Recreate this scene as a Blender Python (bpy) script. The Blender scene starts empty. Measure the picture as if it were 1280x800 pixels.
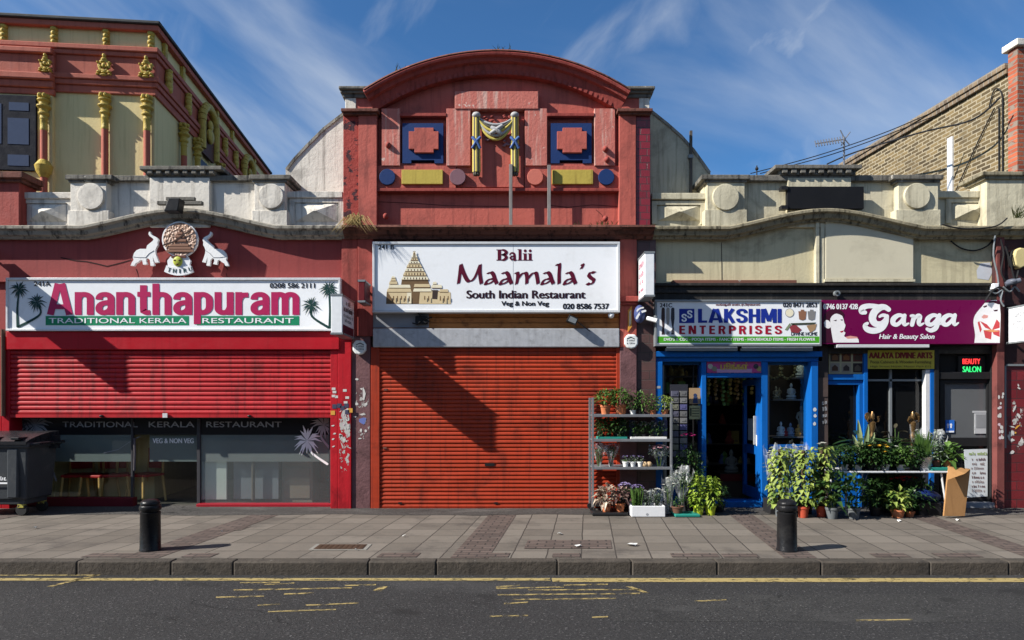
import bpy, math, random
from mathutils import Vector, Matrix
random.seed(11)
R = math.radians
sc = bpy.context.scene
col = sc.collection

# ---------------------------------------------------------------- camera, sky, sun, exposure
cam = bpy.data.objects.new('camera', bpy.data.cameras.new('camera'))
col.objects.link(cam)
cam.location = (0, -11, 1.7)
cam.rotation_euler = (R(90), 0, 0)
cam.data.sensor_width = 36
cam.data.lens = 36 * 847 / 1280
cam.data.shift_y = 105 / 1280
cam.data.clip_end = 2000
sc.camera = cam

SUN = Vector((2.65, 1.0, -2.10)).normalized()      # direction the light travels
elev = math.asin(-SUN.z)
azim = math.atan2(-SUN.x, -SUN.y)
world = bpy.data.worlds.new('World')
sc.world = world
world.use_nodes = True
wn = world.node_tree
wl = wn.links
bg = wn.nodes['Background']
sky = wn.nodes.new('ShaderNodeTexSky')
sky.sky_type = 'NISHITA'
sky.sun_disc = False
sky.sun_elevation = elev
sky.sun_rotation = azim
sky.altitude = 50
sky.air_density = 1.0
sky.dust_density = 0.3
sky.ozone_density = 3.0
wtc = wn.nodes.new('ShaderNodeTexCoord')


def wcloud(rot, scale, nscale, lo, hi, dist, loc=(0, 0, 0)):
    mp = wn.nodes.new('ShaderNodeMapping')
    mp.vector_type = 'TEXTURE'
    mp.inputs['Rotation'].default_value = rot
    mp.inputs['Scale'].default_value = scale
    mp.inputs['Location'].default_value = loc
    nz = wn.nodes.new('ShaderNodeTexNoise')
    nz.inputs['Scale'].default_value = nscale
    nz.inputs['Detail'].default_value = 8
    nz.inputs['Roughness'].default_value = .52
    nz.inputs['Distortion'].default_value = dist
    rp = wn.nodes.new('ShaderNodeMapRange')
    rp.interpolation_type = 'SMOOTHSTEP'
    rp.inputs[1].default_value = lo
    rp.inputs[2].default_value = hi
    wl.new(wtc.outputs['Generated'], mp.inputs[0])
    wl.new(mp.outputs[0], nz.inputs['Vector'])
    wl.new(nz.outputs[0], rp.inputs[0])
    return rp.outputs[0]


c1 = wcloud((0, R(30), 0), (2.3, 1, .62), 2.0, .38, .80, .9, (.2, 2.2, 5))
c2 = wcloud((0, R(-50), 0), (1.6, 1, .6), 3.4, .52, .92, 1.1, (6, 3, 4))
cmx = wn.nodes.new('ShaderNodeMath')
cmx.operation = 'MAXIMUM'
wl.new(c1, cmx.inputs[0])
wl.new(c2, cmx.inputs[1])
cml = wn.nodes.new('ShaderNodeMath')
cml.operation = 'MULTIPLY'
cml.inputs[1].default_value = .8
wl.new(cmx.outputs[0], cml.inputs[0])
mixc = wn.nodes.new('ShaderNodeMix')
mixc.data_type = 'RGBA'
wl.new(cml.outputs[0], mixc.inputs[0])
tint = wn.nodes.new('ShaderNodeMix')
tint.data_type = 'RGBA'
tint.blend_type = 'MULTIPLY'
tint.inputs[0].default_value = 1
tint.inputs[7].default_value = (.64, 1.10, 1.46, 1)
wl.new(sky.outputs[0], tint.inputs[6])
wl.new(tint.outputs[2], mixc.inputs[6])
mixc.inputs[7].default_value = (8.6, 9.2, 9.8, 1)
wl.new(mixc.outputs[2], bg.inputs[0])
bg.inputs[1].default_value = .05

sl = bpy.data.lights.new('sun', 'SUN')
sl.energy = 5
sl.angle = R(.5)
sl.color = (1, .95, .87)
sun = bpy.data.objects.new('sun', sl)
col.objects.link(sun)
sun.rotation_euler = SUN.to_track_quat('-Z', 'Y').to_euler()
sun.location = (-20, -10, 20)

sc.view_settings.view_transform = 'Standard'
sc.view_settings.look = 'None'
sc.view_settings.gamma = 1
sc.view_settings.use_curve_mapping = False
sc.view_settings.exposure = .88

# ---------------------------------------------------------------- measuring: a pixel of the photograph at a known depth
F, D, H, HY, CX = 847., 11., 1.7, 505., 640.


def X(px, Y=0.):
    return (px - CX) * (D + Y) / F


def Z(py, Y=0.):
    return H - (py - HY) * (D + Y) / F


def S(n, Y=0.):
    return n * (D + Y) / F


# ---------------------------------------------------------------- mesh builder
class MB:
    def __init__(self):
        self.v, self.f, self.m, self.mi = [], [], [], 0

    def face(self, idx):
        self.f.append(idx)
        self.m.append(self.mi)

    def quadv(self, *pts):
        b = len(self.v)
        self.v += [tuple(p) for p in pts]
        self.face(tuple(range(b, b + len(pts))))

    def box(self, x0, x1, y0, y1, z0, z1):
        if x0 > x1: x0, x1 = x1, x0
        if y0 > y1: y0, y1 = y1, y0
        if z0 > z1: z0, z1 = z1, z0
        b = len(self.v)
        self.v += [(x0, y0, z0), (x1, y0, z0), (x1, y1, z0), (x0, y1, z0), (x0, y0, z1), (x1, y0, z1), (x1, y1, z1), (x0, y1, z1)]
        for q in ((0, 1, 5, 4), (1, 2, 6, 5), (2, 3, 7, 6), (3, 0, 4, 7), (4, 5, 6, 7), (3, 2, 1, 0)):
            self.face(tuple(b + i for i in q))
        return self

    def pb(self, x0, y0, x1, y1, Y, d):
        return self.box(X(x0, Y), X(x1, Y), Y, Y + d, Z(y1, Y), Z(y0, Y))

    def prism(self, pts, y0, y1):
        n, b = len(pts), len(self.v)
        self.v += [(x, y0, z) for x, z in pts] + [(x, y1, z) for x, z in pts]
        self.face(tuple(range(b, b + n)))
        self.face(tuple(range(b + 2 * n - 1, b + n - 1, -1)))
        for i in range(n):
            j = (i + 1) % n
            self.face((b + i, b + n + i, b + n + j, b + j))
        return self

    def pp(self, pts, Y, d):
        return self.prism([(X(a, Y), Z(b, Y)) for a, b in pts], Y, Y + d)

    def flat(self, pts, Y):
        self.quadv(*[(X(a, Y), Y, Z(b, Y)) for a, b in pts])
        return self

    def disc(self, px, py, r, Y, d, n=36):
        self.prism([(X(px, Y) + S(r, Y) * math.cos(t), Z(py, Y) + S(r, Y) * math.sin(t)) for t in (2 * math.pi * i / n for i in range(n))], Y, Y + d)
        return self

    def pyramid(self, x0, y0, x1, y1, Y, h):
        a, b, c, e = X(x0, Y), X(x1, Y), Z(y1, Y), Z(y0, Y)
        w = (b - a) * .28
        m = (c + e) / 2
        i = len(self.v)
        self.v += [(a, Y, c), (b, Y, c), (b, Y, e), (a, Y, e), ((a + b) / 2 - w * .1, Y - h, m), ((a + b) / 2 + w * .1, Y - h, m)]
        for q in ((0, 1, 5, 4), (1, 2, 5), (2, 3, 4, 5), (3, 0, 4)):
            self.face(tuple(i + k for k in q))
        return self

    def sweep(self, path, prof, closed=False):
        n, k, b = len(path), len(prof), len(self.v)
        for i, (x, z) in enumerate(path):
            p = path[max(i - 1, 0)]
            q = path[min(i + 1, n - 1)]
            dx, dz = q[0] - p[0], q[1] - p[1]
            l = math.hypot(dx, dz) or 1
            nx, nz = -dz / l, dx / l
            self.v += [(x + nx * o, y, z + nz * o) for o, y in prof]
        for i in range(n - 1):
            for j in range(k):
                j2 = (j + 1) % k
                self.face((b + i * k + j, b + i * k + j2, b + (i + 1) * k + j2, b + (i + 1) * k + j))
        self.face(tuple(b + j for j in range(k - 1, -1, -1)))
        self.face(tuple(b + (n - 1) * k + j for j in range(k)))
        return self

    def tube(self, pts, r, n=8, cap=True):
        pts = [Vector(p) for p in pts]
        rs = r if isinstance(r, (list, tuple)) else [r] * len(pts)
        b = len(self.v)
        for i, p in enumerate(pts):
            t = (pts[min(i + 1, len(pts) - 1)] - pts[max(i - 1, 0)])
            t = t.normalized() if t.length > 1e-9 else Vector((0, 0, 1))
            up = Vector((0, 0, 1)) if abs(t.z) < .9 else Vector((1, 0, 0))
            u = t.cross(up).normalized()
            w = t.cross(u)
            for j in range(n):
                a = 2 * math.pi * j / n
                self.v.append(tuple(p + (u * math.cos(a) + w * math.sin(a)) * rs[i]))
        for i in range(len(pts) - 1):
            for j in range(n):
                j2 = (j + 1) % n
                self.face((b + i * n + j, b + i * n + j2, b + (i + 1) * n + j2, b + (i + 1) * n + j))
        if cap:
            self.face(tuple(b + j for j in range(n - 1, -1, -1)))
            self.face(tuple(b + (len(pts) - 1) * n + j for j in range(n)))
        return self

    def lathe(self, prof, c, n=20, sx=1, sy=1):
        b = len(self.v)
        for r, z in prof:
            for j in range(n):
                a = 2 * math.pi * j / n
                self.v.append((c[0] + r * sx * math.cos(a), c[1] + r * sy * math.sin(a), c[2] + z))
        for i in range(len(prof) - 1):
            for j in range(n):
                j2 = (j + 1) % n
                self.face((b + i * n + j, b + i * n + j2, b + (i + 1) * n + j2, b + (i + 1) * n + j))
        self.face(tuple(b + j for j in range(n - 1, -1, -1)))
        self.face(tuple(b + (len(prof) - 1) * n + j for j in range(n)))
        return self

    def ball(self, c, r, nu=14, nv=9):
        rx, ry, rz = (r, r, r) if not isinstance(r, tuple) else r
        pr = [(math.sin(math.pi * i / nv) * 1 + 1e-4, -math.cos(math.pi * i / nv)) for i in range(nv + 1)]
        b = len(self.v)
        for q, z in pr:
            for j in range(nu):
                a = 2 * math.pi * j / nu
                self.v.append((c[0] + rx * q * math.cos(a), c[1] + ry * q * math.sin(a), c[2] + rz * z))
        for i in range(nv):
            for j in range(nu):
                j2 = (j + 1) % nu
                self.face((b + i * nu + j, b + i * nu + j2, b + (i + 1) * nu + j2, b + (i + 1) * nu + j))
        return self

    # a painted ribbon in the XZ plane: pts (x, z); elliptical nib wx, wz
    def stroke(self, pts, wx, wz, Y):
        n, b = len(pts), len(self.v)
        for i, (x, z) in enumerate(pts):
            def nrm(p, q):
                dx, dz = q[0] - p[0], q[1] - p[1]
                l = math.hypot(dx, dz) or 1
                return -dz / l, dx / l
            n1 = nrm(pts[max(i - 1, 0)], pts[max(i, 1)]) if i else nrm(pts[0], pts[1])
            n2 = nrm(pts[i], pts[i + 1]) if i < n - 1 else n1
            mx, mz = n1[0] + n2[0], n1[1] + n2[1]
            l = math.hypot(mx, mz) or 1
            mx, mz = mx / l, mz / l
            k = min(1 / max(mx * n1[0] + mz * n1[1], .55), 1.6)
            self.v += [(x + mx * k * wx / 2, Y, z + mz * k * wz / 2), (x - mx * k * wx / 2, Y, z - mz * k * wz / 2)]
        for i in range(n - 1):
            self.face((b + 2 * i, b + 2 * i + 1, b + 2 * i + 3, b + 2 * i + 2))

    def nib(self, pts, hx, hz, Y):
        b = len(self.v)
        for x, z in pts:
            self.v += [(x - hx, Y, z - hz), (x + hx, Y, z + hz)]
        for i in range(len(pts) - 1):
            self.face((b + 2 * i, b + 2 * i + 1, b + 2 * i + 3, b + 2 * i + 2))

    def brush(self, pts, Y):                      # pts (x, z, radius), round ends
        b = len(self.v)
        n = len(pts)
        for i, (x, z, r) in enumerate(pts):
            p, q = pts[max(i - 1, 0)], pts[min(i + 1, n - 1)]
            dx, dz = q[0] - p[0], q[1] - p[1]
            l = math.hypot(dx, dz) or 1
            self.v += [(x - dz / l * r, Y, z + dx / l * r), (x + dz / l * r, Y, z - dx / l * r)]
        for i in range(n - 1):
            self.face((b + 2 * i, b + 2 * i + 1, b + 2 * i + 3, b + 2 * i + 2))
        for e, yy in ((0, Y - .0006), (-1, Y - .0009)):
            x, z, r = pts[e]
            self.quadv(*[(x + r * math.cos(t), yy, z + r * math.sin(t)) for t in (2 * math.pi * i / 16 for i in range(16))])

    def build(self, name, mat, parent=None, bevel=0, smooth=0):
        me = bpy.data.meshes.new(name)
        me.from_pydata(self.v, [], self.f)
        mats = mat if isinstance(mat, (list, tuple)) else [mat]
        for m in mats:
            me.materials.append(m)
        if len(mats) > 1:
            for p, i in zip(me.polygons, self.m):
                p.material_index = i
        if smooth:
            for p in me.polygons:
                p.use_smooth = True
            me.set_sharp_from_angle(angle=R(smooth))
        o = bpy.data.objects.new(name, me)
        col.objects.link(o)
        if parent is not None:
            o.parent = parent
            if parent.type == 'EMPTY' and not parent.get('_local'):
                o.matrix_parent_inverse = Matrix.Translation(-parent.location)
        if bevel:
            bm = o.modifiers.new('bevel', 'BEVEL')
            bm.width = bevel
            bm.segments = 2
            bm.limit_method = 'ANGLE'
            bm.angle_limit = R(40)
        return o


def smoothpts(pts, k=6):
    out = []
    n = len(pts)
    for i in range(n - 1):
        p0, p1, p2, p3 = pts[max(i - 1, 0)], pts[i], pts[i + 1], pts[min(i + 2, n - 1)]
        for s in range(k):
            t = s / k
            out.append(tuple(.5 * (2 * b + (c - a) * t + (2 * a - 5 * b + 4 * c - d) * t * t + (3 * b - a - 3 * c + d) * t ** 3) for a, b, c, d in zip(p0, p1, p2, p3)))
    out.append(tuple(pts[-1]))
    return out


def tag(o, label, cat, group=None):
    o['label'] = label
    o['category'] = cat
    if group:
        o['group'] = group
    return o


def thing(name, label, cat, loc=(0, 0, 0), group=None, local=False, rotz=0):
    o = bpy.data.objects.new(name, None)
    o.empty_display_size = .1
    col.objects.link(o)
    o.location = loc
    o.rotation_euler = (0, 0, rotz)
    if local:
        o['_local'] = 1
    return tag(o, label, cat, group)


def structure(o, kind='structure'):
    o['kind'] = kind
    return o


def copy_thing(root, loc, label=None, rotz=None, scale=None):
    c = root.copy()
    col.objects.link(c)
    c.location = loc
    if rotz is not None:
        c.rotation_euler = (0, 0, rotz)
    if scale is not None:
        c.scale = (scale,) * 3
    if label:
        c['label'] = label
    for ch in list(root.children):
        k = ch.copy()
        col.objects.link(k)
        k.parent = c
        for g in list(ch.children):
            q = g.copy()
            col.objects.link(q)
            q.parent = k
    return c


# ---------------------------------------------------------------- procedural materials
def nodemat(name):
    m = bpy.data.materials.new(name)
    m.use_nodes = True
    return m, m.node_tree, m.node_tree.nodes['Principled BSDF']


def ramp(nt, src, lo, hi, smooth=True):
    r = nt.nodes.new('ShaderNodeMapRange')
    r.interpolation_type = 'SMOOTHSTEP' if smooth else 'LINEAR'
    r.inputs[1].default_value = lo
    r.inputs[2].default_value = hi
    nt.links.new(src, r.inputs[0])
    return r.outputs[0]


def noise(nt, scale, detail=5, rough=.55, stretch=None, dist=0, off=0, src=None):
    mp = nt.nodes.new('ShaderNodeMapping')
    mp.inputs['Scale'].default_value = stretch or (1, 1, 1)
    mp.inputs['Location'].default_value = (off, off * .7, off * 1.3)
    if src is None:
        src = nt.nodes.new('ShaderNodeTexCoord').outputs['Object']
    nt.links.new(src, mp.inputs[0])
    n = nt.nodes.new('ShaderNodeTexNoise')
    n.inputs['Scale'].default_value = scale
    n.inputs['Detail'].default_value = detail
    n.inputs['Roughness'].default_value = rough
    n.inputs['Distortion'].default_value = dist
    nt.links.new(mp.outputs[0], n.inputs['Vector'])
    return n.outputs[0]


def mix(nt, fac, a, b, mode='MIX'):
    m = nt.nodes.new('ShaderNodeMix')
    m.data_type = 'RGBA'
    m.blend_type = mode
    for s, v in ((0, fac), (6, a), (7, b)):
        if isinstance(v, (int, float)):
            m.inputs[s].default_value = v
        elif isinstance(v, (tuple, list)):
            m.inputs[s].default_value = (*v[:3], 1)
        else:
            nt.links.new(v, m.inputs[s])
    return m.outputs[2]


def mul(nt, a, b, op='MULTIPLY'):
    m = nt.nodes.new('ShaderNodeMath')
    m.operation = op
    for i, v in enumerate((a, b)):
        if isinstance(v, (int, float)):
            m.inputs[i].default_value = v
        else:
            nt.links.new(v, m.inputs[i])
    return m.outputs[0]


def bumpnode(nt, bs, h, strength, dist=.02):
    b = nt.nodes.new('ShaderNodeBump')
    b.inputs['Strength'].default_value = strength
    b.inputs['Distance'].default_value = dist
    nt.links.new(h, b.inputs['Height'])
    nt.links.new(b.outputs[0], bs.inputs['Normal'])


_seed = [0]


def paint(name, c, rough=.6, var=.18, vs=2.5, streak=None, stretch=None, chips=None, dirt=None, bump=.15, bs=35, metal=0, spec=.18):
    """painted or weathered surface: tone variation, vertical runs, flaked chips, blotches of dirt"""
    m, nt, b = nodemat(name)
    _seed[0] += 3.7
    o = _seed[0]
    out = mix(nt, noise(nt, vs, 6, .6, stretch, off=o), tuple(x * (1 - var) for x in c), tuple(min(1, x * (1 + var)) for x in c))
    if dirt:
        out = mix(nt, mul(nt, ramp(nt, noise(nt, dirt[2], 9, .68, off=o + 5, dist=.4), .50, .72), dirt[1]), out, dirt[0])
    if streak:
        out = mix(nt, mul(nt, ramp(nt, noise(nt, 1, 8, .65, (13, 13, .8), off=o + 9), .48, .68), streak[1]), out, streak[0])
    if chips:
        out = mix(nt, ramp(nt, noise(nt, chips[1], 8, .65, off=o + 2), chips[2], chips[2] + .03), out, chips[0])
    nt.links.new(out, b.inputs['Base Color'])
    rn = ramp(nt, noise(nt, 9, 4, off=o + 7), .2, .9, False)
    mr = nt.nodes.new('ShaderNodeMapRange')
    mr.inputs[3].default_value = max(.05, rough - .12)
    mr.inputs[4].default_value = min(1, rough + .12)
    nt.links.new(rn, mr.inputs[0])
    nt.links.new(mr.outputs[0], b.inputs['Roughness'])
    b.inputs['Metallic'].default_value = metal
    b.inputs['Specular IOR Level'].default_value = spec
    if bump:
        bumpnode(nt, b, noise(nt, bs, 8, .65, off=o), bump)
    return m


def brickmat(name, c1, c2, mortar, bw, bh, axes='xz', msize=.008, rough=.85, shear=0, bump=.5, var=.35, offset=.5, dirtc=(.03, .028, .025), dirt=.5, bias=0, gloss=None, stain=None):
    m, nt, b = nodemat(name)
    _seed[0] += 3.1
    tc = nt.nodes.new('ShaderNodeTexCoord')
    sp = nt.nodes.new('ShaderNodeSeparateXYZ')
    nt.links.new(tc.outputs['Object'], sp.inputs[0])
    cb = nt.nodes.new('ShaderNodeCombineXYZ')
    ax = {'x': sp.outputs[0], 'y': sp.outputs[1], 'z': sp.outputs[2]}
    u = ax[axes[0]]
    if shear:
        u = mul(nt, u, mul(nt, ax[axes[1]], -shear), 'ADD')
    nt.links.new(u, cb.inputs[0])
    nt.links.new(ax[axes[1]], cb.inputs[1])
    # slight wobble of the joints
    wob = noise(nt, 3, 3, off=_seed[0])
    vm = nt.nodes.new('ShaderNodeVectorMath')
    vm.operation = 'SCALE'
    vm.inputs['Scale'].default_value = .02
    nn = nt.nodes.new('ShaderNodeTexNoise')
    nn.inputs['Scale'].default_value = 4
    nt.links.new(tc.outputs['Object'], nn.inputs['Vector'])
    nt.links.new(nn.outputs['Color'], vm.inputs[0])
    va = nt.nodes.new('ShaderNodeVectorMath')
    nt.links.new(cb.outputs[0], va.inputs[0])
    nt.links.new(vm.outputs[0], va.inputs[1])
    br = nt.nodes.new('ShaderNodeTexBrick')
    nt.links.new(va.outputs[0], br.inputs['Vector'])
    br.offset = offset
    br.inputs['Scale'].default_value = 1
    br.inputs['Color1'].default_value = (*c1, 1)
    br.inputs['Color2'].default_value = (*c2, 1)
    br.inputs['Mortar'].default_value = (*mortar, 1)
    br.inputs['Mortar Size'].default_value = msize
    br.inputs['Mortar Smooth'].default_value = .15
    br.inputs['Bias'].default_value = bias
    br.inputs['Brick Width'].default_value = bw
    br.inputs['Row Height'].default_value = bh
    n1 = noise(nt, 7, 8, .65, off=_seed[0])
    out = mix(nt, ramp(nt, n1, .3, .75, False), br.outputs[0], mix(nt, var, br.outputs[0], (1.6, 1.5, 1.4), 'MULTIPLY'))
    out = mix(nt, mul(nt, ramp(nt, noise(nt, 1.3, 9, .7, off=_seed[0] + 4), .48, .75), dirt), out, dirtc)
    if stain:
        out = mix(nt, mul(nt, ramp(nt, noise(nt, stain[2], 4, .6, off=_seed[0] + 8), stain[3], stain[3] + .03), stain[1]), out, stain[0])
    nt.links.new(out, b.inputs['Base Color'])
    b.inputs['Roughness'].default_value = rough
    b.inputs['Specular IOR Level'].default_value = gloss or .25
    hh = mul(nt, mul(nt, br.outputs['Fac'], -.7), mul(nt, noise(nt, 40, 6, .7, off=2), .35), 'ADD')
    bumpnode(nt, b, hh, bump, .02)
    return m


def plain(name, c, rough=.5, metal=0, spec=.25, emit=None, es=1):
    m, nt, b = nodemat(name)
    _seed[0] += 2.3
    out = mix(nt, noise(nt, 14, 4, off=_seed[0]), tuple(x * .88 for x in c), tuple(min(1, x * 1.1) for x in c))
    nt.links.new(out, b.inputs['Base Color'])
    b.inputs['Roughness'].default_value = rough
    b.inputs['Metallic'].default_value = metal
    b.inputs['Specular IOR Level'].default_value = spec
    if emit:
        b.inputs['Emission Color'].default_value = (*emit, 1)
        b.inputs['Emission Strength'].default_value = es
    return m


def glassmat(name, tintc=(.85, .9, .88), film=0, filmc=(.4, .45, .45)):
    """thin glass: a see-through sheet with a fresnel reflection, optionally a translucent film on it"""
    m, nt, b = nodemat(name)
    nt.nodes.remove(b)
    out = nt.nodes['Material Output']
    tr = nt.nodes.new('ShaderNodeBsdfTransparent')
    tr.inputs[0].default_value = (*tintc, 1)
    gl = nt.nodes.new('ShaderNodeBsdfGlossy')
    gl.inputs['Roughness'].default_value = .02
    fr = nt.nodes.new('ShaderNodeFresnel')
    gm = nt.nodes.new('ShaderNodeNewGeometry')      # a thin sheet reflects alike from both sides
    io = nt.nodes.new('ShaderNodeMapRange')
    io.inputs[3].default_value = 1.5
    io.inputs[4].default_value = 1 / 1.5
    nt.links.new(gm.outputs['Backfacing'], io.inputs[0])
    nt.links.new(io.outputs[0], fr.inputs[0])
    ms = nt.nodes.new('ShaderNodeMixShader')
    cur = tr.outputs[0]
    if film:
        df = nt.nodes.new('ShaderNodeBsdfDiffuse')
        n = noise(nt, 3, 6, .6, off=4)
        nt.links.new(mix(nt, n, tuple(x * .8 for x in filmc), filmc), df.inputs[0])
        m2 = nt.nodes.new('ShaderNodeMixShader')
        m2.inputs[0].default_value = film
        nt.links.new(cur, m2.inputs[1])
        nt.links.new(df.outputs[0], m2.inputs[2])
        cur = m2.outputs[0]
    nt.links.new(fr.outputs[0], ms.inputs[0])
    nt.links.new(cur, ms.inputs[1])
    nt.links.new(gl.outputs[0], ms.inputs[2])
    nt.links.new(ms.outputs[0], out.inputs[0])
    return m


def leafmat(name, dark, light, spot=None, amt=.5, rough=.45):
    m, nt, b = nodemat(name)
    gi = nt.nodes.new('ShaderNodeNewGeometry')
    out = mix(nt, gi.outputs['Random Per Island'], dark, light)
    if spot:
        out = mix(nt, ramp(nt, noise(nt, 45, 3, .5, off=3), 1 - amt - .05, 1 - amt + .05), out, spot)
    nt.links.new(out, b.inputs['Base Color'])
    b.inputs['Roughness'].default_value = rough
    b.inputs['Specular IOR Level'].default_value = .35
    tl = nt.nodes.new('ShaderNodeBsdfTranslucent')
    nt.links.new(out, tl.inputs[0])
    ms = nt.nodes.new('ShaderNodeMixShader')
    ms.inputs[0].default_value = .22
    nt.links.new(b.outputs[0], ms.inputs[1])
    nt.links.new(tl.outputs[0], ms.inputs[2])
    nt.links.new(ms.outputs[0], nt.nodes['Material Output'].inputs[0])
    return m


def cellophane(name, c=(.75, .78, .8), a=.45):
    m, nt, b = nodemat(name)
    tr = nt.nodes.new('ShaderNodeBsdfTransparent')
    b.inputs['Base Color'].default_value = (*c, 1)
    b.inputs['Roughness'].default_value = .18
    bumpnode(nt, b, noise(nt, 9, 3, .5, (1, 1, .4), off=1), .6, .04)
    ms = nt.nodes.new('ShaderNodeMixShader')
    nt.links.new(ramp(nt, noise(nt, 9, 3, .5, (1.5, 1.5, .35), off=6), .42, .75), ms.inputs[0])
    mm = mul(nt, ms.inputs[0].links[0].from_socket, a * 1.6)
    nt.links.new(mm, ms.inputs[0])
    nt.links.new(tr.outputs[0], ms.inputs[1])
    nt.links.new(b.outputs[0], ms.inputs[2])
    nt.links.new(ms.outputs[0], nt.nodes['Material Output'].inputs[0])
    return m


# ---------------------------------------------------------------- lettering
def text_on(s, O, U, V, mat, parent, bold=0, shear=0, name='lettering', spacing=1, depth=None, oneside=False):
    """the words s with their bounding box fitted from O along U (whole width) and V (whole height)"""
    cu = bpy.data.curves.new('t', 'FONT')
    cu.body = s
    cu.shear = shear
    cu.space_character = spacing
    cu.resolution_u = 5
    tmp = bpy.data.objects.new('t', cu)
    col.objects.link(tmp)
    bpy.context.view_layer.update()
    me = bpy.data.meshes.new_from_object(tmp.evaluated_get(bpy.context.evaluated_depsgraph_get()))
    vs = [(v.co.x, v.co.y) for v in me.vertices]
    fs = [tuple(p.vertices) for p in me.polygons]
    bpy.data.objects.remove(tmp)
    bpy.data.curves.remove(cu)
    bpy.data.meshes.remove(me)
    if not vs:
        return None
    x0, x1 = min(v[0] for v in vs), max(v[0] for v in vs)
    y0, y1 = min(v[1] for v in vs), max(v[1] for v in vs)
    U, V, O = Vector(U), Vector(V), Vector(O)
    N = U.cross(V).normalized()
    mb = MB()
    steps = [(0, 0)] if not bold else [(-bold, 0), (-bold * .33, bold * .3), (bold * .33, -bold * .3), (bold, 0)]
    uu, vv = U.normalized(), V.normalized()
    hgt = V.length
    for k, (dx, dz) in enumerate(steps):
        b = len(mb.v)
        for x, y in vs:
            p = O + U * ((x - x0) / max(x1 - x0, 1e-6)) + V * ((y - y0) / max(y1 - y0, 1e-6)) + uu * dx * hgt + vv * dz * hgt + N * (.0003 * k)
            mb.v.append(tuple(p))
        for f in fs:
            mb.face(tuple(b + i for i in f))
    return mb.build(name, mat, parent)


def text(s, x0, y0, x1, y1, Y, mat, parent, **k):
    return text_on(s, (X(x0, Y), Y, Z(y1, Y)), (X(x1, Y) - X(x0, Y), 0, 0), (0, 0, Z(y0, Y) - Z(y1, Y)), mat, parent, **k)


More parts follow.
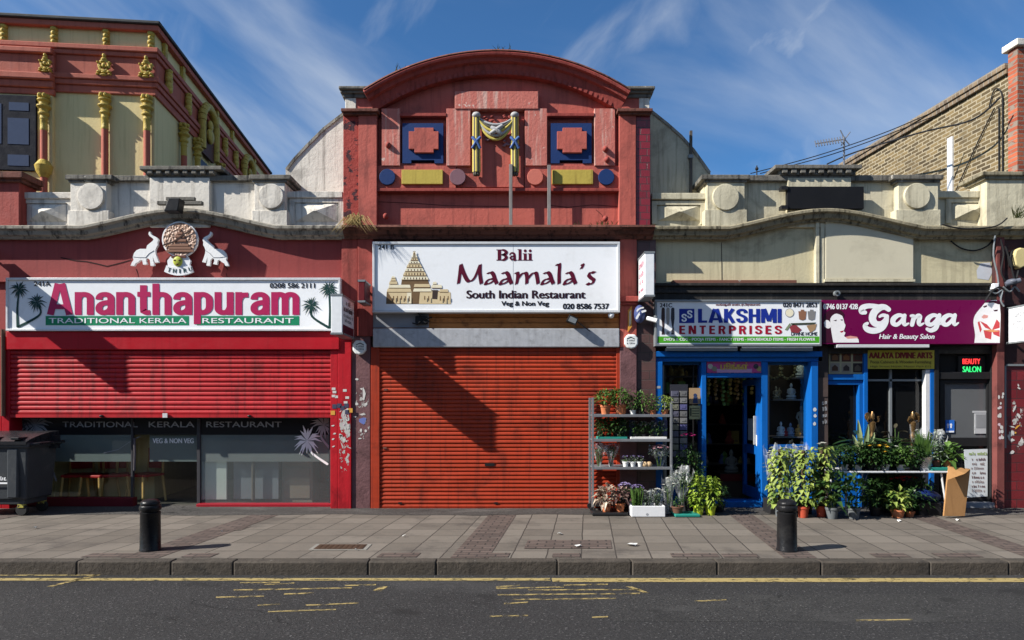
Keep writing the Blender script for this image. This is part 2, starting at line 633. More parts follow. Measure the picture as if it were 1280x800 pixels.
GL = {
    'A': (.80, [[(.105, 0), (.345, 1)], [(.695, 0), (.455, 1)], [(.2, .26), (.6, .26)]]),
    'n': (.58, [[(.105, 0), (.105, .73)], [(.105, .50), (.15, .60), (.22, .648), (.30, .655), (.40, .63), (.462, .56), (.475, .47), (.475, 0)]]),
    'a': (.58, [[(.105, .49), (.12, .57), (.18, .635), (.28, .655), (.38, .64), (.45, .58), (.475, .48), (.475, 0)], [(.475, .40), (.32, .39), (.18, .345), (.11, .25), (.12, .14), (.19, .08), (.29, .075), (.40, .12), (.475, .21)]]),
    't': (.42, [[(.2, .95), (.2, .2), (.23, .11), (.30, .075), (.41, .078)], [(.01, .66), (.41, .66)]]),
    'h': (.58, [[(.105, 0), (.105, 1)], [(.105, .50), (.15, .60), (.22, .648), (.30, .655), (.40, .63), (.462, .56), (.475, .47), (.475, 0)]]),
    'p': (.58, [[(.105, -.3), (.105, .73)], [(.105, .54), (.18, .635), (.29, .655), (.40, .61), (.465, .52), (.475, .37), (.465, .22), (.40, .12), (.29, .075), (.18, .095), (.105, .19)]]),
    'u': (.58, [[(.105, .73), (.105, .26), (.118, .16), (.18, .09), (.28, .075), (.38, .1), (.44, .17), (.475, .25)], [(.475, .73), (.475, 0)]]),
    'r': (.41, [[(.105, 0), (.105, .73)], [(.105, .45), (.15, .57), (.24, .635), (.40, .64)]]),
    'm': (.87, [[(.105, 0), (.105, .73)], [(.105, .5), (.15, .60), (.21, .648), (.28, .655), (.36, .63), (.41, .56), (.425, .47), (.425, 0)], [(.425, .5), (.47, .60), (.53, .648), (.60, .655), (.69, .63), (.745, .56), (.757, .47), (.757, 0)]]),
    'L': (.52, [[(.11, 1), (.11, 0)], [(.11, .085), (.5, .085)]]),
    'K': (.62, [[(.11, 1), (.11, 0)], [(.50, 1), (.17, .42)], [(.25, .58), (.52, 0)]]),
    'S': (.63, [[(.52, .70), (.505, .82), (.43, .905), (.31, .925), (.19, .90), (.115, .81), (.12, .68), (.19, .59), (.31, .52), (.43, .45), (.505, .36), (.52, .23), (.45, .115), (.32, .075), (.19, .10), (.12, .19), (.105, .31)]]),
    'H': (.63, [[(.11, 1), (.11, 0)], [(.52, 1), (.52, 0)], [(.11, .52), (.52, .52)]]),
    'M': (.86, [[(.11, 1), (.11, 0)], [(.75, 1), (.75, 0)], [(.17, 1), (.43, .12)], [(.69, 1), (.43, .12)]]),
    'I': (.22, [[(.11, 1), (.11, 0)]]),
    'E': (.53, [[(.11, 1), (.11, 0)], [(.11, .92), (.5, .92)], [(.11, .51), (.47, .51)], [(.11, .08), (.5, .08)]]),
    'N': (.66, [[(.11, 1), (.11, 0)], [(.55, 1), (.55, 0)], [(.15, 1), (.51, 0)]]),
    'T': (.58, [[(.02, .92), (.56, .92)], [(.29, 1), (.29, 0)]]),
    'R': (.62, [[(.11, 1), (.11, 0)], [(.11, .92), (.32, .92), (.45, .87), (.50, .73), (.45, .58), (.32, .52), (.11, .52)], [(.36, .5), (.51, 0)]]),
    'P': (.60, [[(.11, 1), (.11, 0)], [(.11, .92), (.32, .92), (.45, .87), (.50, .72), (.45, .55), (.32, .49), (.11, .49)]]),
    'D': (.63, [[(.11, 1), (.11, 0)], [(.11, .92), (.28, .92), (.43, .85), (.51, .66), (.51, .34), (.43, .15), (.28, .08), (.11, .08)]]),
    'V': (.64, [[(.09, 1), (.32, 0)], [(.55, 1), (.32, 0)]]),
    'Y': (.62, [[(.07, 1), (.31, .42)], [(.55, 1), (.31, .42)], [(.31, .46), (.31, 0)]]),
    'B': (.62, [[(.11, 1), (.11, 0)], [(.11, .92), (.32, .92), (.44, .87), (.48, .75), (.44, .60), (.32, .53), (.11, .53)], [(.32, .53), (.46, .47), (.52, .32), (.47, .15), (.33, .08), (.11, .08)]]),
    'U': (.63, [[(.11, 1), (.11, .28), (.15, .15), (.24, .085), (.315, .075), (.39, .085), (.48, .15), (.52, .28), (.52, 1)]]),
    'O': (.64, [[(.11, .5), (.12, .7), (.18, .86), (.32, .925), (.46, .86), (.52, .7), (.53, .5), (.52, .3), (.46, .14), (.32, .075), (.18, .14), (.12, .3), (.11, .5)]]),
    ' ': (.3, []),
}


def bold_text(s, x0, y0, x1, y1, Y, mat, parent, wx=.21, wz=.15, gap=.055, name='lettering'):
    """heavy letters; y0..y1 is the height of a capital"""
    mb = MB()
    tot = sum(GL[c][0] for c in s) + gap * (len(s) - 1)
    kx = (X(x1, Y) - X(x0, Y)) / tot
    kz = Z(y0, Y) - Z(y1, Y)
    cx, zb = X(x0, Y), Z(y1, Y)
    for c in s:
        for q, st in enumerate(GL[c][1]):
            pts = smoothpts(st, 3) if len(st) > 4 else st
            mb.stroke([(cx + x * kx, zb + z * kz) for x, z in pts], wx * kx, wz * kz, Y - .0005 * q)
        cx += (GL[c][0] + gap) * kx
    return mb.build(name, mat, parent)


def scribble_on(O, U, V, n, mat, parent, seed=1, name='small_print'):
    """a line of print too small to read: n little marks along U, V high"""
    rn = random.Random(seed)
    O, U, V = Vector(O), Vector(U), Vector(V)
    mb = MB()

    def bar(u0, v0, u1, v1):
        mb.quadv(O + U * u0 + V * v0, O + U * u1 + V * v0, O + U * u1 + V * v1, O + U * u0 + V * v1)
    for i in range(n):
        if rn.random() < .12 and 0 < i < n - 1:
            continue
        a, w = (i + .12) / n, .76 / n
        t = .32 * w
        h = 1 if rn.random() < .4 else .72
        k = rn.randrange(5)
        if k != 3:
            bar(a, 0, a + t, h)
        if k in (0, 1, 4):
            bar(a + w - t, 0, a + w, .72)
        if k in (1, 2):
            bar(a + t, .0, a + w * .9, .18)
        if k in (0, 2, 4):
            bar(a + t, h - .2, a + w * .68, h)
        if k == 3:
            bar(a + w * .35, 0, a + w * .7, h)
            bar(a, h - .2, a + w * .35, h)
    return mb.build(name, mat, parent)


def scribble(x0, y0, x1, y1, Y, n, mat, parent, seed=1):
    return scribble_on((X(x0, Y), Y, Z(y1, Y)), (X(x1, Y) - X(x0, Y), 0, 0), (0, 0, Z(y0, Y) - Z(y1, Y)), n, mat, parent, seed)

# ---------------------------------------------------------------- materials
WHITE_P = paint('weathered_white_plaster', (.64, .60, .53), .75, .14, 3, streak=((.14, .12, .10), .5), chips=((.10, .09, .08), 8, .70), dirt=((.10, .09, .08), .5, 2.2), bump=.35, bs=18)
CREAM_P = paint('weathered_cream_plaster', (.54, .495, .36), .75, .14, 3, streak=((.14, .12, .08), .5), chips=((.13, .12, .10), 4, .72), dirt=((.12, .10, .07), .5, 1.4), bump=.35, bs=18)
CREAM_W = paint('cream_render', (.53, .475, .31), .8, .10, 1.6, streak=((.22, .18, .12), .3), dirt=((.13, .11, .075), .6, 1.1), chips=((.10, .085, .07), 9, .74), bump=.2, bs=24)
COPING = paint('blackened_stone', (.16, .15, .13), .9, .35, 4, streak=((.02, .02, .02), .85), chips=((.36, .34, .30), 6, .63), dirt=((.025, .024, .022), .85, 2.2), bump=.6, bs=14)
MOULD = paint('dirty_moulding', (.27, .25, .21), .9, .3, 3, streak=((.03, .026, .024), .9), dirt=((.03, .027, .024), .9, 2.6), bump=.5, bs=16)
MOULD_C = paint('dirty_cream_moulding', (.25, .22, .15), .9, .3, 3, streak=((.025, .022, .016), .9), dirt=((.03, .025, .018), .9, 2.6), bump=.5, bs=16)
PINK = paint('terracotta_paint', (.43, .105, .08), .7, .18, 2, streak=((.17, .045, .038), .5), chips=((.55, .30, .24), 7, .73), dirt=((.13, .04, .035), .6, 1.5), bump=.3, bs=20)
PINK_D = paint('dark_terracotta_paint', (.29, .058, .047), .7, .22, 2, streak=((.12, .025, .02), .6), dirt=((.08, .02, .018), .5, 1.6), bump=.3, bs=20)
PINK_W = paint('flaking_terracotta', (.47, .145, .115), .8, .15, 3, streak=((.56, .40, .34), .8), chips=((.6, .48, .42), 8, .64), bump=.45, bs=22)
CORN_D = paint('soot_brown_cornice', (.15, .06, .045), .85, .35, 3, streak=((.02, .012, .01), .8), chips=((.34, .13, .10), 6, .66), dirt=((.018, .013, .01), .75, 2), bump=.55, bs=16)
REDWALL = paint('dull_red_paint', (.245, .045, .042), .6, .12, 1.5, streak=((.13, .025, .025), .3), chips=((.1, .03, .03), 9, .78), bump=.15, bs=24)
RED = paint('bright_red_paint', (.37, .010, .018), .42, .1, 2, streak=((.2, .008, .012), .3), chips=((.20, .01, .012), 7, .76), bump=.1, bs=20)
RED_SH = paint('red_shutter_paint', (.40, .012, .018), .55, .25, 1.5, stretch=(.5, 1, 9), streak=((.10, .008, .010), .65), dirt=((.075, .012, .012), .75, 2.2), chips=((.20, .05, .05), 16, .735), spec=.25, bump=.08, bs=30)
ORANGE = paint('orange_shutter_paint', (.34, .036, .012), .55, .28, 1.3, stretch=(.5, 1, 9), streak=((.11, .018, .010), .65), dirt=((.09, .016, .009), .8, 1.7), chips=((.24, .10, .05), 16, .735), spec=.25, bump=.08, bs=30)
STEEL = paint('galvanised_steel', (.40, .41, .43), .5, .25, 12, streak=((.25, .25, .26), .4), dirt=((.2, .2, .2), .6, 9), bump=.05, metal=.15)
WOOD = paint('varnished_boards', (.42, .16, .045), .5, .3, 1, streak=None, chips=((.06, .025, .01), 6, .70), dirt=((.12, .04, .012), .8, 5), bump=.3, bs=20)
GREYBOARD = paint('grey_board', (.24, .25, .27), .6, .15, 3, dirt=((.09, .09, .1), .6, 3))
TILE_M = brickmat('maroon_tiles', (.16, .012, .02), (.21, .018, .028), (.05, .03, .03), .21, .115, 'xz', .006, .3, var=.3, gloss=.5, dirt=.55, stain=((.36, .30, .28), .6, 9, .74))
TILE_B = brickmat('brown_glazed_tiles', (.075, .034, .032), (.10, .05, .045), (.035, .025, .022), .30, .15, 'xz', .005, .45, var=.3, gloss=.5, dirt=.6, stain=((.4, .36, .34), .7, 11, .77))
MAUVE = paint('mauve_painted_brick', (.15, .075, .078), .6, .3, 3, chips=((.45, .4, .4), 10, .735), dirt=((.05, .025, .025), .8, 2.5), bump=.5, bs=16)
DAMAGED = paint('flaked_dark_red', (.30, .045, .035), .7, .3, 3, chips=((.05, .015, .02), 5, .53), bump=.6, bs=14)
BLUE = paint('blue_gloss_paint', (.006, .10, .37), .35, .12, 2, streak=((.005, .05, .2), .4), chips=((.01, .05, .15), 8, .76), bump=.05)
NAVY = paint('navy_paint', (.012, .035, .125), .6, .15, 3, bump=.15)
YELLOW = paint('yellow_paint', (.45, .345, .07), .7, .15, 4, streak=((.22, .15, .03), .6), chips=((.55, .45, .25), 12, .72), bump=.2)
MAUVE_D = paint('mauve_paint', (.19, .10, .12), .7, .1, 3)
BLACKP = paint('black_paint', (.016, .016, .017), .4, .3, 4, chips=((.06, .055, .05), 11, .7), bump=.12)
DARKFAS = paint('dark_fascia', (.028, .026, .024), .6, .4, 3, streak=((.09, .08, .07), .4), chips=((.25, .23, .2), 9, .75), bump=.3)
SIGNW = paint('white_sign_panel', (.78, .80, .82), .3, .03, 1, dirt=((.5, .5, .48), .25, 1.8), bump=0)
FRAMEW = paint('pale_metal_trim', (.62, .63, .64), .4, .08, 4, chips=((.2, .19, .18), 9, .74), metal=.2)
FRAMEG = paint('grey_metal_trim', (.22, .24, .25), .4, .1, 4, metal=.3)
TXT_K = plain('black_vinyl', (.014, .014, .018), .4)
TXT_MAROON = plain('maroon_vinyl', (.09, .004, .02), .4)
TXT_CRIM = plain('crimson_vinyl', (.40, .015, .09), .4)
TXT_GREEN = plain('green_vinyl', (.01, .22, .10), .4)
TXT_PALM = plain('dark_green_vinyl', (.012, .045, .04), .4)
TXT_W = plain('white_vinyl', (.80, .81, .82), .4)
TXT_BLUE = plain('blue_vinyl', (.012, .03, .26), .4)
TXT_RED = plain('red_vinyl', (.36, .008, .03), .4)
TXT_LIME = plain('lime_vinyl', (.07, .34, .02), .4)
TXT_GREY = plain('grey_vinyl', (.30, .31, .33), .5)
PURPLE = paint('plum_sign_panel', (.135, .003, .055), .35, .05, 1, bump=0)
YELSIGN = plain('olive_yellow_panel', (.40, .34, .04), .5)
SANDC = plain('print_sand', (.62, .50, .30), .4)
SANDD = plain('print_brown', (.16, .10, .05), .4)
SANDL = plain('print_cream', (.76, .70, .52), .4)
SKINW = plain('print_white_skin', (.80, .78, .78), .4)
SKINP = plain('print_pink', (.68, .30, .26), .4)
HAIRP = plain('print_dark_hair', (.045, .006, .02), .4)
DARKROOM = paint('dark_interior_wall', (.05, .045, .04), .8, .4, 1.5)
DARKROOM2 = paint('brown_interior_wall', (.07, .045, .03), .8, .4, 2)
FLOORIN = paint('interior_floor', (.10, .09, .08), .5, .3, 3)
GLASS = glassmat('shop_glass')
GLASSD = glassmat('dusty_glass', (.8, .83, .82), .20, (.30, .34, .34))
FILM = glassmat('frosted_glass_film', (.5, .55, .54), .72, (.26, .30, .30))
FILMG = glassmat('pale_frosted_film', (.5, .55, .54), .5, (.42, .46, .45))
DARKGLASS = glassmat('dark_tinted_glass', (.12, .13, .14), .15, (.05, .055, .06))
ASPH = None

# ---------------------------------------------------------------- ground, pavement, kerb, road
KY = -3.69
KH = .146


def asphalt(name, base):
    m, nt, b = nodemat(name)
    sp = noise(nt, 44, 5, .8, off=1)
    grit = ramp(nt, sp, .57, .64)
    out = mix(nt, noise(nt, .9, 8, .65, off=2), tuple(x * .72 for x in base), tuple(x * 1.25 for x in base))
    out = mix(nt, mul(nt, grit, .7), out, (.28, .27, .26))
    out = mix(nt, mul(nt, ramp(nt, noise(nt, 48, 4, .7, off=8), .38, .50), 1), (.012, .012, .013), out)
    out = mix(nt, mul(nt, ramp(nt, noise(nt, .5, 6, .6, (.25, 1.6, 1), off=21), .5, .66), .55), out, tuple(x * .55 for x in base))
    out = mix(nt, mul(nt, ramp(nt, noise(nt, .6, 6, .6, (.5, 1.3, 1), off=31), .56, .62), .4), out, tuple(x * 2 for x in base))
    out = mix(nt, mul(nt, ramp(nt, noise(nt, 2.2, 7, .6, off=44), .60, .70), .75), out, tuple(x * .45 for x in base))
    tcn = nt.nodes.new('ShaderNodeTexCoord')
    wv = nt.nodes.new('ShaderNodeVectorMath')
    wn_ = nt.nodes.new('ShaderNodeTexNoise')
    wn_.inputs['Scale'].default_value = 3
    wn_.inputs['Detail'].default_value = 6
    nt.links.new(tcn.outputs['Object'], wn_.inputs['Vector'])
    nt.links.new(tcn.outputs['Object'], wv.inputs[0])
    sc2 = nt.nodes.new('ShaderNodeVectorMath')
    sc2.operation = 'SCALE'
    sc2.inputs['Scale'].default_value = .5
    nt.links.new(wn_.outputs['Color'], sc2.inputs[0])
    nt.links.new(sc2.outputs[0], wv.inputs[1])
    vo = nt.nodes.new('ShaderNodeTexVoronoi')
    vo.feature = 'DISTANCE_TO_EDGE'
    vo.inputs['Scale'].default_value = .55
    nt.links.new(wv.outputs[0], vo.inputs['Vector'])
    crack = mul(nt, mul(nt, ramp(nt, vo.outputs[0], .004, .009), -1), 1, 'ADD')
    out = mix(nt, mul(nt, mul(nt, crack, ramp(nt, noise(nt, .7, 3, off=9), .5, .6)), .8), out, (.008, .008, .008))
    nt.links.new(out, b.inputs['Base Color'])
    b.inputs['Roughness'].default_value = .8
    b.inputs['Specular IOR Level'].default_value = .3
    bumpnode(nt, b, sp, 1, .02)
    return m


ROADM = asphalt('road_asphalt', (.031, .030, .030))
mb = MB()
mb.box(-70, 70, -60, KY, -.6, -KH)
structure(mb.build('road', ROADM))
mb = MB()
mb.box(-200, 200, -200, 300, -1.2, -.62)
structure(mb.build('ground', ROADM))

SLAB = brickmat('paving_slabs', (.104, .091, .077), (.146, .129, .110), (.036, .031, .027), .39, .45, 'xy', .008, .85, shear=.112, bump=.3, var=.25, offset=0, dirtc=(.05, .044, .04), dirt=.85, stain=((.04, .037, .035), .7, 24, .68))
mb = MB()
mb.box(-70, 70, KY + .16, .6, -.5, 0)
structure(mb.build('pavement', SLAB))

APRON = asphalt('rough_apron', (.075, .070, .065))
mb = MB()
v0 = [(-60 + i * .5) for i in range(241)]
for a, b2 in zip(v0[:-1], v0[1:]):
    ya = -.62 + .05 * math.sin(a * 1.7) + .04 * math.sin(a * 4.1)
    yb = -.62 + .05 * math.sin(b2 * 1.7) + .04 * math.sin(b2 * 4.1)
    mb.quadv((a, ya, .004), (b2, yb, .004), (b2, .35, .004), (a, .35, .004))
structure(mb.build('pavement_edge_strip', APRON))

# kerb: long worn stones
KSTONE = paint('kerb_stone', (.062, .053, .044), .9, .45, 4, dirt=((.028, .026, .024), .85, 2.4), chips=((.2, .19, .17), 14, .68), bump=.7, bs=22)
kj = [-40 + i * 1.1 for i in range(28)]
kj = [k for k in kj if k < -5.6] + [X(p, -3.7) for p in (95, 213, 291, 460, 545, 697, 790, 897, 1027, 1163, 1262)]
while kj[-1] < 40:
    kj.append(kj[-1] + random.uniform(.9, 1.5))
mb = MB()
for a, b2 in zip(kj[:-1], kj[1:]):
    o = random.uniform(-.006, .006)
    mb.box(a + .003, b2 - .003, KY + o, KY + .158, -.55, .002 + o * .6)
structure(mb.build('kerb', KSTONE, bevel=.016, smooth=50))
mb = MB()
mb.box(-60, 60, KY + .02, KY + .16, -.5, -.03)
structure(mb.build('kerb_bedding', plain('kerb_joint', (.02, .019, .018), .9)))

STRIPB = brickmat('red_brick_paving', (.072, .054, .047), (.105, .080, .070), (.035, .03, .027), .21, .105, 'xy', .010, .85, shear=.112, bump=.4, var=.3, dirtc=(.05, .043, .04), dirt=.6)
mb = MB()
for p, w, yn in ((175, .42, KY + .16), (570, .42, KY + .16), (970, .36, KY + .16), (1262, .36, KY + .16), (-250, .42, KY + .16)):
    x = X(p, -3.2)
    yf = -.62
    mb.quadv((x + (yn + 3.2) * .112, yn, .004), (x + w + (yn + 3.2) * .112, yn, .004), (x + w + (yf + 3.2) * .112, yf, .004), (x + (yf + 3.2) * .112, yf, .004))
for p0, p1, y0, y1 in ((655, 765, -3.05, -2.55), (100, 158, -3.5, -3.3), (225, 262, -3.5, -3.3), (470, 520, -3.5, -3.28), (690, 725, -3.5, -3.3), (840, 900, -3.5, -3.3), (1095, 1140, -3.5, -3.3), (1175, 1230, -3.5, -3.3), (600, 635, -3.5, -3.28), (272, 300, -1.9, -1.6), (905, 950, -3.5, -3.32)):
    xa, xb = X(p0, y0), X(p1, y0)
    d = (y1 - y0) * .112
    mb.quadv((xa, y0, .0055), (xb, y0, .0055), (xb + d, y1, .0055), (xa + d, y1, .0055))
structure(mb.build('brick_paving_strips', STRIPB))

# inspection cover let into the slabs
t = thing('drain_cover', 'rusty brown rectangular drain cover set in the grey paving slabs', 'drain cover', (X(424, -2.9), -2.9, 0))
xa, xb = X(390, -2.98), X(461, -2.98)
mb = MB()
mb.box(xa, xb, -3.12, -2.8, -.02, .006)
mb.build('surround', paint('cover_concrete', (.2, .19, .17), .9, .2, 6), t)
mb = MB()
mb.box(xa + .05, xb - .05, -3.09, -2.83, -.02, .010)
for i in range(9):
    for j in range(4):
        px_ = xa + .08 + i * (xb - xa - .18) / 8
        mb.box(px_, px_ + .035, -3.07 + j * .058, -3.035 + j * .058, .009, .015)
mb.build('plate', paint('rusty_iron', (.075, .045, .03), .8, .4, 12, metal=.3), t)


# worn yellow road paint
def roadpaint(name, lo):
    m, nt, b = nodemat(name)
    tr = nt.nodes.new('ShaderNodeBsdfTransparent')
    n = noise(nt, 9, 10, .8, (1, 2, 1), off=lo * 30)
    out = mix(nt, noise(nt, 30, 4, off=3), (.22, .16, .055), (.36, .28, .11))
    nt.links.new(out, b.inputs['Base Color'])
    b.inputs['Roughness'].default_value = .75
    ms = nt.nodes.new('ShaderNodeMixShader')
    nt.links.new(ramp(nt, n, lo, lo + .09), ms.inputs[0])
    nt.links.new(tr.outputs[0], ms.inputs[1])
    nt.links.new(b.outputs[0], ms.inputs[2])
    nt.links.new(ms.outputs[0], nt.nodes['Material Output'].inputs[0])
    return m


PAINT_OK = roadpaint('yellow_road_paint', .39)
PAINT_WORN = roadpaint('worn_yellow_road_paint', .445)


def road_pt(px, py):
    z = -KH + .004
    s = (py - HY) / (H - z)
    return ((px - CX) / s, F / s - D, z)


def road_quad(mb, pts):
    mb.quadv(*[road_pt(*p) for p in pts])


mb = MB()
ya, yb = road_pt(640, 729)[1], road_pt(640, 722.5)[1]
yd = ya + (yb - ya) * .25
mb.quadv((X(690, -3.9), yd, -KH + .004), (60, yd - .02, -KH + .004), (60, yb, -KH + .004), (X(690, -3.9), yb, -KH + .004))
structure(mb.build('yellow_line', PAINT_OK))
mb = MB()
yc = ya + (yb - ya) * .55
mb.quadv((-60, yc, -KH + .004), (X(688, -3.9), yc - .01, -KH + .004), (X(688, -3.9), yb, -KH + .004), (-60, yb, -KH + .004))
structure(mb.build('faded_yellow_line', roadpaint('faded_yellow_road_paint', .40)))
mb = MB()
road_quad(mb, [(0, 718), (120, 718), (122, 719.5), (0, 719.5)])
road_quad(mb, [(58, 733), (66, 733), (128, 718), (120, 718)])
for q in ((292, 737, 440, 734), (330, 730, 368, 728), (431, 731.5, 470, 730), (355, 742, 392, 740.5), (270, 746, 330, 744.5), (335, 764, 420, 761), (382, 756, 448, 753), (322, 756, 350, 754), (300, 728, 350, 727), (620, 735, 705, 733), (660, 737, 800, 736), (622, 743, 800, 741), (640, 749, 770, 747), (705, 731, 760, 729.5), (612, 770, 660, 768.5), (630, 754, 660, 752), (740, 771, 760, 770), (868, 751, 908, 749), (1070, 775, 1142, 773.5), (620, 733, 650, 731)):
    a, b2, c, d = q
    road_quad(mb, [(a, b2 + 1.2), (c, d + 1.4), (c, d), (a, b2 - .3)])
road_quad(mb, [(466, 738), (476, 739), (485, 733), (478, 732)])
road_quad(mb, [(805, 741), (812, 741), (790, 733), (782, 733)])
structure(mb.build('worn_yellow_markings', PAINT_WORN))
# repaired asphalt
mb = MB()
z_ = -KH + .002
pts = [road_pt(*p) for p in ((722, 744), (770, 776), (1400, 778), (1400, 741))]
mb.quadv(*[(x, y, z_) for x, y, z in pts])
structure(mb.build('road_patch', asphalt('patched_asphalt', (.036, .035, .034))))

LITTER = plain('litter_paper', (.6, .6, .58), .6)
for i, (px, py, w) in enumerate(((372, 715.5, .09), (44, 660.5, .05), (1198, 651, .06), (300 + 640 // 2 - 320 // 2 + 330, 682, .1), (1124, 652, .05), (700, 668, .06), (505, 671, .04), (277, 665, .03), (445, 688, .03), (722, 684, .07))):
    road = py > 712
    z = -KH if road else .004
    s = (py - HY) / (H - z)
    x, y = (px - CX) / s, F / s - D
    mb = MB()
    n = 7
    pts = []
    for k in range(n):
        a = 2 * math.pi * k / n
        pts.append((x + w * .7 * math.cos(a) * random.uniform(.6, 1.1), y + w * .5 * math.sin(a) * random.uniform(.6, 1.1), z + .006 + random.uniform(0, .025)))
    mb.quadv(*pts)
    mb.quadv(*[(a, b2, c - .004) for a, b2, c in pts[::-1]])
    tag(mb.build('litter_scrap', LITTER), 'crumpled white scrap of litter in the gutter at the kerb' if road else 'small pale scrap of litter lying on the pavement', 'litter', None if road else 'paper scraps on the pavement')


# ================================================================= BUILDINGS
def parapet_panel(b, x0, x1, ytop, ycop, ybot, mat, capm, px0, px1, py0, py1):
    """low wall panel with a coping and a faceted block"""
    mb = MB()
    mb.pb(x0, ycop, x1, ybot + 10, .16, .25)
    p = mb.build('panel_wall', mat, b)
    m2 = MB()
    m2.pb(x0, ytop, x1, ycop, .10, .36)
    m2.build('coping', mat, p, bevel=.01)
    m3 = MB()
    m3.pb(px0 - 6, py0 - 6, px0, py1 + 4, .13, .03)
    m3.pb(px1, py0 - 6, px1 + 6, py1 + 4, .13, .03)
    m3.pb(px0, py0 - 6, px1, py0 - 1, .13, .03)
    m3.build('panel_frame', mat, p)
    m4 = MB()
    m4.pyramid(px0 + 1, py0, px1 - 1, py1, .155, .10)
    m4.build('faceted_block', mat, p)


def parapet_pier(b, x0, x1, y0, y1, cx, cy, r, mat, capm):
    mb = MB()
    mb.pb(x0, y0, x1, y1, .0, .4)
    mb.pb(x0 - 3, y1 - 20, x1 + 3, y1 + 3, -.02, .4)
    p = mb.build('pier', mat, b, bevel=.008)
    m2 = MB()
    m2.disc(cx, cy, r, -.045, .075)
    m2.build('roundel', mat, p, bevel=.008)
    m3 = MB()
    m3.pb(x0 - 3, y0 - 4, x1 + 3, y0, -.02, .5)
    m3.pb(x0 - 7, y0 - 10, x1 + 7, y0 - 4, -.05, .6)
    m3.build('pier_cap', capm, p, bevel=.012)


def arch_path(xa, xs, xp, xe, xb, yflat, ypk, Y):
    """flat, rising to a low swept arch, flat again (pixels)"""
    pts = [(xa, yflat), (xs - 20, yflat)]
    n = 36
    for i in range(n + 1):
        t = i / n
        x = xs + (xe - xs) * t
        u = abs(2 * (x - (xs + xe) / 2) / (xe - xs))
        h = (1 - u ** 1.9) if u < 1 else 0
        h = h if u < .82 else h * 1
        e = .5 + .5 * math.cos(math.pi * u)
        pts.append((x, yflat - (yflat - ypk) * (.55 * h + .45 * e)))
    pts += [(xe + 20, yflat), (xb, yflat)]
    return [(X(a, Y), Z(b, Y)) for a, b in pts]


def arch_wall(mb, x0, x1, ybot, path, Y):
    """wall whose top edge follows the arched cornice"""
    top = [(x, z - .06) for x, z in path]
    mb.prism([(X(x0, Y), Z(ybot, Y))] + [(X(x1, Y), Z(ybot, Y))] + top[::-1], Y, Y + .3)


def moulded(b, path, th, mat, y0=-.12, name='cornice'):
    prof = [(0, .3), (0, y0 + .03), (-.02, y0), (-th * .30, y0), (-th * .42, y0 + .05), (-th * .75, y0 + .07), (-th * .85, y0 + .12), (-th, y0 + .13), (-th, .3)]
    mb = MB()
    mb.sweep(path, prof)
    return mb.build(name, mat, b, smooth=25)


def room(b, x0, x1, yb, z1, wallm, floorm, y0=.36):
    mb = MB()
    mb.box(x0, x1, yb, yb + .1, 0, z1)
    mb.box(x0 - .1, x0, y0, yb + .1, 0, z1)
    mb.box(x1, x1 + .1, y0, yb + .1, 0, z1)
    mb.box(x0 - .1, x1 + .1, y0, yb + .1, z1, z1 + .1)
    p = mb.build('interior_walls', wallm, b)
    m2 = MB()
    m2.box(x0, x1, .31, yb, -.2, .012)
    m2.build('interior_floor', floorm, b)
    return p


def shutter(b, x0, y0, x1, y1, Y, pitch, mat, name='roller_shutter', phase=0):
    """roller shutter of curved slats: one corrugated sheet"""
    xa, xb, za, zb = X(x0, Y), X(x1, Y), Z(y1, Y), Z(y0, Y)
    mb = MB()
    n = max(2, round((zb - za) / pitch))
    pt = (zb - za) / n
    prof = []
    for i in range(n):
        z = za + i * pt
        jit = .002 * math.sin(i * 2.3) + .0015 * math.sin(i * 5.1)
        for f, d in ((0, .008), (.05, .002), (.12, -.004), (.25, -.0075), (.45, -.0085), (.65, -.006), (.80, -.001), (.87, .004), (.92, .011)):
            prof.append((z + f * pt, Y + d + jit))
    prof.append((zb, Y + .012))
    k = len(mb.v)
    nc = 40
    dents = [(random.uniform(xa, xb), random.uniform(za, zb), random.uniform(.12, .4), random.uniform(-.010, .007)) for _ in range(16)]
    for z, y in prof:
        for c in range(nc + 1):
            x = xa + (xb - xa) * c / nc
            d = .0015 * math.sin(x * 3.1 + z * 5) + sum(a * math.exp(-((x - p) ** 2 + ((z - q) * 2.2) ** 2) / (r * r)) for p, q, r, a in dents)
            mb.v.append((x, y + d, z))
    for i in range(len(prof) - 1):
        for c in range(nc):
            a = k + i * (nc + 1) + c
            mb.face((a, a + 1, a + nc + 2, a + nc + 1))
    mb.box(xa, xb, Y - .018, Y + .02, za - .05, za + .002)
    return mb.build(name, mat, b)


# ----------------------------------------------------------------- the left, red building
RB = thing('red_shop_building', 'low red shopfront with arched cornice, white parapet and half open red shutter', 'building', (X(220), .1, 0))
mb = MB()
arch_wall(mb, -260, 427, 352, arch_path(-260, 100, 220, 345, 428, 281, 259.5, .10), .10)
mb.pb(-260, 350, 427, 437, .16, .3)
mb.build('wall', REDWALL, RB)
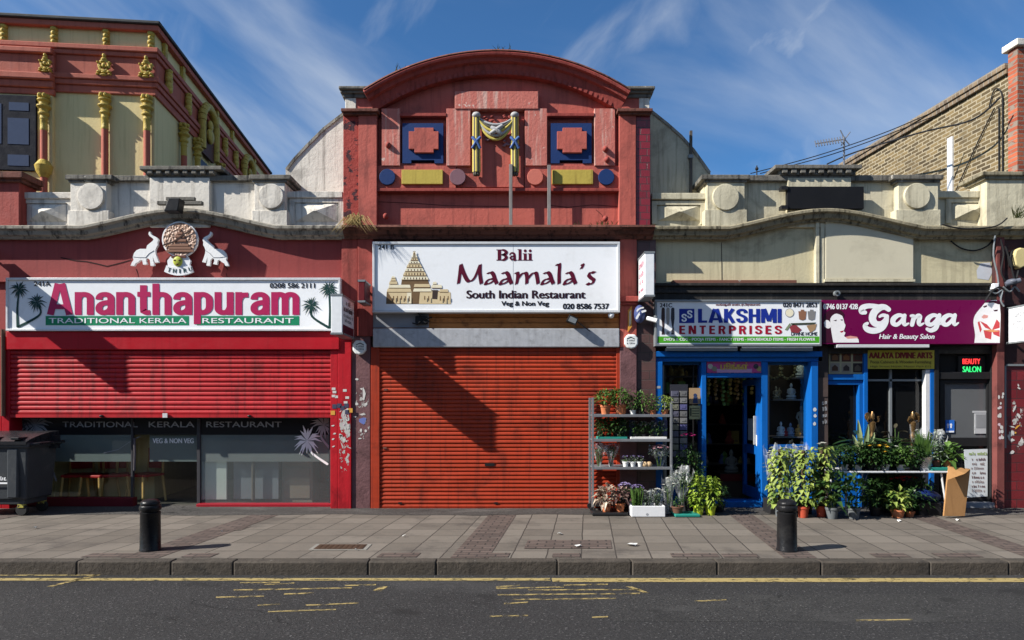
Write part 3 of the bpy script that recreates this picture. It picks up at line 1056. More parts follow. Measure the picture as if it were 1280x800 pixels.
# parapet
mb = MB()
mb.pb(100, 224, 360, 290, .14, .3)
pw = mb.build('parapet_wall', WHITE_P, RB)
mb = MB()
mb.pb(187, 222, 262, 284, .06, .3)
mb.build('centre_block', WHITE_P, pw, bevel=.008)
mb = MB()
mb.pb(130, 219, 322, 226, .07, .5)
mb.build('coping', COPING, pw, bevel=.012)
mb = MB()
mb.pb(174, 207, 277, 212, -.02, .6)
mb.pb(182, 212, 269, 219, .04, .5)
for i in range(8):
    mb.pb(184 + i * 11, 212.5, 190 + i * 11, 217, -.005, .1)
mb.build('centre_cap', COPING, pw, bevel=.01)
parapet_pier(RB, 88, 133, 228, 283, 113, 245, 16.5, WHITE_P, COPING)
parapet_pier(RB, 318, 356, 228, 283, 338.5, 245, 15.5, WHITE_P, COPING)
parapet_panel(RB, 24, 92, 240, 248, 276, WHITE_P, COPING, 32, 84, 255, 277)
parapet_panel(RB, 352, 428, 239, 247, 276, WHITE_P, COPING, 368, 423, 254, 277)
mb = MB()
mb.pb(-60, 222, 24, 290, -.02, .4)
p = mb.build('end_pier', PINK_D, RB, bevel=.01)
mb = MB()
mb.pb(-70, 214, 28, 222, -.12, .5)
mb.pb(-66, 222, 26, 227, -.07, .5)
mb.build('pier_cap', CORN_D, p, bevel=.012)
moulded(RB, arch_path(-260, 100, 220, 345, 428, 281, 259.5, -.12), .19, MOULD)
# red fascia box and shutter
mb = MB()
mb.pb(8, 414, 424, 437, -.035, .3)
mb.build('shutter_box', RED, RB, bevel=.01)
SHL = shutter(RB, 12, 437, 414, 518, .03, .077, RED_SH)
for px in (127, 312):
    mb = MB()
    mb.ball((X(px, .0), -.005, Z(520, .0)), (.035, .03, .02))
    mb.build('shutter_lug', BLACKP, SHL)
mb = MB()
mb.pb(203, 516.5, 209, 522, -.02, .02)
mb.build('shutter_plate', FRAMEW, SHL)
mb = MB()
mb.pb(-80, 420, 2, 642, .02, .4)
mb.pb(2, 437, 12, 642, .005, .35)
mb.build('pilaster', RED, RB, bevel=.008)
mb = MB()
mb.tube([(X(5, 0), -.02, Z(412)), (X(5, 0), -.02, Z(520))], .035, 10)
mb.build('downpipe', paint('brown_pipe', (.12, .06, .04), .5, .2, 6), RB, smooth=40)
mb = MB()
mb.pb(413, 437, 422, 642, .005, .35)
mb.pb(422, 414, 439, 642, .0, .35)
PILR = mb.build('pilaster', paint('red_pilaster_paint', (.42, .014, .022), .45, .14, 2, streak=((.16, .008, .012), .4), dirt=((.05, .006, .008), .7, 1.3), bump=.2, bs=18), RB, bevel=.008)
STK = [plain('sticker_white', (.55, .53, .50), .6), plain('sticker_pink', (.6, .45, .5), .6), plain('sticker_dark', (.05, .05, .09), .6), plain('sticker_orange', (.6, .3, .05), .6)]


def sticker(parent, px, py, w, h, mat, Y, ragged=.35, rot=0):
    mb = MB()
    n = 9
    x, z = X(px, Y), Z(py, Y)
    if ragged < .2:
        pts = [(-w, -h), (w, -h), (w, h), (-w, h)]
        pts = [(a * .5, b * .5) for a, b in pts]
    else:
        pts = [(w * .6 * math.cos(2 * math.pi * k / n) * random.uniform(1 - ragged, 1.1), h * .6 * math.sin(2 * math.pi * k / n) * random.uniform(1 - ragged, 1.1)) for k in range(n)]
    c, s = math.cos(rot), math.sin(rot)
    mb.quadv(*[(x + a * c - b * s, Y, z + a * s + b * c) for a, b in pts])
    return mb.build('sticker', mat, parent)


for px, py in ((431, 488), (434, 497), (432, 503), (417, 486), (418, 490), (417, 495), (421, 496)):
    sticker(PILR, px, py, .06, .04, STK[0], -.003 if px > 422 else .001, .1)
for px, py, k in ((418, 508, 2), (428, 510, 2), (433, 507, 2), (438, 513, 3), (416, 516, 3), (424, 507, 2), (434, 515, 2)):
    sticker(PILR, px, py, .07, .07, STK[k], -.004 if px > 422 else .0, .1)
def torn(parent, x0, y0, x1, y1, Y, lo, sc_=9, c=(.52, .50, .47)):
    """remains of a bill torn off the wall: one ragged sheet of paper"""
    m, nt, b = nodemat('torn_bill')
    nt.links.new(mix(nt, noise(nt, 14, 6, .6, off=2), tuple(v * .6 for v in c), c), b.inputs['Base Color'])
    b.inputs['Roughness'].default_value = .8
    tr = nt.nodes.new('ShaderNodeBsdfTransparent')
    ms = nt.nodes.new('ShaderNodeMixShader')
    n1 = noise(nt, sc_, 9, .68, (1, 1, .7), off=x0 * .37)
    nt.links.new(ramp(nt, n1, lo, lo + .015), ms.inputs[0])
    nt.links.new(tr.outputs[0], ms.inputs[1])
    nt.links.new(b.outputs[0], ms.inputs[2])
    nt.links.new(ms.outputs[0], nt.nodes['Material Output'].inputs[0])
    mb = MB()
    n, w = 14, x1 - x0
    pts = [(x0 + w * (.5 + .5 * math.cos(2 * math.pi * k / n)), (y0 + y1) / 2 + (y1 - y0) / 2 * math.sin(2 * math.pi * k / n) * random.uniform(.8, 1)) for k in range(n)]
    mb.flat(pts[::-1], Y)
    return mb.build('torn_bill', m, parent)


torn(PILR, 424, 508, 438, 566, -.0022, .50)
torn(PILR, 424, 530, 437, 600, -.0018, .56, 14)
for i in range(34):
    a = random.gauss(0, 1)
    py = 536 + a * 14
    px = 430.5 + random.uniform(-6, 6)
    sticker(PILR, px, min(max(py, 505), 582), random.choice((.02, .025, .03, .04, .06, .09)), random.choice((.015, .02, .03, .045, .06)), STK[0 if random.random() < .9 else 1], -.003 - .0006 * (i % 8), .75, random.uniform(0, 3))
for px, py in ((416, 532), (418, 542), (416, 549), (417, 558)):
    sticker(PILR, px, py, .05, .025, STK[0], .001, .5, .3)
mb = MB()
mb.pb(439, 420, 463, 642, .03, .35)
PILM = mb.build('pilaster', MAUVE, RB, bevel=.01)
for px, py, w, h in ((455, 492, .05, .22), (446, 505, .06, .05), (458, 505, .04, .06), (446, 474, .05, .04), (453, 518, .1, .03), (444, 521, .05, .03), (451, 538, .04, .06), (457, 539, .05, .05), (450, 548, .06, .02), (452, 486, .05, .03)):
    sticker(PILM, px, py, w, h, STK[0], .026, .55)
sticker(PILM, 454, 525, .14, .12, plain('blue_spray', (.12, .16, .4), .6), .027, .6)

# shop window of the red building
GY = .30
mb = MB()
mb.pb(12, 519, 416, 523, GY - .02, .06)
mb.pb(12, 522, 24, 636, GY - .03, .07)
mb.pb(411, 522, 416, 640, GY - .03, .07)
mb.pb(246, 523, 250, 634, GY - .03, .06)
mb.pb(163.5, 523, 166, 636, GY - .03, .06)
mb.build('window_frame', paint('dark_frame', (.05, .05, .055), .4, .2, 5), RB, bevel=.004)
mb = MB()
mb.pb(12, 622, 166, 645, .22, .14)
mb.build('stall_riser', paint('dark_red_riser', (.13, .010, .016), .5, .2, 3), RB, bevel=.01)
mb = MB()
mb.pb(245, 630, 413, 634, .18, .2)
mb.pb(249, 634, 409, 645, .23, .14)
mb.pb(245, 634, 249, 645, .18, .2)
mb.pb(409, 634, 413, 645, .18, .2)
mb.build('stall_riser', paint('red_riser', (.27, .012, .022), .45, .15, 3), RB, bevel=.008)


def pane(x0, y0, x1, y1, mat, parent, Y=GY, name='pane'):
    mb = MB()
    mb.flat([(x0, y1), (x1, y1), (x1, y0), (x0, y0)], Y)
    return mb.build(name, mat, parent)


PL = pane(24, 523, 163.5, 622, GLASS, RB)
pane(24, 543.5, 163.5, 577, FILM, PL, GY + .004, 'frosted_film')
PR = pane(250, 523, 411, 630, GLASSD, RB)
pane(250, 543.5, 411, 577, FILMG, PR, GY + .004, 'frosted_film')
PD = pane(166, 523, 246, 640, GLASS, RB, GY + .05, 'door_pane')
pane(187, 543, 246, 577, FILM, PD, GY + .054, 'frosted_film')
mb = MB()
mb.tube([(X(168, .25), .25, Z(548, .25)), (X(168.6, .24), .24, Z(566, .24)), (X(168, .25), .25, Z(588, .25))], .018, 8)
mb.build('door_chain', paint('dull_chain', (.10, .09, .10), .6, .4, 20), PD)
# dark transom band with lettering
band = pane(24, 523, 411, 543.5, plain('black_transom_film', (.012, .012, .014), .25), RB, GY - .004, 'transom_band')
for w_, a, b_ in (('TRADITIONAL', 78, 172), ('KERALA', 186, 243), ('RESTAURANT', 258, 352)):
    text(w_, a, 527, b_, 534, GY - .008, TXT_GREY, band, bold=.02)
text('VEG & NON VEG', 191, 548, 242, 554, GY + .046, TXT_W, PD, bold=.04)


def palm(mb, base, top, r, Y, n=15, bend=.15, trunk=.012, seed=1, fall=.5):
    rnd = random.Random(seed)
    bx, bz = X(base[0], Y), Z(base[1], Y)
    tx, tz = X(top[0], Y), Z(top[1], Y)
    R_ = S(r, Y)
    mid = ((bx + tx) / 2 + bend * (tz - bz), (bz + tz) / 2)
    pts = smoothpts([(bx, bz), mid, (tx, tz)], 6)
    mb.brush([(x, z, trunk * (1.25 - .6 * i / len(pts))) for i, (x, z) in enumerate(pts)], Y)
    for k in range(n):
        a = 2 * math.pi * k / n + rnd.uniform(-.12, .12)
        l = R_ * rnd.uniform(.75, 1.08)
        ex, ez = tx + l * math.cos(a), tz + l * (math.sin(a) - fall * .35 * abs(math.cos(a)))
        mx, mz = tx + .5 * l * math.cos(a), tz + .5 * l * (math.sin(a) + .16)
        w = R_ * .075
        yy = Y - .0005 * (k + 1)
        px_, pz_ = -math.sin(a) * w, math.cos(a) * w
        mb.quadv((tx, yy, tz), (mx - px_, yy, mz - pz_), (ex, yy, ez), (mx + px_, yy, mz + pz_))


for base, top, r, m_, Y, par in (((70, 600), (44, 531), 22, TXT_GREY, GY - .008, RB), ((30, 600), (27, 525), 18, plain('dark_grey_palm', (.08, .09, .1), .5), GY - .009, RB), ((409, 580), (384, 551), 20, TXT_W, GY - .007, RB), ((412, 560), (405, 531), 17, TXT_GREY, GY - .009, RB)):  # the far left palm decal is a plain darker grey
    mb = MB()
    palm(mb, base, top, r, Y, 17, -.25 if base[0] > 300 else 0, .016, int(r))
    mb.build('palm_decal', m_, par)
mb = MB()
mb.nib([(X(a, GY), Z(b, GY)) for a, b in ((130, 566), (148, 562), (163, 552), (176, 545))], .003, .006, GY - .006)
mb.build('scratch_decal', TXT_GREY, RB)
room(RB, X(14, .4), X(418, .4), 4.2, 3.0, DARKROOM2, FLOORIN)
ROOF = paint('roof_felt', (.06, .06, .06), .9)
mb = MB()
mb.box(X(-260), X(426), .45, 7, Z(285), Z(283))
mb.box(X(-260), X(426), 7, 7.2, 0, Z(283))
mb.build('roof', ROOF, RB)

# inside: boards behind the glass, a counter, chairs
mb = MB()
mb.box(X(254, .36), X(283, .36), .36, .40, .1, Z(541, .36))
mb.box(X(252, .36), X(256, .36), .345, .42, .1, Z(541, .36))
tag(mb.build('display_board', paint('pale_green_board', (.62, .68, .62), .6, .1, 2)), 'pale greenish board standing just inside the window beside the restaurant door', 'board')
mb = MB()
mb.box(X(292, .44), X(348, .44), .44, .48, .1, Z(545, .44))
mb.box(X(290, .44), X(350, .44), .42, .50, Z(545, .44), Z(543, .44))
tag(mb.build('display_board', paint('slate_board', (.20, .23, .26), .6, .1, 2)), 'slate grey panel inside the window between pale board and brown crate', 'board')
mb = MB()
mb.box(X(352, .5), X(390, .5), .52, .95, .02, Z(576, .5))
mb.box(X(355, .5), X(387, .5), .505, .52, .1, Z(585, .5))
tag(mb.build('counter', paint('brown_counter', (.26, .22, .17), .6, .15, 3)), 'brownish boxy counter behind the right pane under the white palm decal', 'counter')
mb = MB()
mb.ball((X(316, .34), .38, Z(558, .34)), (.15, .035, .2))
mb.lathe([(.03, -.9), (.03, -.1)], (X(316, .34), .36, Z(558, .34)), 8)
tag(mb.build('hanging_lamp', plain('dusky_shade', (.12, .10, .08), .6), smooth=50), 'dusky round shaded lamp on a stand seen through the right restaurant window', 'lamp')

CHWOOD = paint('honey_wood', (.55, .34, .12), .5, .2, 6)
CHRED = plain('red_seat_vinyl', (.38, .02, .02), .5)


def make_chair():
    t = thing('dining_chair', 'x', 'chair', (0, 0, 0), 'dining chairs inside the restaurant', local=True)
    mb = MB()
    mb.box(-.21, .21, -.21, .21, .44, .49)
    mb.build('seat', CHRED, t, bevel=.015)
    mb = MB()
    mb.box(-.19, .19, .19, .225, .56, .92)
    mb.build('backrest', CHRED, t, bevel=.015)
    for sx in (-1, 1):
        for sy in (-1, 1):
            mb = MB()
            mb.tube([(sx * .22, sy * .22, 0), (sx * .18, sy * .19, .45)] + ([(sx * .18, .22, .95)] if sy > 0 else []), .022, 8)
            mb.build('leg', CHWOOD, t, smooth=40)
    return t


ch = make_chair()
spots = [(X(98, .66), .66, .3), (X(124, .62), .62, -.2), (X(144, .7), .70, .5), (X(182, .75), .75, -.4)]
labs = ['leftmost red seated wooden dining chair, nearest the grey wheelie bin', 'wooden dining chair with red seat, second from the bin in the dark window', 'third wooden dining chair from the bin, set slightly deeper in the room', 'wooden dining chair closest to the glass restaurant door']
ch.location, ch.rotation_euler, ch['label'] = (spots[0][0], spots[0][1], .012), (0, 0, spots[0][2]), labs[0]
for (x, y, a), l in list(zip(spots, labs))[1:]:
    copy_thing(ch, (x, y, .012), l, a)

# ----------------------------------------------------------------- signboard of the red building
SG = thing('shop_sign', 'long white signboard reading Ananthapuram in crimson with palm trees at both ends', 'sign', (X(216), -.06, Z(380)))
mb = MB()
mb.pb(9, 350, 423, 411, -.06, .16)
mb.build('panel', SIGNW, SG)
mb = MB()
mb.pb(7, 347, 425.5, 350, -.085, .18)
mb.pb(7, 411, 425.5, 413.5, -.085, .18)
mb.pb(7, 350, 9.5, 411, -.083, .18)
mb.pb(423, 350, 425.5, 411, -.083, .18)
mb.build('frame', FRAMEW, SG, bevel=.004)
Y = -.063
mb = MB()
for a, b_ in ((57, 236), (246, 374)):
    mb.pb(a, 395, b_, 406.5, Y, .002)
mb.build('green_band', TXT_GREEN, SG)
bold_text('Ananthapuram', 58.5, 354.5, 374.5, 393.5, Y - .002, TXT_CRIM, SG, wx=.215, wz=.155)
text('TRADITIONAL KERALA', 61, 397.5, 233, 404, Y - .003, TXT_W, SG, bold=.02)
text('RESTAURANT', 253, 397.5, 367, 404, Y - .003, TXT_W, SG, bold=.02)
text('241A', 42.5, 351.8, 63, 357.5, Y - .002, TXT_K, SG, bold=.05)
text('0208 586 2111', 337.5, 354, 393.5, 360, Y - .002, TXT_K, SG, bold=.05)
for base, top, r, bd, sd in (((22, 408), (24, 362), 13, -.03, 1), ((24, 408), (46, 378), 13, .5, 2), ((412, 410), (411, 362), 13, .02, 3), ((410, 409), (389, 382), 13, -.35, 4)):
    mb = MB()
    palm(mb, base, top, r, Y - .002, 17, bd, .017, sd)
    mb.build('palm_motif', TXT_PALM, SG)

# emblem
EY = -.02
t = thing('temple_medallion', 'round brown carved medallion with white rim above the arched white sign', 'emblem', (X(224), EY, Z(299)))
mb = MB()
mb.disc(224.6, 299, 22.3, EY, .05, 48)
mb.build('rim', TXT_W, t)
m, nt, b = nodemat('carved_brown_relief')
vo = nt.nodes.new('ShaderNodeTexVoronoi')
vo.inputs['Scale'].default_value = 28
tc = nt.nodes.new('ShaderNodeTexCoord')
nt.links.new(tc.outputs['Object'], vo.inputs['Vector'])
nt.links.new(mix(nt, ramp(nt, vo.outputs[0], .1, .6), (.09, .04, .025), (.40, .24, .16)), b.inputs['Base Color'])
bumpnode(nt, b, vo.outputs[0], .7)
mb = MB()
mb.disc(224.6, 299, 20.6, EY - .012, .02, 48)
mb.build('relief', m, t)
mb = MB()
REL = plain('relief_brown', (.22, .11, .07), .6)
for i, (w, y) in enumerate(((17, 315), (14, 311.5), (11, 308), (8, 302), (6, 297), (3.5, 293), (1.2, 289))):
    mb.pb(224.6 - w, y - 3, 224.6 + w, y, EY - .026, .02)
mb.build('carved_tower', REL, t, bevel=.004)
mb = MB()
mb.nib([(X(a, EY), Z(b_, EY)) for a, b_ in ((205, 307), (218, 303), (230, 294), (242, 287))], .006, .018, EY - .03)
mb.build('crack', plain('crack_dark', (.04, .02, .015), .8), t)
t = thing('scroll_plaque', 'white scroll plaque lettered THIRU with a small green painted mask', 'emblem', (X(223), EY, Z(333)))
mb = MB()
arc = [(205 + 36 * i / 10, 341.5 - 4.6 * (1 - ((i - 5) / 5) ** 2) * -1 - 2) for i in range(11)]
up = [(208 + 30 * i / 10, 331.5 + 2.5 * (1 - ((i - 5) / 5) ** 2)) for i in range(11)]
mb.pp(up[::-1] + arc, EY - .02, .05)
mb.pp([(210, 334), (236, 334), (238, 326), (234, 320.5), (213, 320.5), (209, 326)], EY - .012, .05)
mb.build('scroll', TXT_W, t)
for i, c in enumerate('THIRU'):
    cx_, cy_ = 210 + i * 6.9, 336.5 + 2.6 * (1 - ((i - 2) / 2.3) ** 2)
    an = (2 - i) * .14
    hx, hz = S(3.9, EY), S(5.2, EY)
    cx_ += 1.3 if c == 'I' else 0
    if c == 'I': hx *= .3
    ca, sa = math.cos(-an), math.sin(-an)
    O = Vector((X(cx_, EY), EY - .024, Z(cy_ + 2.6, EY)))
    text_on(c, O, (hx * ca, 0, hx * sa), (-hz * sa, 0, hz * ca), TXT_PALM, t, bold=.05)
mb = MB()
mb.ball((X(223, EY), EY - .02, Z(327, EY)), (S(6, EY), .03, S(6.4, EY)), 16, 10)
mb.build('mask', plain('mask_green', (.38, .42, .05), .5), t, smooth=60)
mb = MB()
for dx in (-3, 3):
    mb.ball((X(223 + dx, EY), EY - .045, Z(326, EY)), (S(1.6, EY), .012, S(1, EY)), 8, 6)
mb.ball((X(223, EY), EY - .045, Z(331, EY)), (S(1.8, EY), .012, S(.8, EY)), 8, 6)
mb.pb(214, 319.5, 232, 322, EY - .03, .03)
mb.build('mask_features', plain('mask_dark', (.1, .03, .02), .6), t, smooth=50)

EL = [(288, 240), (300, 235), (305, 254), (322, 273), (345, 282), (370, 297), (381, 320), (373, 345), (376, 370), (362, 392), (352, 420), (354, 452), (372, 505), (386, 540), (350, 546), (332, 500), (328, 482), (331, 530), (342, 574), (305, 578), (298, 520), (282, 502), (262, 506), (258, 530), (270, 560), (230, 566), (222, 522), (205, 518), (180, 540), (152, 555), (142, 577), (105, 576), (118, 545), (135, 520), (128, 490), (140, 450), (165, 422), (200, 408), (262, 408), (270, 375), (300, 350), (325, 330), (336, 312), (318, 296), (295, 280), (284, 262)]
for lab, fx in (('white cut-out elephant facing right, trunk raised towards the medallion', lambda x: x), ('white cut-out elephant facing left, trunk raised towards the medallion', lambda x: 914 - (x - 288) * .95)):
    mb = MB()
    pts = [(150 + fx(x) / 8, 260 + y / 8) for x, y in EL]
    mb.pp(pts, EY - .02, .05)
    o = mb.build('elephant_figure', paint('elephant_white_' + str(len(lab)), (.8, .8, .79), .5, .04, 6))
    tag(o, lab, 'elephant figure', 'elephants either side of the medallion')
    mb = MB()
    pts = [(150 + fx(x) / 8, 260 + y / 8) for x, y in ((140, 490), (200, 497), (262, 497), (300, 455), (345, 428))]
    for a, b_ in zip(pts[:-1], pts[1:]):
        mb.tube([(X(a[0], EY), EY - .022, Z(a[1], EY)), (X(b_[0], EY), EY - .022, Z(b_[1], EY))], .004, 6)
    mb.build('harness_line', TXT_GREY, o)
# cracks in the red render
CRK = plain('crack_black', (.03, .01, .01), .9)
for pts in (((76, 322), (95, 326), (108, 327), (122, 330), (134, 333), (150, 329), (164, 325)), ((170, 336), (172, 341), (173, 347)), ((281, 332), (285, 337), (283, 342), (284, 347)), ((60, 286), (98, 282), (104, 296))):
    mb = MB()
    mb.nib([(X(a, .1), Z(b_, .1)) for a, b_ in pts], .003, .009, .096)
    mb.build('render_crack', CRK, RB)

# floodlight over the arch
t = thing('floodlight', 'dark metal floodlight on a bracket above the arched cornice', 'lamp', (X(214, -.2), -.2, Z(262, -.2)))
mb = MB()
mb.pb(196, 251, 252, 255.5, -.14, .08)
mb.pb(207, 246, 243, 250, -.13, .06)
mb.build('bracket', COPING, t, bevel=.005)
mb = MB()
bx = [(X(207, -.3), Z(265, -.3)), (X(224, -.3), Z(265, -.3)), (X(227, -.3), Z(249, -.3)), (X(213, -.3), Z(249, -.3))]
mb.prism(bx, -.36, -.18)
mb.build('housing', BLACKP, t, bevel=.01)

# ----------------------------------------------------------------- the middle, terracotta building
TB = thing('terracotta_shop_building', 'tall terracotta shopfront with curved pediment and closed orange shutter', 'building', (X(620), .1, 0))
ACX, ACY, AR = 621., 369., 305.


def apt(r, deg, Y):
    a = R(deg)
    return (X(ACX + r * math.sin(a), Y), Z(ACY - r * math.cos(a), Y))


# main upper wall with an arched top
mb = MB()
pts = [(X(462, .14), Z(300, .14)), (X(781, .14), Z(300, .14))]
pts += [apt(296, d, .14) for d in range(32, -33, -2)]
mb.prism(pts, .14, .45)
WALLT = mb.build('wall', PINK, TB)
# pediment
mb = MB()
path = [apt(AR, d, -.14) for d in [-33.2 + i * 66.4 / 60 for i in range(61)]]
th = S(23, -.14)
mb.sweep(path, [(0, .45), (0, -.16), (-.035, -.18), (-.065, -.17), (-.075, -.11), (-.13, -.09), (-.145, -.03), (-.20, -.01), (-th, .02), (-th, .45)])
PED = mb.build('pediment', PINK_D, TB, smooth=25)
mb = MB()
for i in range(44):
    d = -30.6 + i * 61.2 / 43
    a0, a1 = d - .42, d + .42
    p = [apt(283, a0, .0), apt(283, a1, .0), apt(276.5, a1, .0), apt(276.5, a0, .0)]
    mb.prism(p, .0, .2)
mb.build('dentil_course', PINK_D, PED)
mb = MB()
mb.sweep([apt(AR + .3, d, -.14) for d in [-33 + i * 66 / 40 for i in range(41)]], [(.02, .5), (.02, -.16), (-.01, -.185), (-.012, .5)])
mb.build('pediment_capping', CORN_D, PED, smooth=25)
# end piers of the pediment
for sx, px0, px1, capx0, capx1 in ((-1, 429, 470, 423, 466), (1, 775, 813, 778, 819)):
    mb = MB()
    mb.pb(433 if sx < 0 else 777, 122, 466 if sx < 0 else 811, 140, .0, .45)
    p = mb.build('pier_block', PINK if True else WHITE_P, TB, bevel=.008)
    mb = MB()
    a, b_ = (431.5, 445) if sx < 0 else (799, 812)
    mb.pb(a, 121.5, b_, 137, -.012, .46)
    mb.build('bare_stone', WHITE_P, p, bevel=.008)
    mb = MB()
    mb.pb(capx0, 107, capx1, 111, -.12, .6)
    mb.pb(capx0 + 2, 111, capx1 - 2, 116, -.07, .55)
    mb.pb(capx0 + 5, 116, capx1 - 5, 122, -.03, .5)
    mb.build('pier_cap', COPING, p, bevel=.014)
    mb = MB()
    mb.pb(px0 - 3, 135, px1 + 3, 139, -.09, .55)
    mb.pb(px0 - 1, 139, px1 + 1, 143, -.045, .5)
    mb.build('pier_ledge', CORN_D, p, bevel=.008)
mb = MB()
mb.pb(448, 143, 471, 283, -.0, .4)
mb.build('pilaster', PINK, TB, bevel=.006)
mb = MB()
mb.pb(429, 143, 448, 283, .025, .4)
mb.build('pilaster', DAMAGED, TB, bevel=.006)
mb = MB()
mb.pb(774, 143, 795, 283, -.0, .4)
mb.build('pilaster', PINK, TB, bevel=.006)
mb = MB()
mb.pb(795, 143, 813, 283, .025, .4)
mb.build('tiled_pilaster', TILE_M, TB, bevel=.006)
# panels and ornaments
mb = MB()
mb.pb(568.5, 114, 673, 136, .015, .2)
mb.build('attic_block', PINK_W, TB, bevel=.008)
for x0, x1 in ((477, 500), (558, 588), (656, 684), (743, 769)):
    mb = MB()
    mb.pb(x0, 135.5, x1, 207, .03, .2)
    mb.build('attic_pilaster', PINK_W, TB, bevel=.006)
for x0, x1 in ((500, 558), (684, 743)):
    mb = MB()
    mb.pb(x0, 141, x1, 145, .02, .2)
    mb.build('ledge', PINK_D, TB, bevel=.006)
mb = MB()
mb.pb(471, 207, 570, 235, .055, .2)
mb.pb(500, 204, 559, 236, .07, .15)
mb.pb(656, 207, 774, 235, .055, .2)
mb.pb(683, 204, 744, 236, .07, .15)
mb.pb(571, 145, 655, 234, .085, .1)
mb.build('frieze_band', PINK, TB, bevel=.005)
mb = MB()
mb.pb(470, 235, 775, 239, .02, .3)
mb.build('string_course', PINK_D, TB, bevel=.008)
for px, m_ in ((484, NAVY), (572, MAUVE_D), (669, paint('salmon_paint', (.52, .15, .11), .7, .1, 3)), (758, NAVY)):
    mb = MB()
    mb.disc(px, 221, 10, .015, .06)
    mb.build('roundel', m_, TB, bevel=.006)
for px in (502, 690):
    mb = MB()
    mb.pb(px, 212, px + 51.5, 230, .015, .07)
    mb.build('yellow_tablet', YELLOW, TB, bevel=.006)
for px in (503, 688.5):
    mb = MB()
    mb.pp([(px, 154), (px + 51, 154), (px + 51, 204), (px + 40, 204), (px + 40, 200), (px + 11, 200), (px + 11, 204), (px, 204)], .045, .1)
    p = mb.build('blind_window', NAVY, TB)
    mb = MB()
    mb.pp([(px + 8, 164), (px + 15, 164), (px + 15, 159.5), (px + 39, 159.5), (px + 39, 164), (px + 45, 164), (px + 45, 186), (px + 39, 186), (px + 39, 190.5), (px + 15, 190.5), (px + 15, 186), (px + 8, 186)], .0, .06)
    mb.build('raised_cross_panel', PINK, p, bevel=.004)

# draped swag
SW = thing('plaster_swag', 'yellow and blue plaster curtain swag mounted on the terracotta facade', 'ornament', (X(620), .03, Z(180)))
YEL2 = paint('swag_yellow', (.52, .42, .10), .6, .2, 5, bump=.1)
GRN = paint('swag_stripe', (.10, .09, .07), .6, .2, 5)
BLU2 = paint('swag_blue', (.06, .12, .30), .6, .2, 5)
GRY2 = paint('swag_grey', (.36, .36, .36), .7, .2, 5)
for x in (595.5, 643.5):
    mb = MB()
    for k in range(5):
        a = -.9 + k * .45
        cx_ = X(x, .03) + .052 * math.sin(a)
        cy_ = .05 - .05 * math.cos(a)
        mb.mi = k % 2
        mb.tube([(cx_, cy_, Z(143, 0)), (cx_, cy_ - .008, Z(180)), (cx_ + .004, cy_ - .01, Z(215))], [.022, .024, .027], 8)
    mb.build('hanging_fold', [YEL2, GRN], SW, smooth=50)
    mb = MB()
    mb.ball((X(x, .02), .01, Z(143.5)), (.07, .06, .05))
    mb.build('knot', GRY2, SW, smooth=60)
    mb = MB()
    for s in (-1, 1):
        mb.tube([(X(x - 5 * s), -.02, Z(172)), (X(x), -.05, Z(178)), (X(x + 5 * s), -.02, Z(186))], .024, 8)
    mb.build('ribbon', BLU2, SW, smooth=50)
    mb = MB()
    for k in range(7):
        a = k * 2 * math.pi / 7
        mb.ball((X(x) + .04 * math.cos(a), .02 + .03 * math.sin(a), Z(217)), (.02, .02, .035), 8, 6)
    mb.build('tassel', GRN, SW, smooth=50)
mb = MB()
for k in range(5):
    sag = 10 + k * 3
    mb.mi = (2, 1, 0, 2, 0)[k]
    pts = [(598 + 44 * i / 12, 146 + k * 1.6 + sag * (1 - ((i - 6) / 6) ** 2)) for i in range(13)]
    mb.tube([(X(a), .03 - .03 * math.sin(math.pi * i / 12) - .01 * (2 - abs(k - 2)), Z(b_)) for i, (a, b_) in enumerate(pts)], [.015 + .009 * math.sin(math.pi * i / 12) for i in range(13)], 8)
mb.build('swag_fold', [YEL2, GRN, GRY2], SW, smooth=50)
mb = MB()
mb.tube([(X(613), -.03, Z(168)), (X(621), -.055, Z(164)), (X(628), -.03, Z(158))], [.03, .045, .03], 8)
mb.tube([(X(614), -.03, Z(160)), (X(621), -.055, Z(164)), (X(627), -.03, Z(169))], [.03, .045, .03], 8)
mb.build('centre_knot', GRY2, SW, smooth=50)
random.seed(5)
for cx_, cy_ in ((611, 147), (634, 147), (610, 172), (635, 177)):
    mb = MB()
    for i in range(7):
        a = random.uniform(0, 6.28)
        x, z = X(cx_ + random.uniform(-5, 5)), Z(cy_ + random.uniform(-4, 4))
        mb.ball((x, .055, z), (.03, .02, .018), 7, 5)
    mb.build('plaster_leaf', PINK_D if cy_ < 160 else plain('mauve_leaf', (.22, .12, .15), .7), SW, smooth=50)

for px, y0, y1, lab in ((638.5, 205, 282, 'weathered grey wooden post below the swag, left one of the two'), (686.5, 206, 282, 'weathered grey wooden post beside the right yellow tablet')):
    mb = MB()
    mb.pb(px - 2.1, y0, px + 2.1, y1, -.06, .045)
    tag(mb.build('wooden_post', paint('weathered_timber', (.22, .20, .19), .8, .3, 6, streak=((.06, .05, .05), .5)), bevel=.004), lab, 'post', 'posts on the terracotta facade')
for px, py in ((485, 181), (757, 186), (759, 199), (482, 270), (757, 273)):
    mb = MB()
    mb.ball((X(px), .02, Z(py)), (.045, .06, .05))
    mb.build('broken_bracket', PINK_D, TB, smooth=50)
CRK2 = plain('crack_red', (.12, .03, .025), .9)
for pts in (((471, 252), (520, 254), (560, 257), (640, 258)), ((684, 256), (710, 259), (740, 256), (774, 258)), ((745, 262), (752, 268), (756, 276)), ((600, 207), (620, 208), (634, 206))):
    mb = MB()
    mb.nib([(X(a, .13), Z(b_, .13)) for a, b_ in pts], .002, .006, .137)
    mb.build('render_crack', CRK2, TB)

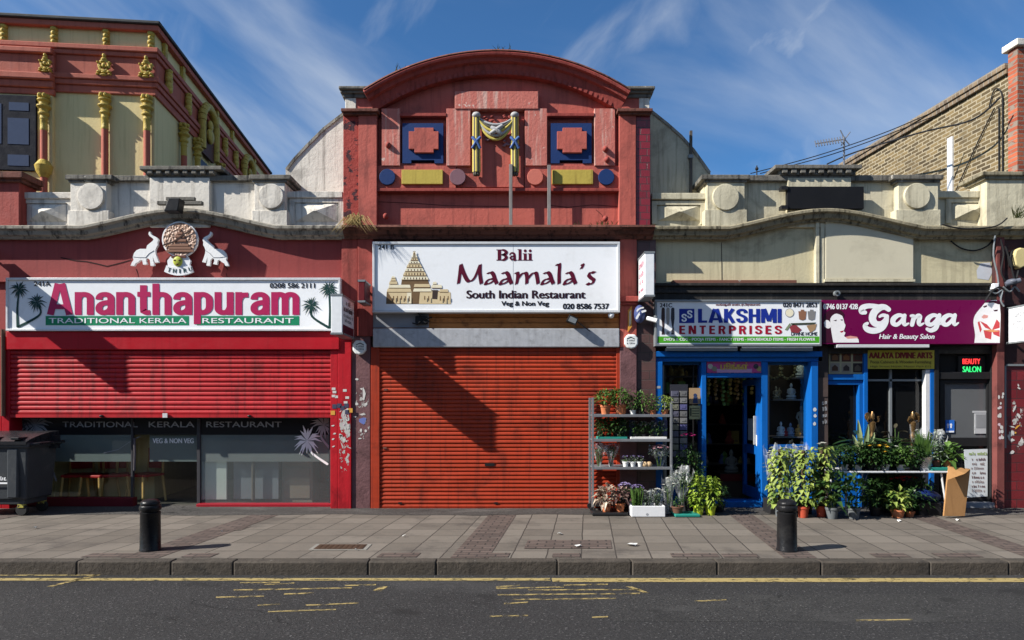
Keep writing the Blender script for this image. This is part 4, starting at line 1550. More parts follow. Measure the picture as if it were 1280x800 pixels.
# cornice above the sign, lower pilasters
mb = MB()
prof = [(0, .4), (0, -.20), (-.035, -.215), (-.055, -.19), (-.07, -.13), (-.12, -.10), (-.14, -.05), (-.18, -.02), (-.19, .4)]
mb.sweep([(X(427, -.2), Z(281, -.2)), (X(819, -.2), Z(281, -.2))], prof)
mb.build('cornice', CORN_D, TB, smooth=25)
mb = MB()
mb.pb(447, 294, 466, 420, .0, .35)
mb.pb(427, 294, 447, 420, .02, .35)
mb.build('pilaster', PINK_D, TB, bevel=.008)
mb = MB()
mb.pb(775, 294, 796, 434, .0, .35)
mb.build('pilaster', PINK, TB, bevel=.008)
mb = MB()
mb.pb(774, 370, 800, 377, -.08, .4)
mb.pb(776, 377, 798, 381, -.04, .38)
mb.build('pilaster_capital', PINK_D, TB, bevel=.01)
mb = MB()
mb.pb(775, 434, 796, 642, .0, .35)
mb.build('pilaster', MAUVE, TB, bevel=.008)
mb = MB()
mb.pb(796, 294, 820, 642, .035, .35)
mb.build('tiled_pilaster', TILE_B, TB, bevel=.008)
mb = MB()
mb.pb(463, 294, 778, 302, .05, .3)
mb.pb(463, 300, 778, 436, .12, .3)
mb.build('wall', CORN_D, TB)
for i in range(3):
    mb = MB()
    mb.pb(467, 390.5 + i * 6.7, 774, 396.9 + i * 6.7, .055 - .012 * i, .08)
    mb.build('fascia_board', WOOD if True else GREYBOARD, TB, bevel=.004)
mb = MB()
mb.pb(466, 391, 536, 409.5, .022, .02)
mb.build('grey_backing_board', GREYBOARD, TB, bevel=.004)
mb = MB()
mb.pb(466, 410.5, 774.5, 434, -.03, .3)
mb.build('shutter_box', STEEL, TB, bevel=.012)
mb = MB()
mb.pb(463.5, 434, 474.5, 642, .02, .3)
mb.build('shutter_guide', ORANGE, TB, bevel=.006)
mb = MB()
mb.pb(770.5, 434, 775.5, 642, .02, .3)
mb.build('shutter_guide', ORANGE, TB, bevel=.006)
SHO = shutter(TB, 474, 434, 771, 635, .045, .066, ORANGE)
for px, py in ((482, 487), (763, 487), (481, 560), (765, 560), (500, 629), (620, 629), (744, 629)):
    mb = MB()
    mb.pb(px - 2.2, py - 1.2, px + 2.2, py + 1.2, .028, .01)
    mb.build('shutter_rivet', BLACKP if py == 629 else CORN_D, SHO)
mb = MB()
mb.pb(606, 579, 618, 582.5, .028, .012)
mb.build('shutter_keyhole', BLACKP, SHO)
mb = MB()
mb.pb(427, 283, 449, 420, .10, .3)
mb.build('wall', PINK_D, TB)
mb = MB()
mb.box(X(430), X(812), .46, 7, Z(250), Z(246))
mb.box(X(430), X(431), .46, 7, 0, Z(246))
mb.box(X(811), X(812), .46, 7, 0, Z(246))
mb.box(X(430), X(812), 7, 7.2, 0, Z(246))
mb.build('roof', ROOF, TB)

# wing walls either side
for lab, pts, m_ in (('pale cracked wing wall sloping up to the left flank of the terracotta front', [(431, 139), (422, 146), (404, 160), (382, 182), (367, 198), (357, 211), (357, 300), (431, 300)], WHITE_P), ('cream wing wall sloping down from the right flank of the terracotta front', [(811, 135), (820, 142), (835, 154), (852, 169), (868, 187), (888, 215), (888, 300), (811, 300)], CREAM_P)):
    t = thing('wing_wall', lab, 'wall', (X(pts[0][0], .5), .5, 0))
    mb = MB()
    mb.pp(pts, .5, .22)
    mb.build('wall', m_, t)
    mb = MB()
    cp = pts[:6]
    pth = [(X(a, .47), Z(b_, .47)) for a, b_ in cp]
    if cp[0][0] < 500:
        pth = pth[::-1]
    mb.sweep(pth, [(.015, .48), (.015, .74), (-.03, .74), (-.03, .48)])
    mb.build('coping', COPING if False else MOULD, t)
t = thing('wooden_post', 'thin dark post standing against the cream wing wall', 'post', (X(865, .45), .45, Z(215)))
mb = MB()
mb.pb(862.6, 163, 865.6, 243, .43, .05)
mb.build('shaft', paint('dark_timber', (.09, .08, .07), .8, .3, 6), t)
mb = MB()
mb.pb(861, 193, 867, 197, .42, .07)
mb.build('clip', FRAMEG, t)

torn(PILM, 443, 486, 461, 512, .0275, .55, 12)
torn(PILM, 442, 514, 462, 552, .0272, .57, 12)
# ----------------------------------------------------------------- signboard of the middle building
SG = thing('shop_sign', 'white signboard reading Balii Maamala\'s with a stone temple picture', 'sign', (X(620), -.06, Z(345)))
Y = -.10
mb = MB()
mb.pb(468, 305, 772, 387.5, Y, .18)
mb.build('panel', SIGNW, SG)
mb = MB()
mb.pb(465.5, 302, 775, 305, Y - .022, .2)
mb.pb(465.5, 387.5, 775, 390.5, Y - .022, .2)
mb.pb(465.5, 305, 468.3, 387.5, Y - .02, .2)
mb.pb(772, 305, 775, 387.5, Y - .02, .2)
mb.build('frame', FRAMEW, SG, bevel=.004)
mb = MB()
mb.pb(641.2, 305, 641.7, 387.5, Y - .001, .01)
mb.build('panel_joint', TXT_GREY, SG)
Y -= .003
q = lambda x, y: (X(560 + x / 6.095, Y), Z(300 + y / 6.095, Y))
mb = MB()
k = 0
for st, sm in (([(97, 186), (90, 255), (80, 330)], 0), ([(97, 190), (118, 250), (145, 303), (168, 315), (198, 292), (224, 240), (243, 188)], 1), ([(243, 190), (243, 260), (254, 332)], 1),
               ([(298, 258), (325, 245), (345, 262), (360, 305), (372, 333)], 1), ([(352, 296), (322, 296), (296, 312), (286, 334), (312, 332), (352, 308)], 1),
               ([(410, 258), (437, 245), (457, 262), (472, 305), (484, 333)], 1), ([(464, 296), (434, 296), (408, 312), (398, 334), (424, 332), (464, 308)], 1),
               ([(512, 250), (530, 252), (530, 290), (522, 335)], 1), ([(532, 296), (562, 258), (590, 250), (600, 275), (600, 332)], 1), ([(606, 296), (640, 256), (668, 250), (678, 280), (686, 332)], 1),
               ([(728, 258), (755, 245), (775, 262), (790, 305), (802, 333)], 1), ([(782, 296), (752, 296), (726, 312), (716, 334), (742, 332), (782, 308)], 1),
               ([(822, 195), (848, 185), (846, 260), (846, 332)], 1),
               ([(898, 258), (925, 245), (945, 262), (960, 305), (972, 333)], 1), ([(952, 296), (922, 296), (896, 312), (886, 334), (912, 332), (952, 308)], 1),
               ([(1020, 184), (1028, 194), (1014, 218)], 1),
               ([(1118, 250), (1088, 246), (1072, 265), (1086, 286), (1110, 304), (1102, 326), (1080, 338), (1060, 330)], 1)):
    pts = [q(*p) for p in (smoothpts(st, 5) if sm else st)]
    k += 1
    mb.nib(pts, S(13.5 / 6.095, Y), S(8.5 / 6.095, Y), Y - .0004 * (k % 4))
    mb.nib(pts, S(8.5 / 6.095, Y), S(-1.5 / 6.095, Y), Y - .0003 - .0004 * (k % 4))
mb.build('lettering', TXT_MAROON, SG)
# Balii: fat stems with hairline serifs
mb = MB()


def rr(x0, y0, x1, y1, d=0):
    a, b_ = q(x0, y1), q(x1, y0)
    mb.quadv((a[0], Y - d, a[1]), (b_[0], Y - d, a[1]), (b_[0], Y - d, b_[1]), (a[0], Y - d, b_[1]))


rr(378, 72, 404, 156)
rr(368, 72, 420, 78, .0006)
rr(368, 150, 420, 156, .0006)
for a, b_ in ((76, 112), (112, 152)):
    c = (a + b_) / 2
    pts = smoothpts([(405, a), (425, a + 1), (442, c - 5), (442, c + 5), (425, b_ - 1), (405, b_)], 4)
    mb.brush([(*q(*p), S((3 + 9 * math.sin(math.pi * i / (len(pts) - 1))) / 6.095, Y)) for i, p in enumerate(pts)], Y - .001)
pts = smoothpts([(470, 112), (480, 100), (497, 100), (506, 112), (507, 150)], 4)
mb.brush([(*q(*p), S((4 + 7 * i / len(pts)) / 6.095, Y)) for i, p in enumerate(pts)], Y)
mb.brush([(*q(*p), S(r / 6.095, Y)) for p, r in (((503, 122), 3), ((484, 124), 6), ((474, 136), 9), ((484, 150), 7), ((502, 142), 3))], Y - .002)
rr(500, 150, 524, 156, .0008)
for x in (548, 588, 626):
    top = 70 if x == 548 else 102
    rr(x - 11, top, x + 11, 156)
    rr(x - 19, top, x, top + 5, .0006)
    rr(x - 19, 150, x + 18, 156, .0008)
    if x != 548:
        c = q(x, 82)
        mb.quadv(*[(c[0] + S(11 / 6.095, Y) * math.cos(t), Y, c[1] + S(11 / 6.095, Y) * math.sin(t)) for t in (2 * math.pi * i / 20 for i in range(20))])
mb.build('lettering', TXT_MAROON, SG)
text('South Indian Restaurant', 583.5, 363, 731.5, 373, Y, plain('dark_maroon_vinyl', (.025, .008, .014), .4), SG, bold=.065)
text('Veg & Non Veg', 627, 376.5, 686, 384, Y, TXT_K, SG, bold=.06)
text('020 8586 7537', 704, 379.5, 761, 386.5, Y, TXT_K, SG, bold=.07)
text('241 B', 473, 306, 492.5, 311.5, Y, TXT_K, SG, bold=.05)
# printed stone temple
mb = MB()
g = lambda x, y: (475 + x / 10.67, 310 + y / 10.67)
kk = [0]


def fl(mi, pts, d=None):
    mb.mi = mi
    kk[0] += 1
    yy = Y - .0002 * kk[0]
    mb.quadv(*[(X(a, yy), yy, Z(b_, yy)) for a, b_ in (g(*p) for p in pts)])


fl(1, [(80, 745), (940, 745), (910, 580), (680, 560), (640, 430), (290, 430), (280, 500), (90, 580)])
fl(0, [(105, 590), (420, 570), (420, 740), (200, 740)])
fl(0, [(535, 570), (940, 590), (945, 745), (520, 745)])
fl(2, [(360, 590), (415, 590), (415, 740), (360, 740)])
fl(1, [(425, 590), (525, 575), (500, 730), (430, 740)])
fl(3, [(700, 560), (775, 560), (765, 685), (695, 680)])
for i, (l, r_, t, b_) in enumerate(((90, 420, 540, 585), (440, 690, 540, 580), (790, 915, 550, 585), (110, 410, 490, 530), (450, 670, 480, 520), (680, 830, 490, 530), (120, 235, 440, 480), (700, 760, 450, 480), (140, 215, 400, 435), (150, 205, 375, 398))):
    fl(2 if i % 2 else 0, [(l, b_), (r_, b_), (r_ - 12, t), (l + 12, t)])
    fl(1, [(l + 8, b_ + 9), (r_ - 8, b_ + 9), (r_ - 4, b_), (l + 4, b_)])
for i, (l, r_, t, b_) in enumerate(((285, 650, 380, 420), (305, 620, 320, 365), (330, 590, 268, 308), (352, 562, 215, 255), (378, 535, 170, 205), (405, 510, 130, 160), (418, 500, 85, 125), (440, 475, 55, 85), (452, 464, 30, 55))):
    fl(0 if i % 2 else 2, [(l, b_), (r_, b_), (r_ - 22, t), (l + 22, t)] if r_ - l > 60 else [(l, b_), (r_, b_), (r_ - 4, t), (l + 4, t)])
    fl(1, [(l + 6, b_ + 12), (r_ - 6, b_ + 12), (r_ - 2, b_), (l + 2, b_)])
    n = max(2, int((r_ - l) / 45))
    for j in range(n):
        x = l + 25 + (r_ - l - 50) * (j + .5) / n
        fl(1 if (i + j) % 2 else 3, [(x - 7, b_ - 4), (x + 7, b_ - 4), (x + 5, t + 12), (x - 5, t + 12)])
for j in range(16):
    x = 120 + j * 52
    if not 400 < x < 540 and not 690 < x < 780:
        fl(1, [(x, 690 + (j % 3) * 12), (x + 18, 690 + (j % 3) * 12), (x + 16, 640), (x + 3, 640)])
mb.build('temple_picture', [SANDC, SANDD, SANDL, plain('print_black', (.05, .035, .03), .4)], SG)

# things fixed under the sign
t = thing('small_floodlight', 'small black floodlight hanging over the wooden boards', 'lamp', (X(714, -.15), -.15, Z(398, -.15)))
mb = MB()
mb.prism([(X(708, -.2), Z(401, -.2)), (X(720, -.2), Z(406, -.2)), (X(723, -.2), Z(398, -.2)), (X(712, -.2), Z(393, -.2))], -.2, -.06)
mb.build('housing', BLACKP, t, bevel=.006)
mb = MB()
mb.prism([(X(710, -.205), Z(401, -.205)), (X(719, -.205), Z(404.5, -.205)), (X(721.5, -.205), Z(399, -.205)), (X(713, -.205), Z(395, -.205))], -.206, -.2)
mb.build('lens', FRAMEG, t)
mb = MB()
mb.tube([(X(720), -.1, Z(402)), (X(730), -.09, Z(410)), (X(737), -.09, Z(415))], .008, 6)
mb.build('cable', BLACKP, t)
t = thing('junction_box', 'black tangled junction box under the left end of the white temple sign', 'box', (X(528), -.03, Z(400)))
mb = MB()
mb.pb(519, 395, 534, 405, -.04, .08)
mb.build('casing', BLACKP, t, bevel=.01)
mb = MB()
for a in ((516, 404), (523, 392), (537, 402), (540, 397)):
    mb.tube([(X(528), -.03, Z(400)), (X((528 + a[0]) / 2), -.07, Z(a[1] + 2)), (X(a[0]), -.02, Z(a[1]))], .012, 6)
mb.build('cable', BLACKP, t, smooth=50)
t = thing('dome_camera', 'small white dome camera under the right end of the temple sign', 'camera', (X(764), -.02, Z(394)))
mb = MB()
mb.ball((X(764, -.06), -.06, Z(394, -.06)), .05, 14, 10)
mb.build('dome', TXT_W, t, smooth=60)
mb = MB()
mb.lathe([(.04, 0), (.04, .05)], (X(764, -.06), -.06, Z(393, -.06)), 14)
mb.build('mount', TXT_W, t, smooth=50)

# ----------------------------------------------------------------- the right, cream building
CB = thing('cream_shop_building', 'cream low shopfront with arched cornice over the blue shop and the plum salon', 'building', (X(1030), .1, 0))
mb = MB()
arch_wall(mb, 815, 1246, 357, arch_path(813, 912, 1035, 1158, 1247, 281.5, 259.5, .11), .11)
mb.build('wall', CREAM_W, CB)
mb = MB()
mb.pb(815, 356, 1246, 376, .0, .3)
mb.pb(815, 353.5, 1246, 357, -.05, .3)
mb.pb(815, 363, 1246, 366, -.03, .3)
mb.pb(815, 376, 1246, 442, .12, .3)
mb.build('fascia', DARKFAS, CB, bevel=.006)
mb = MB()
mb.pb(841, 350, 996, 355, -.02, .2)
mb.build('rusty_strip', paint('rusty_strip', (.16, .07, .05), .8, .4, 4, chips=((.3, .25, .22), 7, .66)), CB, bevel=.004)
mb = MB()
mb.pb(880, 224, 1175, 292, .14, .3)
pw = mb.build('parapet_wall', CREAM_P, CB)
mb = MB()
mb.pb(985, 222, 1064, 284, .06, .3)
mb.build('centre_block', CREAM_P, pw, bevel=.008)
mb = MB()
mb.pb(926, 218.5, 1122, 226, .07, .5)
mb.build('coping', COPING, pw, bevel=.012)
mb = MB()
mb.pb(969, 205.5, 1078, 210.5, -.02, .6)
mb.pb(975, 210.5, 1070, 218.5, .04, .5)
for i in range(8):
    mb.pb(978 + i * 11.4, 211, 985 + i * 11.4, 216, -.005, .1)
mb.build('centre_cap', COPING, pw, bevel=.01)
parapet_pier(CB, 884, 931, 228, 282, 907.5, 246, 16.5, CREAM_P, COPING)
parapet_pier(CB, 1123, 1173, 228, 282, 1147, 244.5, 16, CREAM_P, COPING)
parapet_panel(CB, 815, 884, 241, 249, 278, CREAM_P, COPING, 821, 876, 257, 276)
parapet_panel(CB, 1172, 1240, 238.5, 247, 278, CREAM_P, COPING, 1189, 1236, 254, 275)
mb = MB()
mb.pb(1233, 222, 1330, 290, -.05, .4)
p = mb.build('end_pier', CREAM_P, CB, bevel=.01)
mb = MB()
mb.pb(1228, 214, 1330, 219, -.11, .6)
mb.pb(1231, 219, 1330, 224, -.08, .5)
mb.build('pier_cap', MOULD_C, p, bevel=.012)
moulded(CB, arch_path(813, 912, 1035, 1158, 1400, 281.5, 259.5, -.12), .19, MOULD_C)
mb = MB()
mb.pb(1020, 274, 1024.5, 357, .03, .1)
mb.pb(1025.5, 277, 1031, 357, .05, .1)
mb.build('batten', CREAM_P, CB, bevel=.006)
mb = MB()
pts = [(1032, 349), (1032, 276), (1050, 274.8), (1075, 277), (1100, 283), (1142, 296), (1142, 349)]
mb.pp(pts, .045, .07)
mb.build('board_panel', paint('pale_cream_board', (.53, .49, .37), .7, .06, 2, dirt=((.3, .27, .2), .3, 2), bump=.1), CB, bevel=.008)
mb = MB()
mb.sweep([(X(a, .02), Z(b_, .02)) for a, b_ in pts[1:-1]], [(.02, .1), (.02, .02), (-.03, .02), (-.03, .1)])
mb.pb(1031, 349, 1144, 352, .02, .1)
mb.build('board_trim', CREAM_P, CB)
mb = MB()
mb.quadv(*[(X(a, .1), .107, Z(b_, .1)) for a, b_ in ((1222, 348), (1236, 350), (1241, 340), (1238, 328), (1226, 329), (1221, 338))])
mb.build('filler_patch', plain('filler_grey', (.5, .52, .56), .8), CB)
mb = MB()
mb.nib([(X(902, .1), Z(303, .1)), (X(902.5, .1), Z(352, .1))], .006, .001, .106)
mb.build('render_joint', plain('joint_dark', (.08, .07, .05), .8), CB)
mb = MB()
mb.box(X(820), X(1246), .45, 7, Z(285), Z(283))
mb.box(X(820), X(1246), 7, 7.2, 0, Z(283))
mb.build('roof', ROOF, CB)
t = thing('blank_sign', 'blank black sign board mounted on the cream parapet', 'sign', (X(1032), -.05, Z(247)))
mb = MB()
mb.pb(984, 233, 1080, 261, -.02, .08)
mb.build('panel', paint('black_sign', (.010, .010, .011), .5, .3, 3, bump=.1), t, bevel=.006)
mb = MB()
for y in (234, 258):
    mb.pb(977, y - 1.5, 985, y + 3, -.04, .12)
mb.build('bracket', BLACKP, t)
t = thing('ring_anchor', 'small round pale ring anchor on the dark strip above the plum sign', 'anchor', (X(1047), -.06, Z(366)))
mb = MB()
mb.disc(1047, 366.5, 3.6, -.09, .06, 16)
mb.build('ring', FRAMEG, t)
mb = MB()
mb.disc(1047, 366.5, 1.6, -.1, .02, 12)
mb.build('hole', BLACKP, t)

# ---- Lakshmi shopfront (blue)
WY = .26
BF = thing('blue_shopfront', 'blue painted shopfront with open doorway between two display windows', 'shopfront', (X(920), WY, 0))
mb = MB()
mb.pb(818, 439, 1028, 446, .04, .3)
mb.pb(818, 446, 1028, 452, .10, .25)
mb.build('head_beam', BLUE, BF, bevel=.008)
for x0, x1 in ((818, 828.5), (1014, 1023)):
    mb = MB()
    mb.pb(x0, 452, x1, 640, .05, .3)
    mb.build('post', BLUE, BF, bevel=.01)
for x0, x1 in ((877, 883), (952, 960)):
    mb = MB()
    mb.pb(x0, 452, x1, 640, .12, .25)
    mb.build('post', BLUE, BF, bevel=.008)
mb = MB()
mb.pb(883, 466.5, 952, 472, .13, .2)
mb.build('door_head', BLUE, BF, bevel=.008)
mb = MB()
mb.pb(828, 452, 1014, 456, .2, .12)
mb.build('window_head', paint('dark_blue', (.008, .06, .16), .4, .2, 3), BF)
for x0, x1, ys, nm in ((828.5, 877, 604, 'left'), (960, 1014, 556, 'right')):
    mb = MB()
    mb.pb(x0, ys, x1, 642, .16, .2)
    mb.build('stall_riser', paint('blue_riser_' + nm, (.010, .09, .30), .4, .15, 3), BF, bevel=.008)
    gp = pane(x0, 454, x1, ys, GLASS, BF, WY)
    mb = MB()
    mb.pb(x0, 454, x0 + 1.6, ys, WY - .02, .04)
    mb.pb(x1 - 1.6, 454, x1, ys, WY - .02, .04)
    mb.build('glazing_bar', FRAMEG, gp)
mb = MB()
mb.pb(866, 456, 867.5, 604, WY - .015, .03)
mb.build('glazing_bar', BLACKP, BF)
mb = MB()
mb.box(X(882, .1), X(953, .1), .10, .45, 0, .10)
mb.build('doorstep', BLUE, BF, bevel=.01)
# open door leaf, standing inwards against the right jamb
DL = MB()
dx, dy0, dy1 = X(951, .3), .32, 1.05
for z0, z1 in ((.1, .28), (.85, 1.0), (2.02, 2.12)):
    DL.box(dx - .05, dx, dy0, dy1, z0, z1)
DL.box(dx - .052, dx + .002, dy0, dy0 + .09, .1, 2.12)
DL.box(dx - .052, dx + .002, dy1 - .09, dy1, .1, 2.12)
dl = DL.build('door_leaf', BLUE, BF, bevel=.006)
mb = MB()
mb.box(dx - .09, dx - .05, .36, .40, 1.02, 1.5)
mb.build('door_handle', STEEL, dl)
mb = MB()
mb.box(dx - .054, dx - .053, .33, .40, 1.0, 1.18)
mb.build('door_notice', TXT_W, dl)
sticker(BF, 823, 484, .07, .04, TXT_GREY, .047, .1)
for px, py in ((1018.5, 512), (1019, 520), (1018, 530)):
    sticker(BF, px, py, .05, .06, FRAMEW, .046, .3)
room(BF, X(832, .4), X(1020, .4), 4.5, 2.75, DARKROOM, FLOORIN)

# banner over the door
t = thing('door_banner', 'small pink and lilac banner with gold lettering above the blue doorway', 'banner', (X(918), .14, Z(459)))
mb = MB()
mb.pb(883.5, 450.5, 951.5, 466, .145, .02)
mb.build('panel', paint('pink_banner', (.40, .06, .20), .5, .3, 3), t)
mb = MB()
mb.pb(896, 461, 940, 465.8, .142, .01)
mb.build('lilac_strip', plain('lilac', (.45, .25, .42), .5), t)
GOLDP = plain('gold_vinyl', (.5, .36, .07), .45)
text('பூக்கள்', 901, 453, 935, 462, .139, GOLDP, t, bold=.05)
for i, (px, c) in enumerate(((888, (.4, .4, .35)), (893, (.2, .2, .15)), (945, (.05, .04, .06)), (949, (.35, .3, .12)))):
    mb = MB()
    mb.disc(px, 458 + (i % 2) * 3, 3.2, .141, .01, 14)
    mb.build('flower_print', plain('print_blob', c, .5), t)

# sign
SG = thing('shop_sign', 'white and green signboard reading Lakshmi Enterprises in blue and red', 'sign', (X(923), -.06, Z(403)))
Y = -.08
mb = MB()
mb.pb(821, 377, 1025, 430, Y, .18)
mb.build('panel', SIGNW, SG)
mb = MB()
mb.pb(819, 374.5, 1027, 377, Y - .02, .2)
mb.pb(819, 430, 1027, 432.5, Y - .02, .2)
mb.pb(819, 377, 821.3, 430, Y - .018, .2)
mb.pb(1024.7, 377, 1027, 430, Y - .018, .2)
mb.build('frame', FRAMEG, SG, bevel=.003)
Y -= .003
mb = MB()
mb.pb(822, 420.5, 1024.5, 428.5, Y, .002)
mb.build('green_band', TXT_LIME, SG)
text("DVD'S & CD'S - POOJA ITEMS - FANCY ITEMS - HOUSEHOLD ITEMS - FRESH FLOWER", 830, 422.3, 1019, 427, Y - .002, TXT_W, SG, bold=.03)
bold_text('LAKSHMI', 872.5, 386, 977, 403.5, Y - .001, TXT_BLUE, SG, wx=.22, wz=.16, gap=.05)
bold_text('ENTERPRISES', 849, 407, 977.5, 417.5, Y - .001, TXT_RED, SG, wx=.21, wz=.17, gap=.26)
mb = MB()
mb.pb(849, 386, 868, 403.8, Y, .002)
mb.build('logo_square', TXT_BLUE, SG)
mb = MB()
for ox, oy in ((855.5, 397.5), (862.5, 393)):
    for st in GL['S'][1]:
        mb.stroke([(X(ox - 3.8 + x * 11, Y), Z(oy + 4.6 - z * 9.6, Y)) for x, z in smoothpts(st, 3)], S(2, Y), S(1.7, Y), Y - .003)
mb.build('logo_lettering', TXT_W, SG)
text('லக்ஷ்மி என்டர்பிரைசஸ்', 895, 379, 950, 383, Y, plain('tamil_red', (.15, .02, .03), .5), SG, bold=.03)
text('020 8471 2853', 979, 378.5, 1021, 384, Y, TXT_K, SG, bold=.05)
text('241C', 825, 379, 840, 384, Y, TXT_K, SG, bold=.05)
text('DIVINE HOME', 989, 415, 1021.5, 419.5, Y, TXT_K, SG, bold=.02)
mb = MB()
mb.disc(987, 391, 5.6, Y - .0005, .002, 24)
mb.build('round_print', TXT_GREY, SG)
mb = MB()
mb.disc(987, 391, 4.8, Y - .001, .002, 24)
mb.build('round_print_inner', SANDL, SG)
for px, c in ((1003, (.25, .12, .07)), (1014.5, (.2, .2, .2))):
    mb = MB()
    mb.pp([(px - 5, 389), (px + 5, 389), (px + 4, 399), (px, 400.5), (px - 4, 399)], Y - .001, .002)
    mb.pp([(px - 2, 387), (px + 2, 387), (px + 2, 389), (px - 2, 389)], Y - .0012, .002)
    mb.build('pot_print', plain('print_pot', c, .5), SG)
for pts, c in (([(992, 405), (996, 407), (1002, 412), (998, 416.5), (989, 415), (987, 409)], (.25, .04, .05)), ([(1008, 407), (1021, 405), (1019, 412), (1013, 416)], (.35, .22, .12)), ([(988, 404), (1020, 403), (1018, 405.5), (990, 406.5)], (.05, .06, .04)), ([(981, 412), (987, 404), (989, 406), (984, 413)], (.2, .25, .15))):
    mb = MB()
    mb.pp(pts, Y - .001, .002)
    mb.build('flower_print', plain('print_item', c, .5), SG)
for i, px in enumerate((829, 835, 841)):
    mb = MB()
    mb.pp([(px - 2, 386), (px - 1, 384.5), (px + 1, 384.5), (px + 2, 386), (px + 2.2, 398), (px + 1, 408), (px + 2, 418), (px - 2, 418), (px - 1, 408), (px - 2.4, 398)], Y - .001, .002)
    mb.build('statue_print', plain('print_statue', ((.05, .03, .03), (.3, .28, .26), (.04, .04, .05))[i], .5), SG)
mb = MB()
mb.disc(836, 410, 4.5, Y - .002, .002, 16)
mb.build('statue_print', TXT_W, SG)
for i, (a, b_) in enumerate(((832, 922), (926, 1016))):
    t = thing('strip_light', ('white strip light fitting under the left half of the blue and white sign', 'white strip light fitting under the right half of the blue and white sign')[i], 'strip light', (X(a), 0, Z(435)), 'strip lights under the shop signs')
    mb = MB()
    mb.pb(a, 435, b_, 438.5, -.05, .06)
    mb.build('casing', FRAMEG, t, bevel=.004)
    mb = MB()
    mb.tube([(X(a + 1, -.05), -.06, Z(434, -.05)), (X(b_ - 1, -.05), -.06, Z(434, -.05))], .018, 8)
    mb.build('tube', TXT_W, t, smooth=50)

# ---- Ganga side: blue door, Aalaya window, black door
PI = thing('dark_pilaster', 'dark narrow pilaster with graffiti between the blue shop and the salon', 'pilaster', (X(1030), .1, 0))
mb = MB()
mb.pb(1023, 432, 1035, 472, .10, .25)
mb.build('shaft', paint('dark_pilaster', (.03, .025, .025), .6, .3, 4, bump=.2), PI)
mb = MB()
mb.pb(1023, 472, 1035, 496, .09, .26)
mb.pb(1023, 496, 1035, 642, .10, .25)
mb.build('lower_shaft', paint('brown_pilaster', (.07, .05, .045), .7, .3, 4, chips=((.2, .18, .17), 12, .7)), PI)
for i, c in enumerate('NOME'):
    O = Vector((X(1027, .09), .088, Z(506 + i * 8, .09)))
    scribble_on(O, (S(7, .09), 0, S(1, .09)), (0, 0, S(5, .09)), 2, TXT_GREY, PI, i + 3, 'graffiti')

GF = thing('salon_shopfront', 'shopfront with blue door frame, grey window and black salon door', 'shopfront', (X(1140), WY, 0))
mb = MB()
mb.pb(1035, 468, 1084, 475, .14, .2)
mb.pb(1035, 475, 1080, 481, .17, .16)
mb.build('door_head', BLUE, GF, bevel=.006)
mb = MB()
mb.pb(1074, 481, 1080, 640, .16, .18)
mb.pb(1080, 437, 1085, 640, .13, .2)
mb.build('post', BLUE, GF, bevel=.006)
mb = MB()
mb.pb(1163, 437, 1168.5, 640, .13, .2)
mb.build('post', BLUE, GF, bevel=.006)
mb = MB()
mb.pb(1157, 462, 1162.5, 560, .14, .1)
mb.build('pale_post', paint('pale_post', (.55, .55, .55), .5, .1, 4), GF, bevel=.004)
pane(1035, 481, 1074, 600, DARKGLASS, GF, WY, 'door_pane')
mb = MB()
mb.pb(1035, 562, 1074, 642, .2, .1)
mb.build('door_panel', BLUE, GF)
pane(1085, 460, 1163, 590, DARKGLASS, GF, WY + .02)
mb = MB()
mb.pb(1085, 474, 1163, 476.5, WY - .01, .03)
mb.pb(1112, 462, 1115, 590, WY - .01, .03)
mb.build('glazing_bar', FRAMEG, GF)
mb = MB()
mb.pb(1085, 588, 1172, 642, .18, .2)
mb.build('stall_riser', paint('dark_riser', (.03, .03, .035), .5, .3, 3), GF, bevel=.006)
mb = MB()
mb.pb(1035, 430, 1250, 437.5, .11, .25)
mb.pb(1168.5, 437, 1174, 642, .11, .25)
mb.pb(1239, 437, 1246, 642, .11, .25)
mb.pb(1174, 465, 1239, 474, .13, .2)
mb.build('black_frame', BLACKP, GF, bevel=.006)
dr = MB()
dr.pb(1175, 474, 1181, 640, .17, .08)
dr.pb(1234, 474, 1239, 640, .17, .08)
dr.pb(1181, 474, 1234, 479, .17, .08)
dr.pb(1181, 547, 1234, 558, .17, .08)
dr.pb(1181, 622, 1234, 640, .17, .08)
DR = dr.build('salon_door', BLACKP, GF, bevel=.006)
pane(1181, 479, 1234, 547, glassmat('grey_door_glass', (.3, .31, .32), .55, (.22, .23, .24)), DR, .21)
pane(1181, 558, 1234, 622, DARKGLASS, DR, .21)
mb = MB()
mb.tube([(X(1177, .1), .15, Z(553)), (X(1177, .1), .12, Z(553)), (X(1177, .1), .12, Z(540)), (X(1177, .1), .15, Z(540))], .012, 8)
mb.build('door_handle', STEEL, DR)
mb = MB()
mb.box(X(1174, .15), X(1240, .15), .05, .4, 0, .09)
mb.build('doorstep', GREYBOARD, GF, bevel=.008)
pane(1174, 437.5, 1239, 465, glassmat('transom_glass', (.2, .2, .2), .3, (.07, .07, .07)), GF, .24, 'transom_pane')
room(GF, X(1036, .4), X(1244, .4), 3.5, 2.75, DARKROOM, FLOORIN)

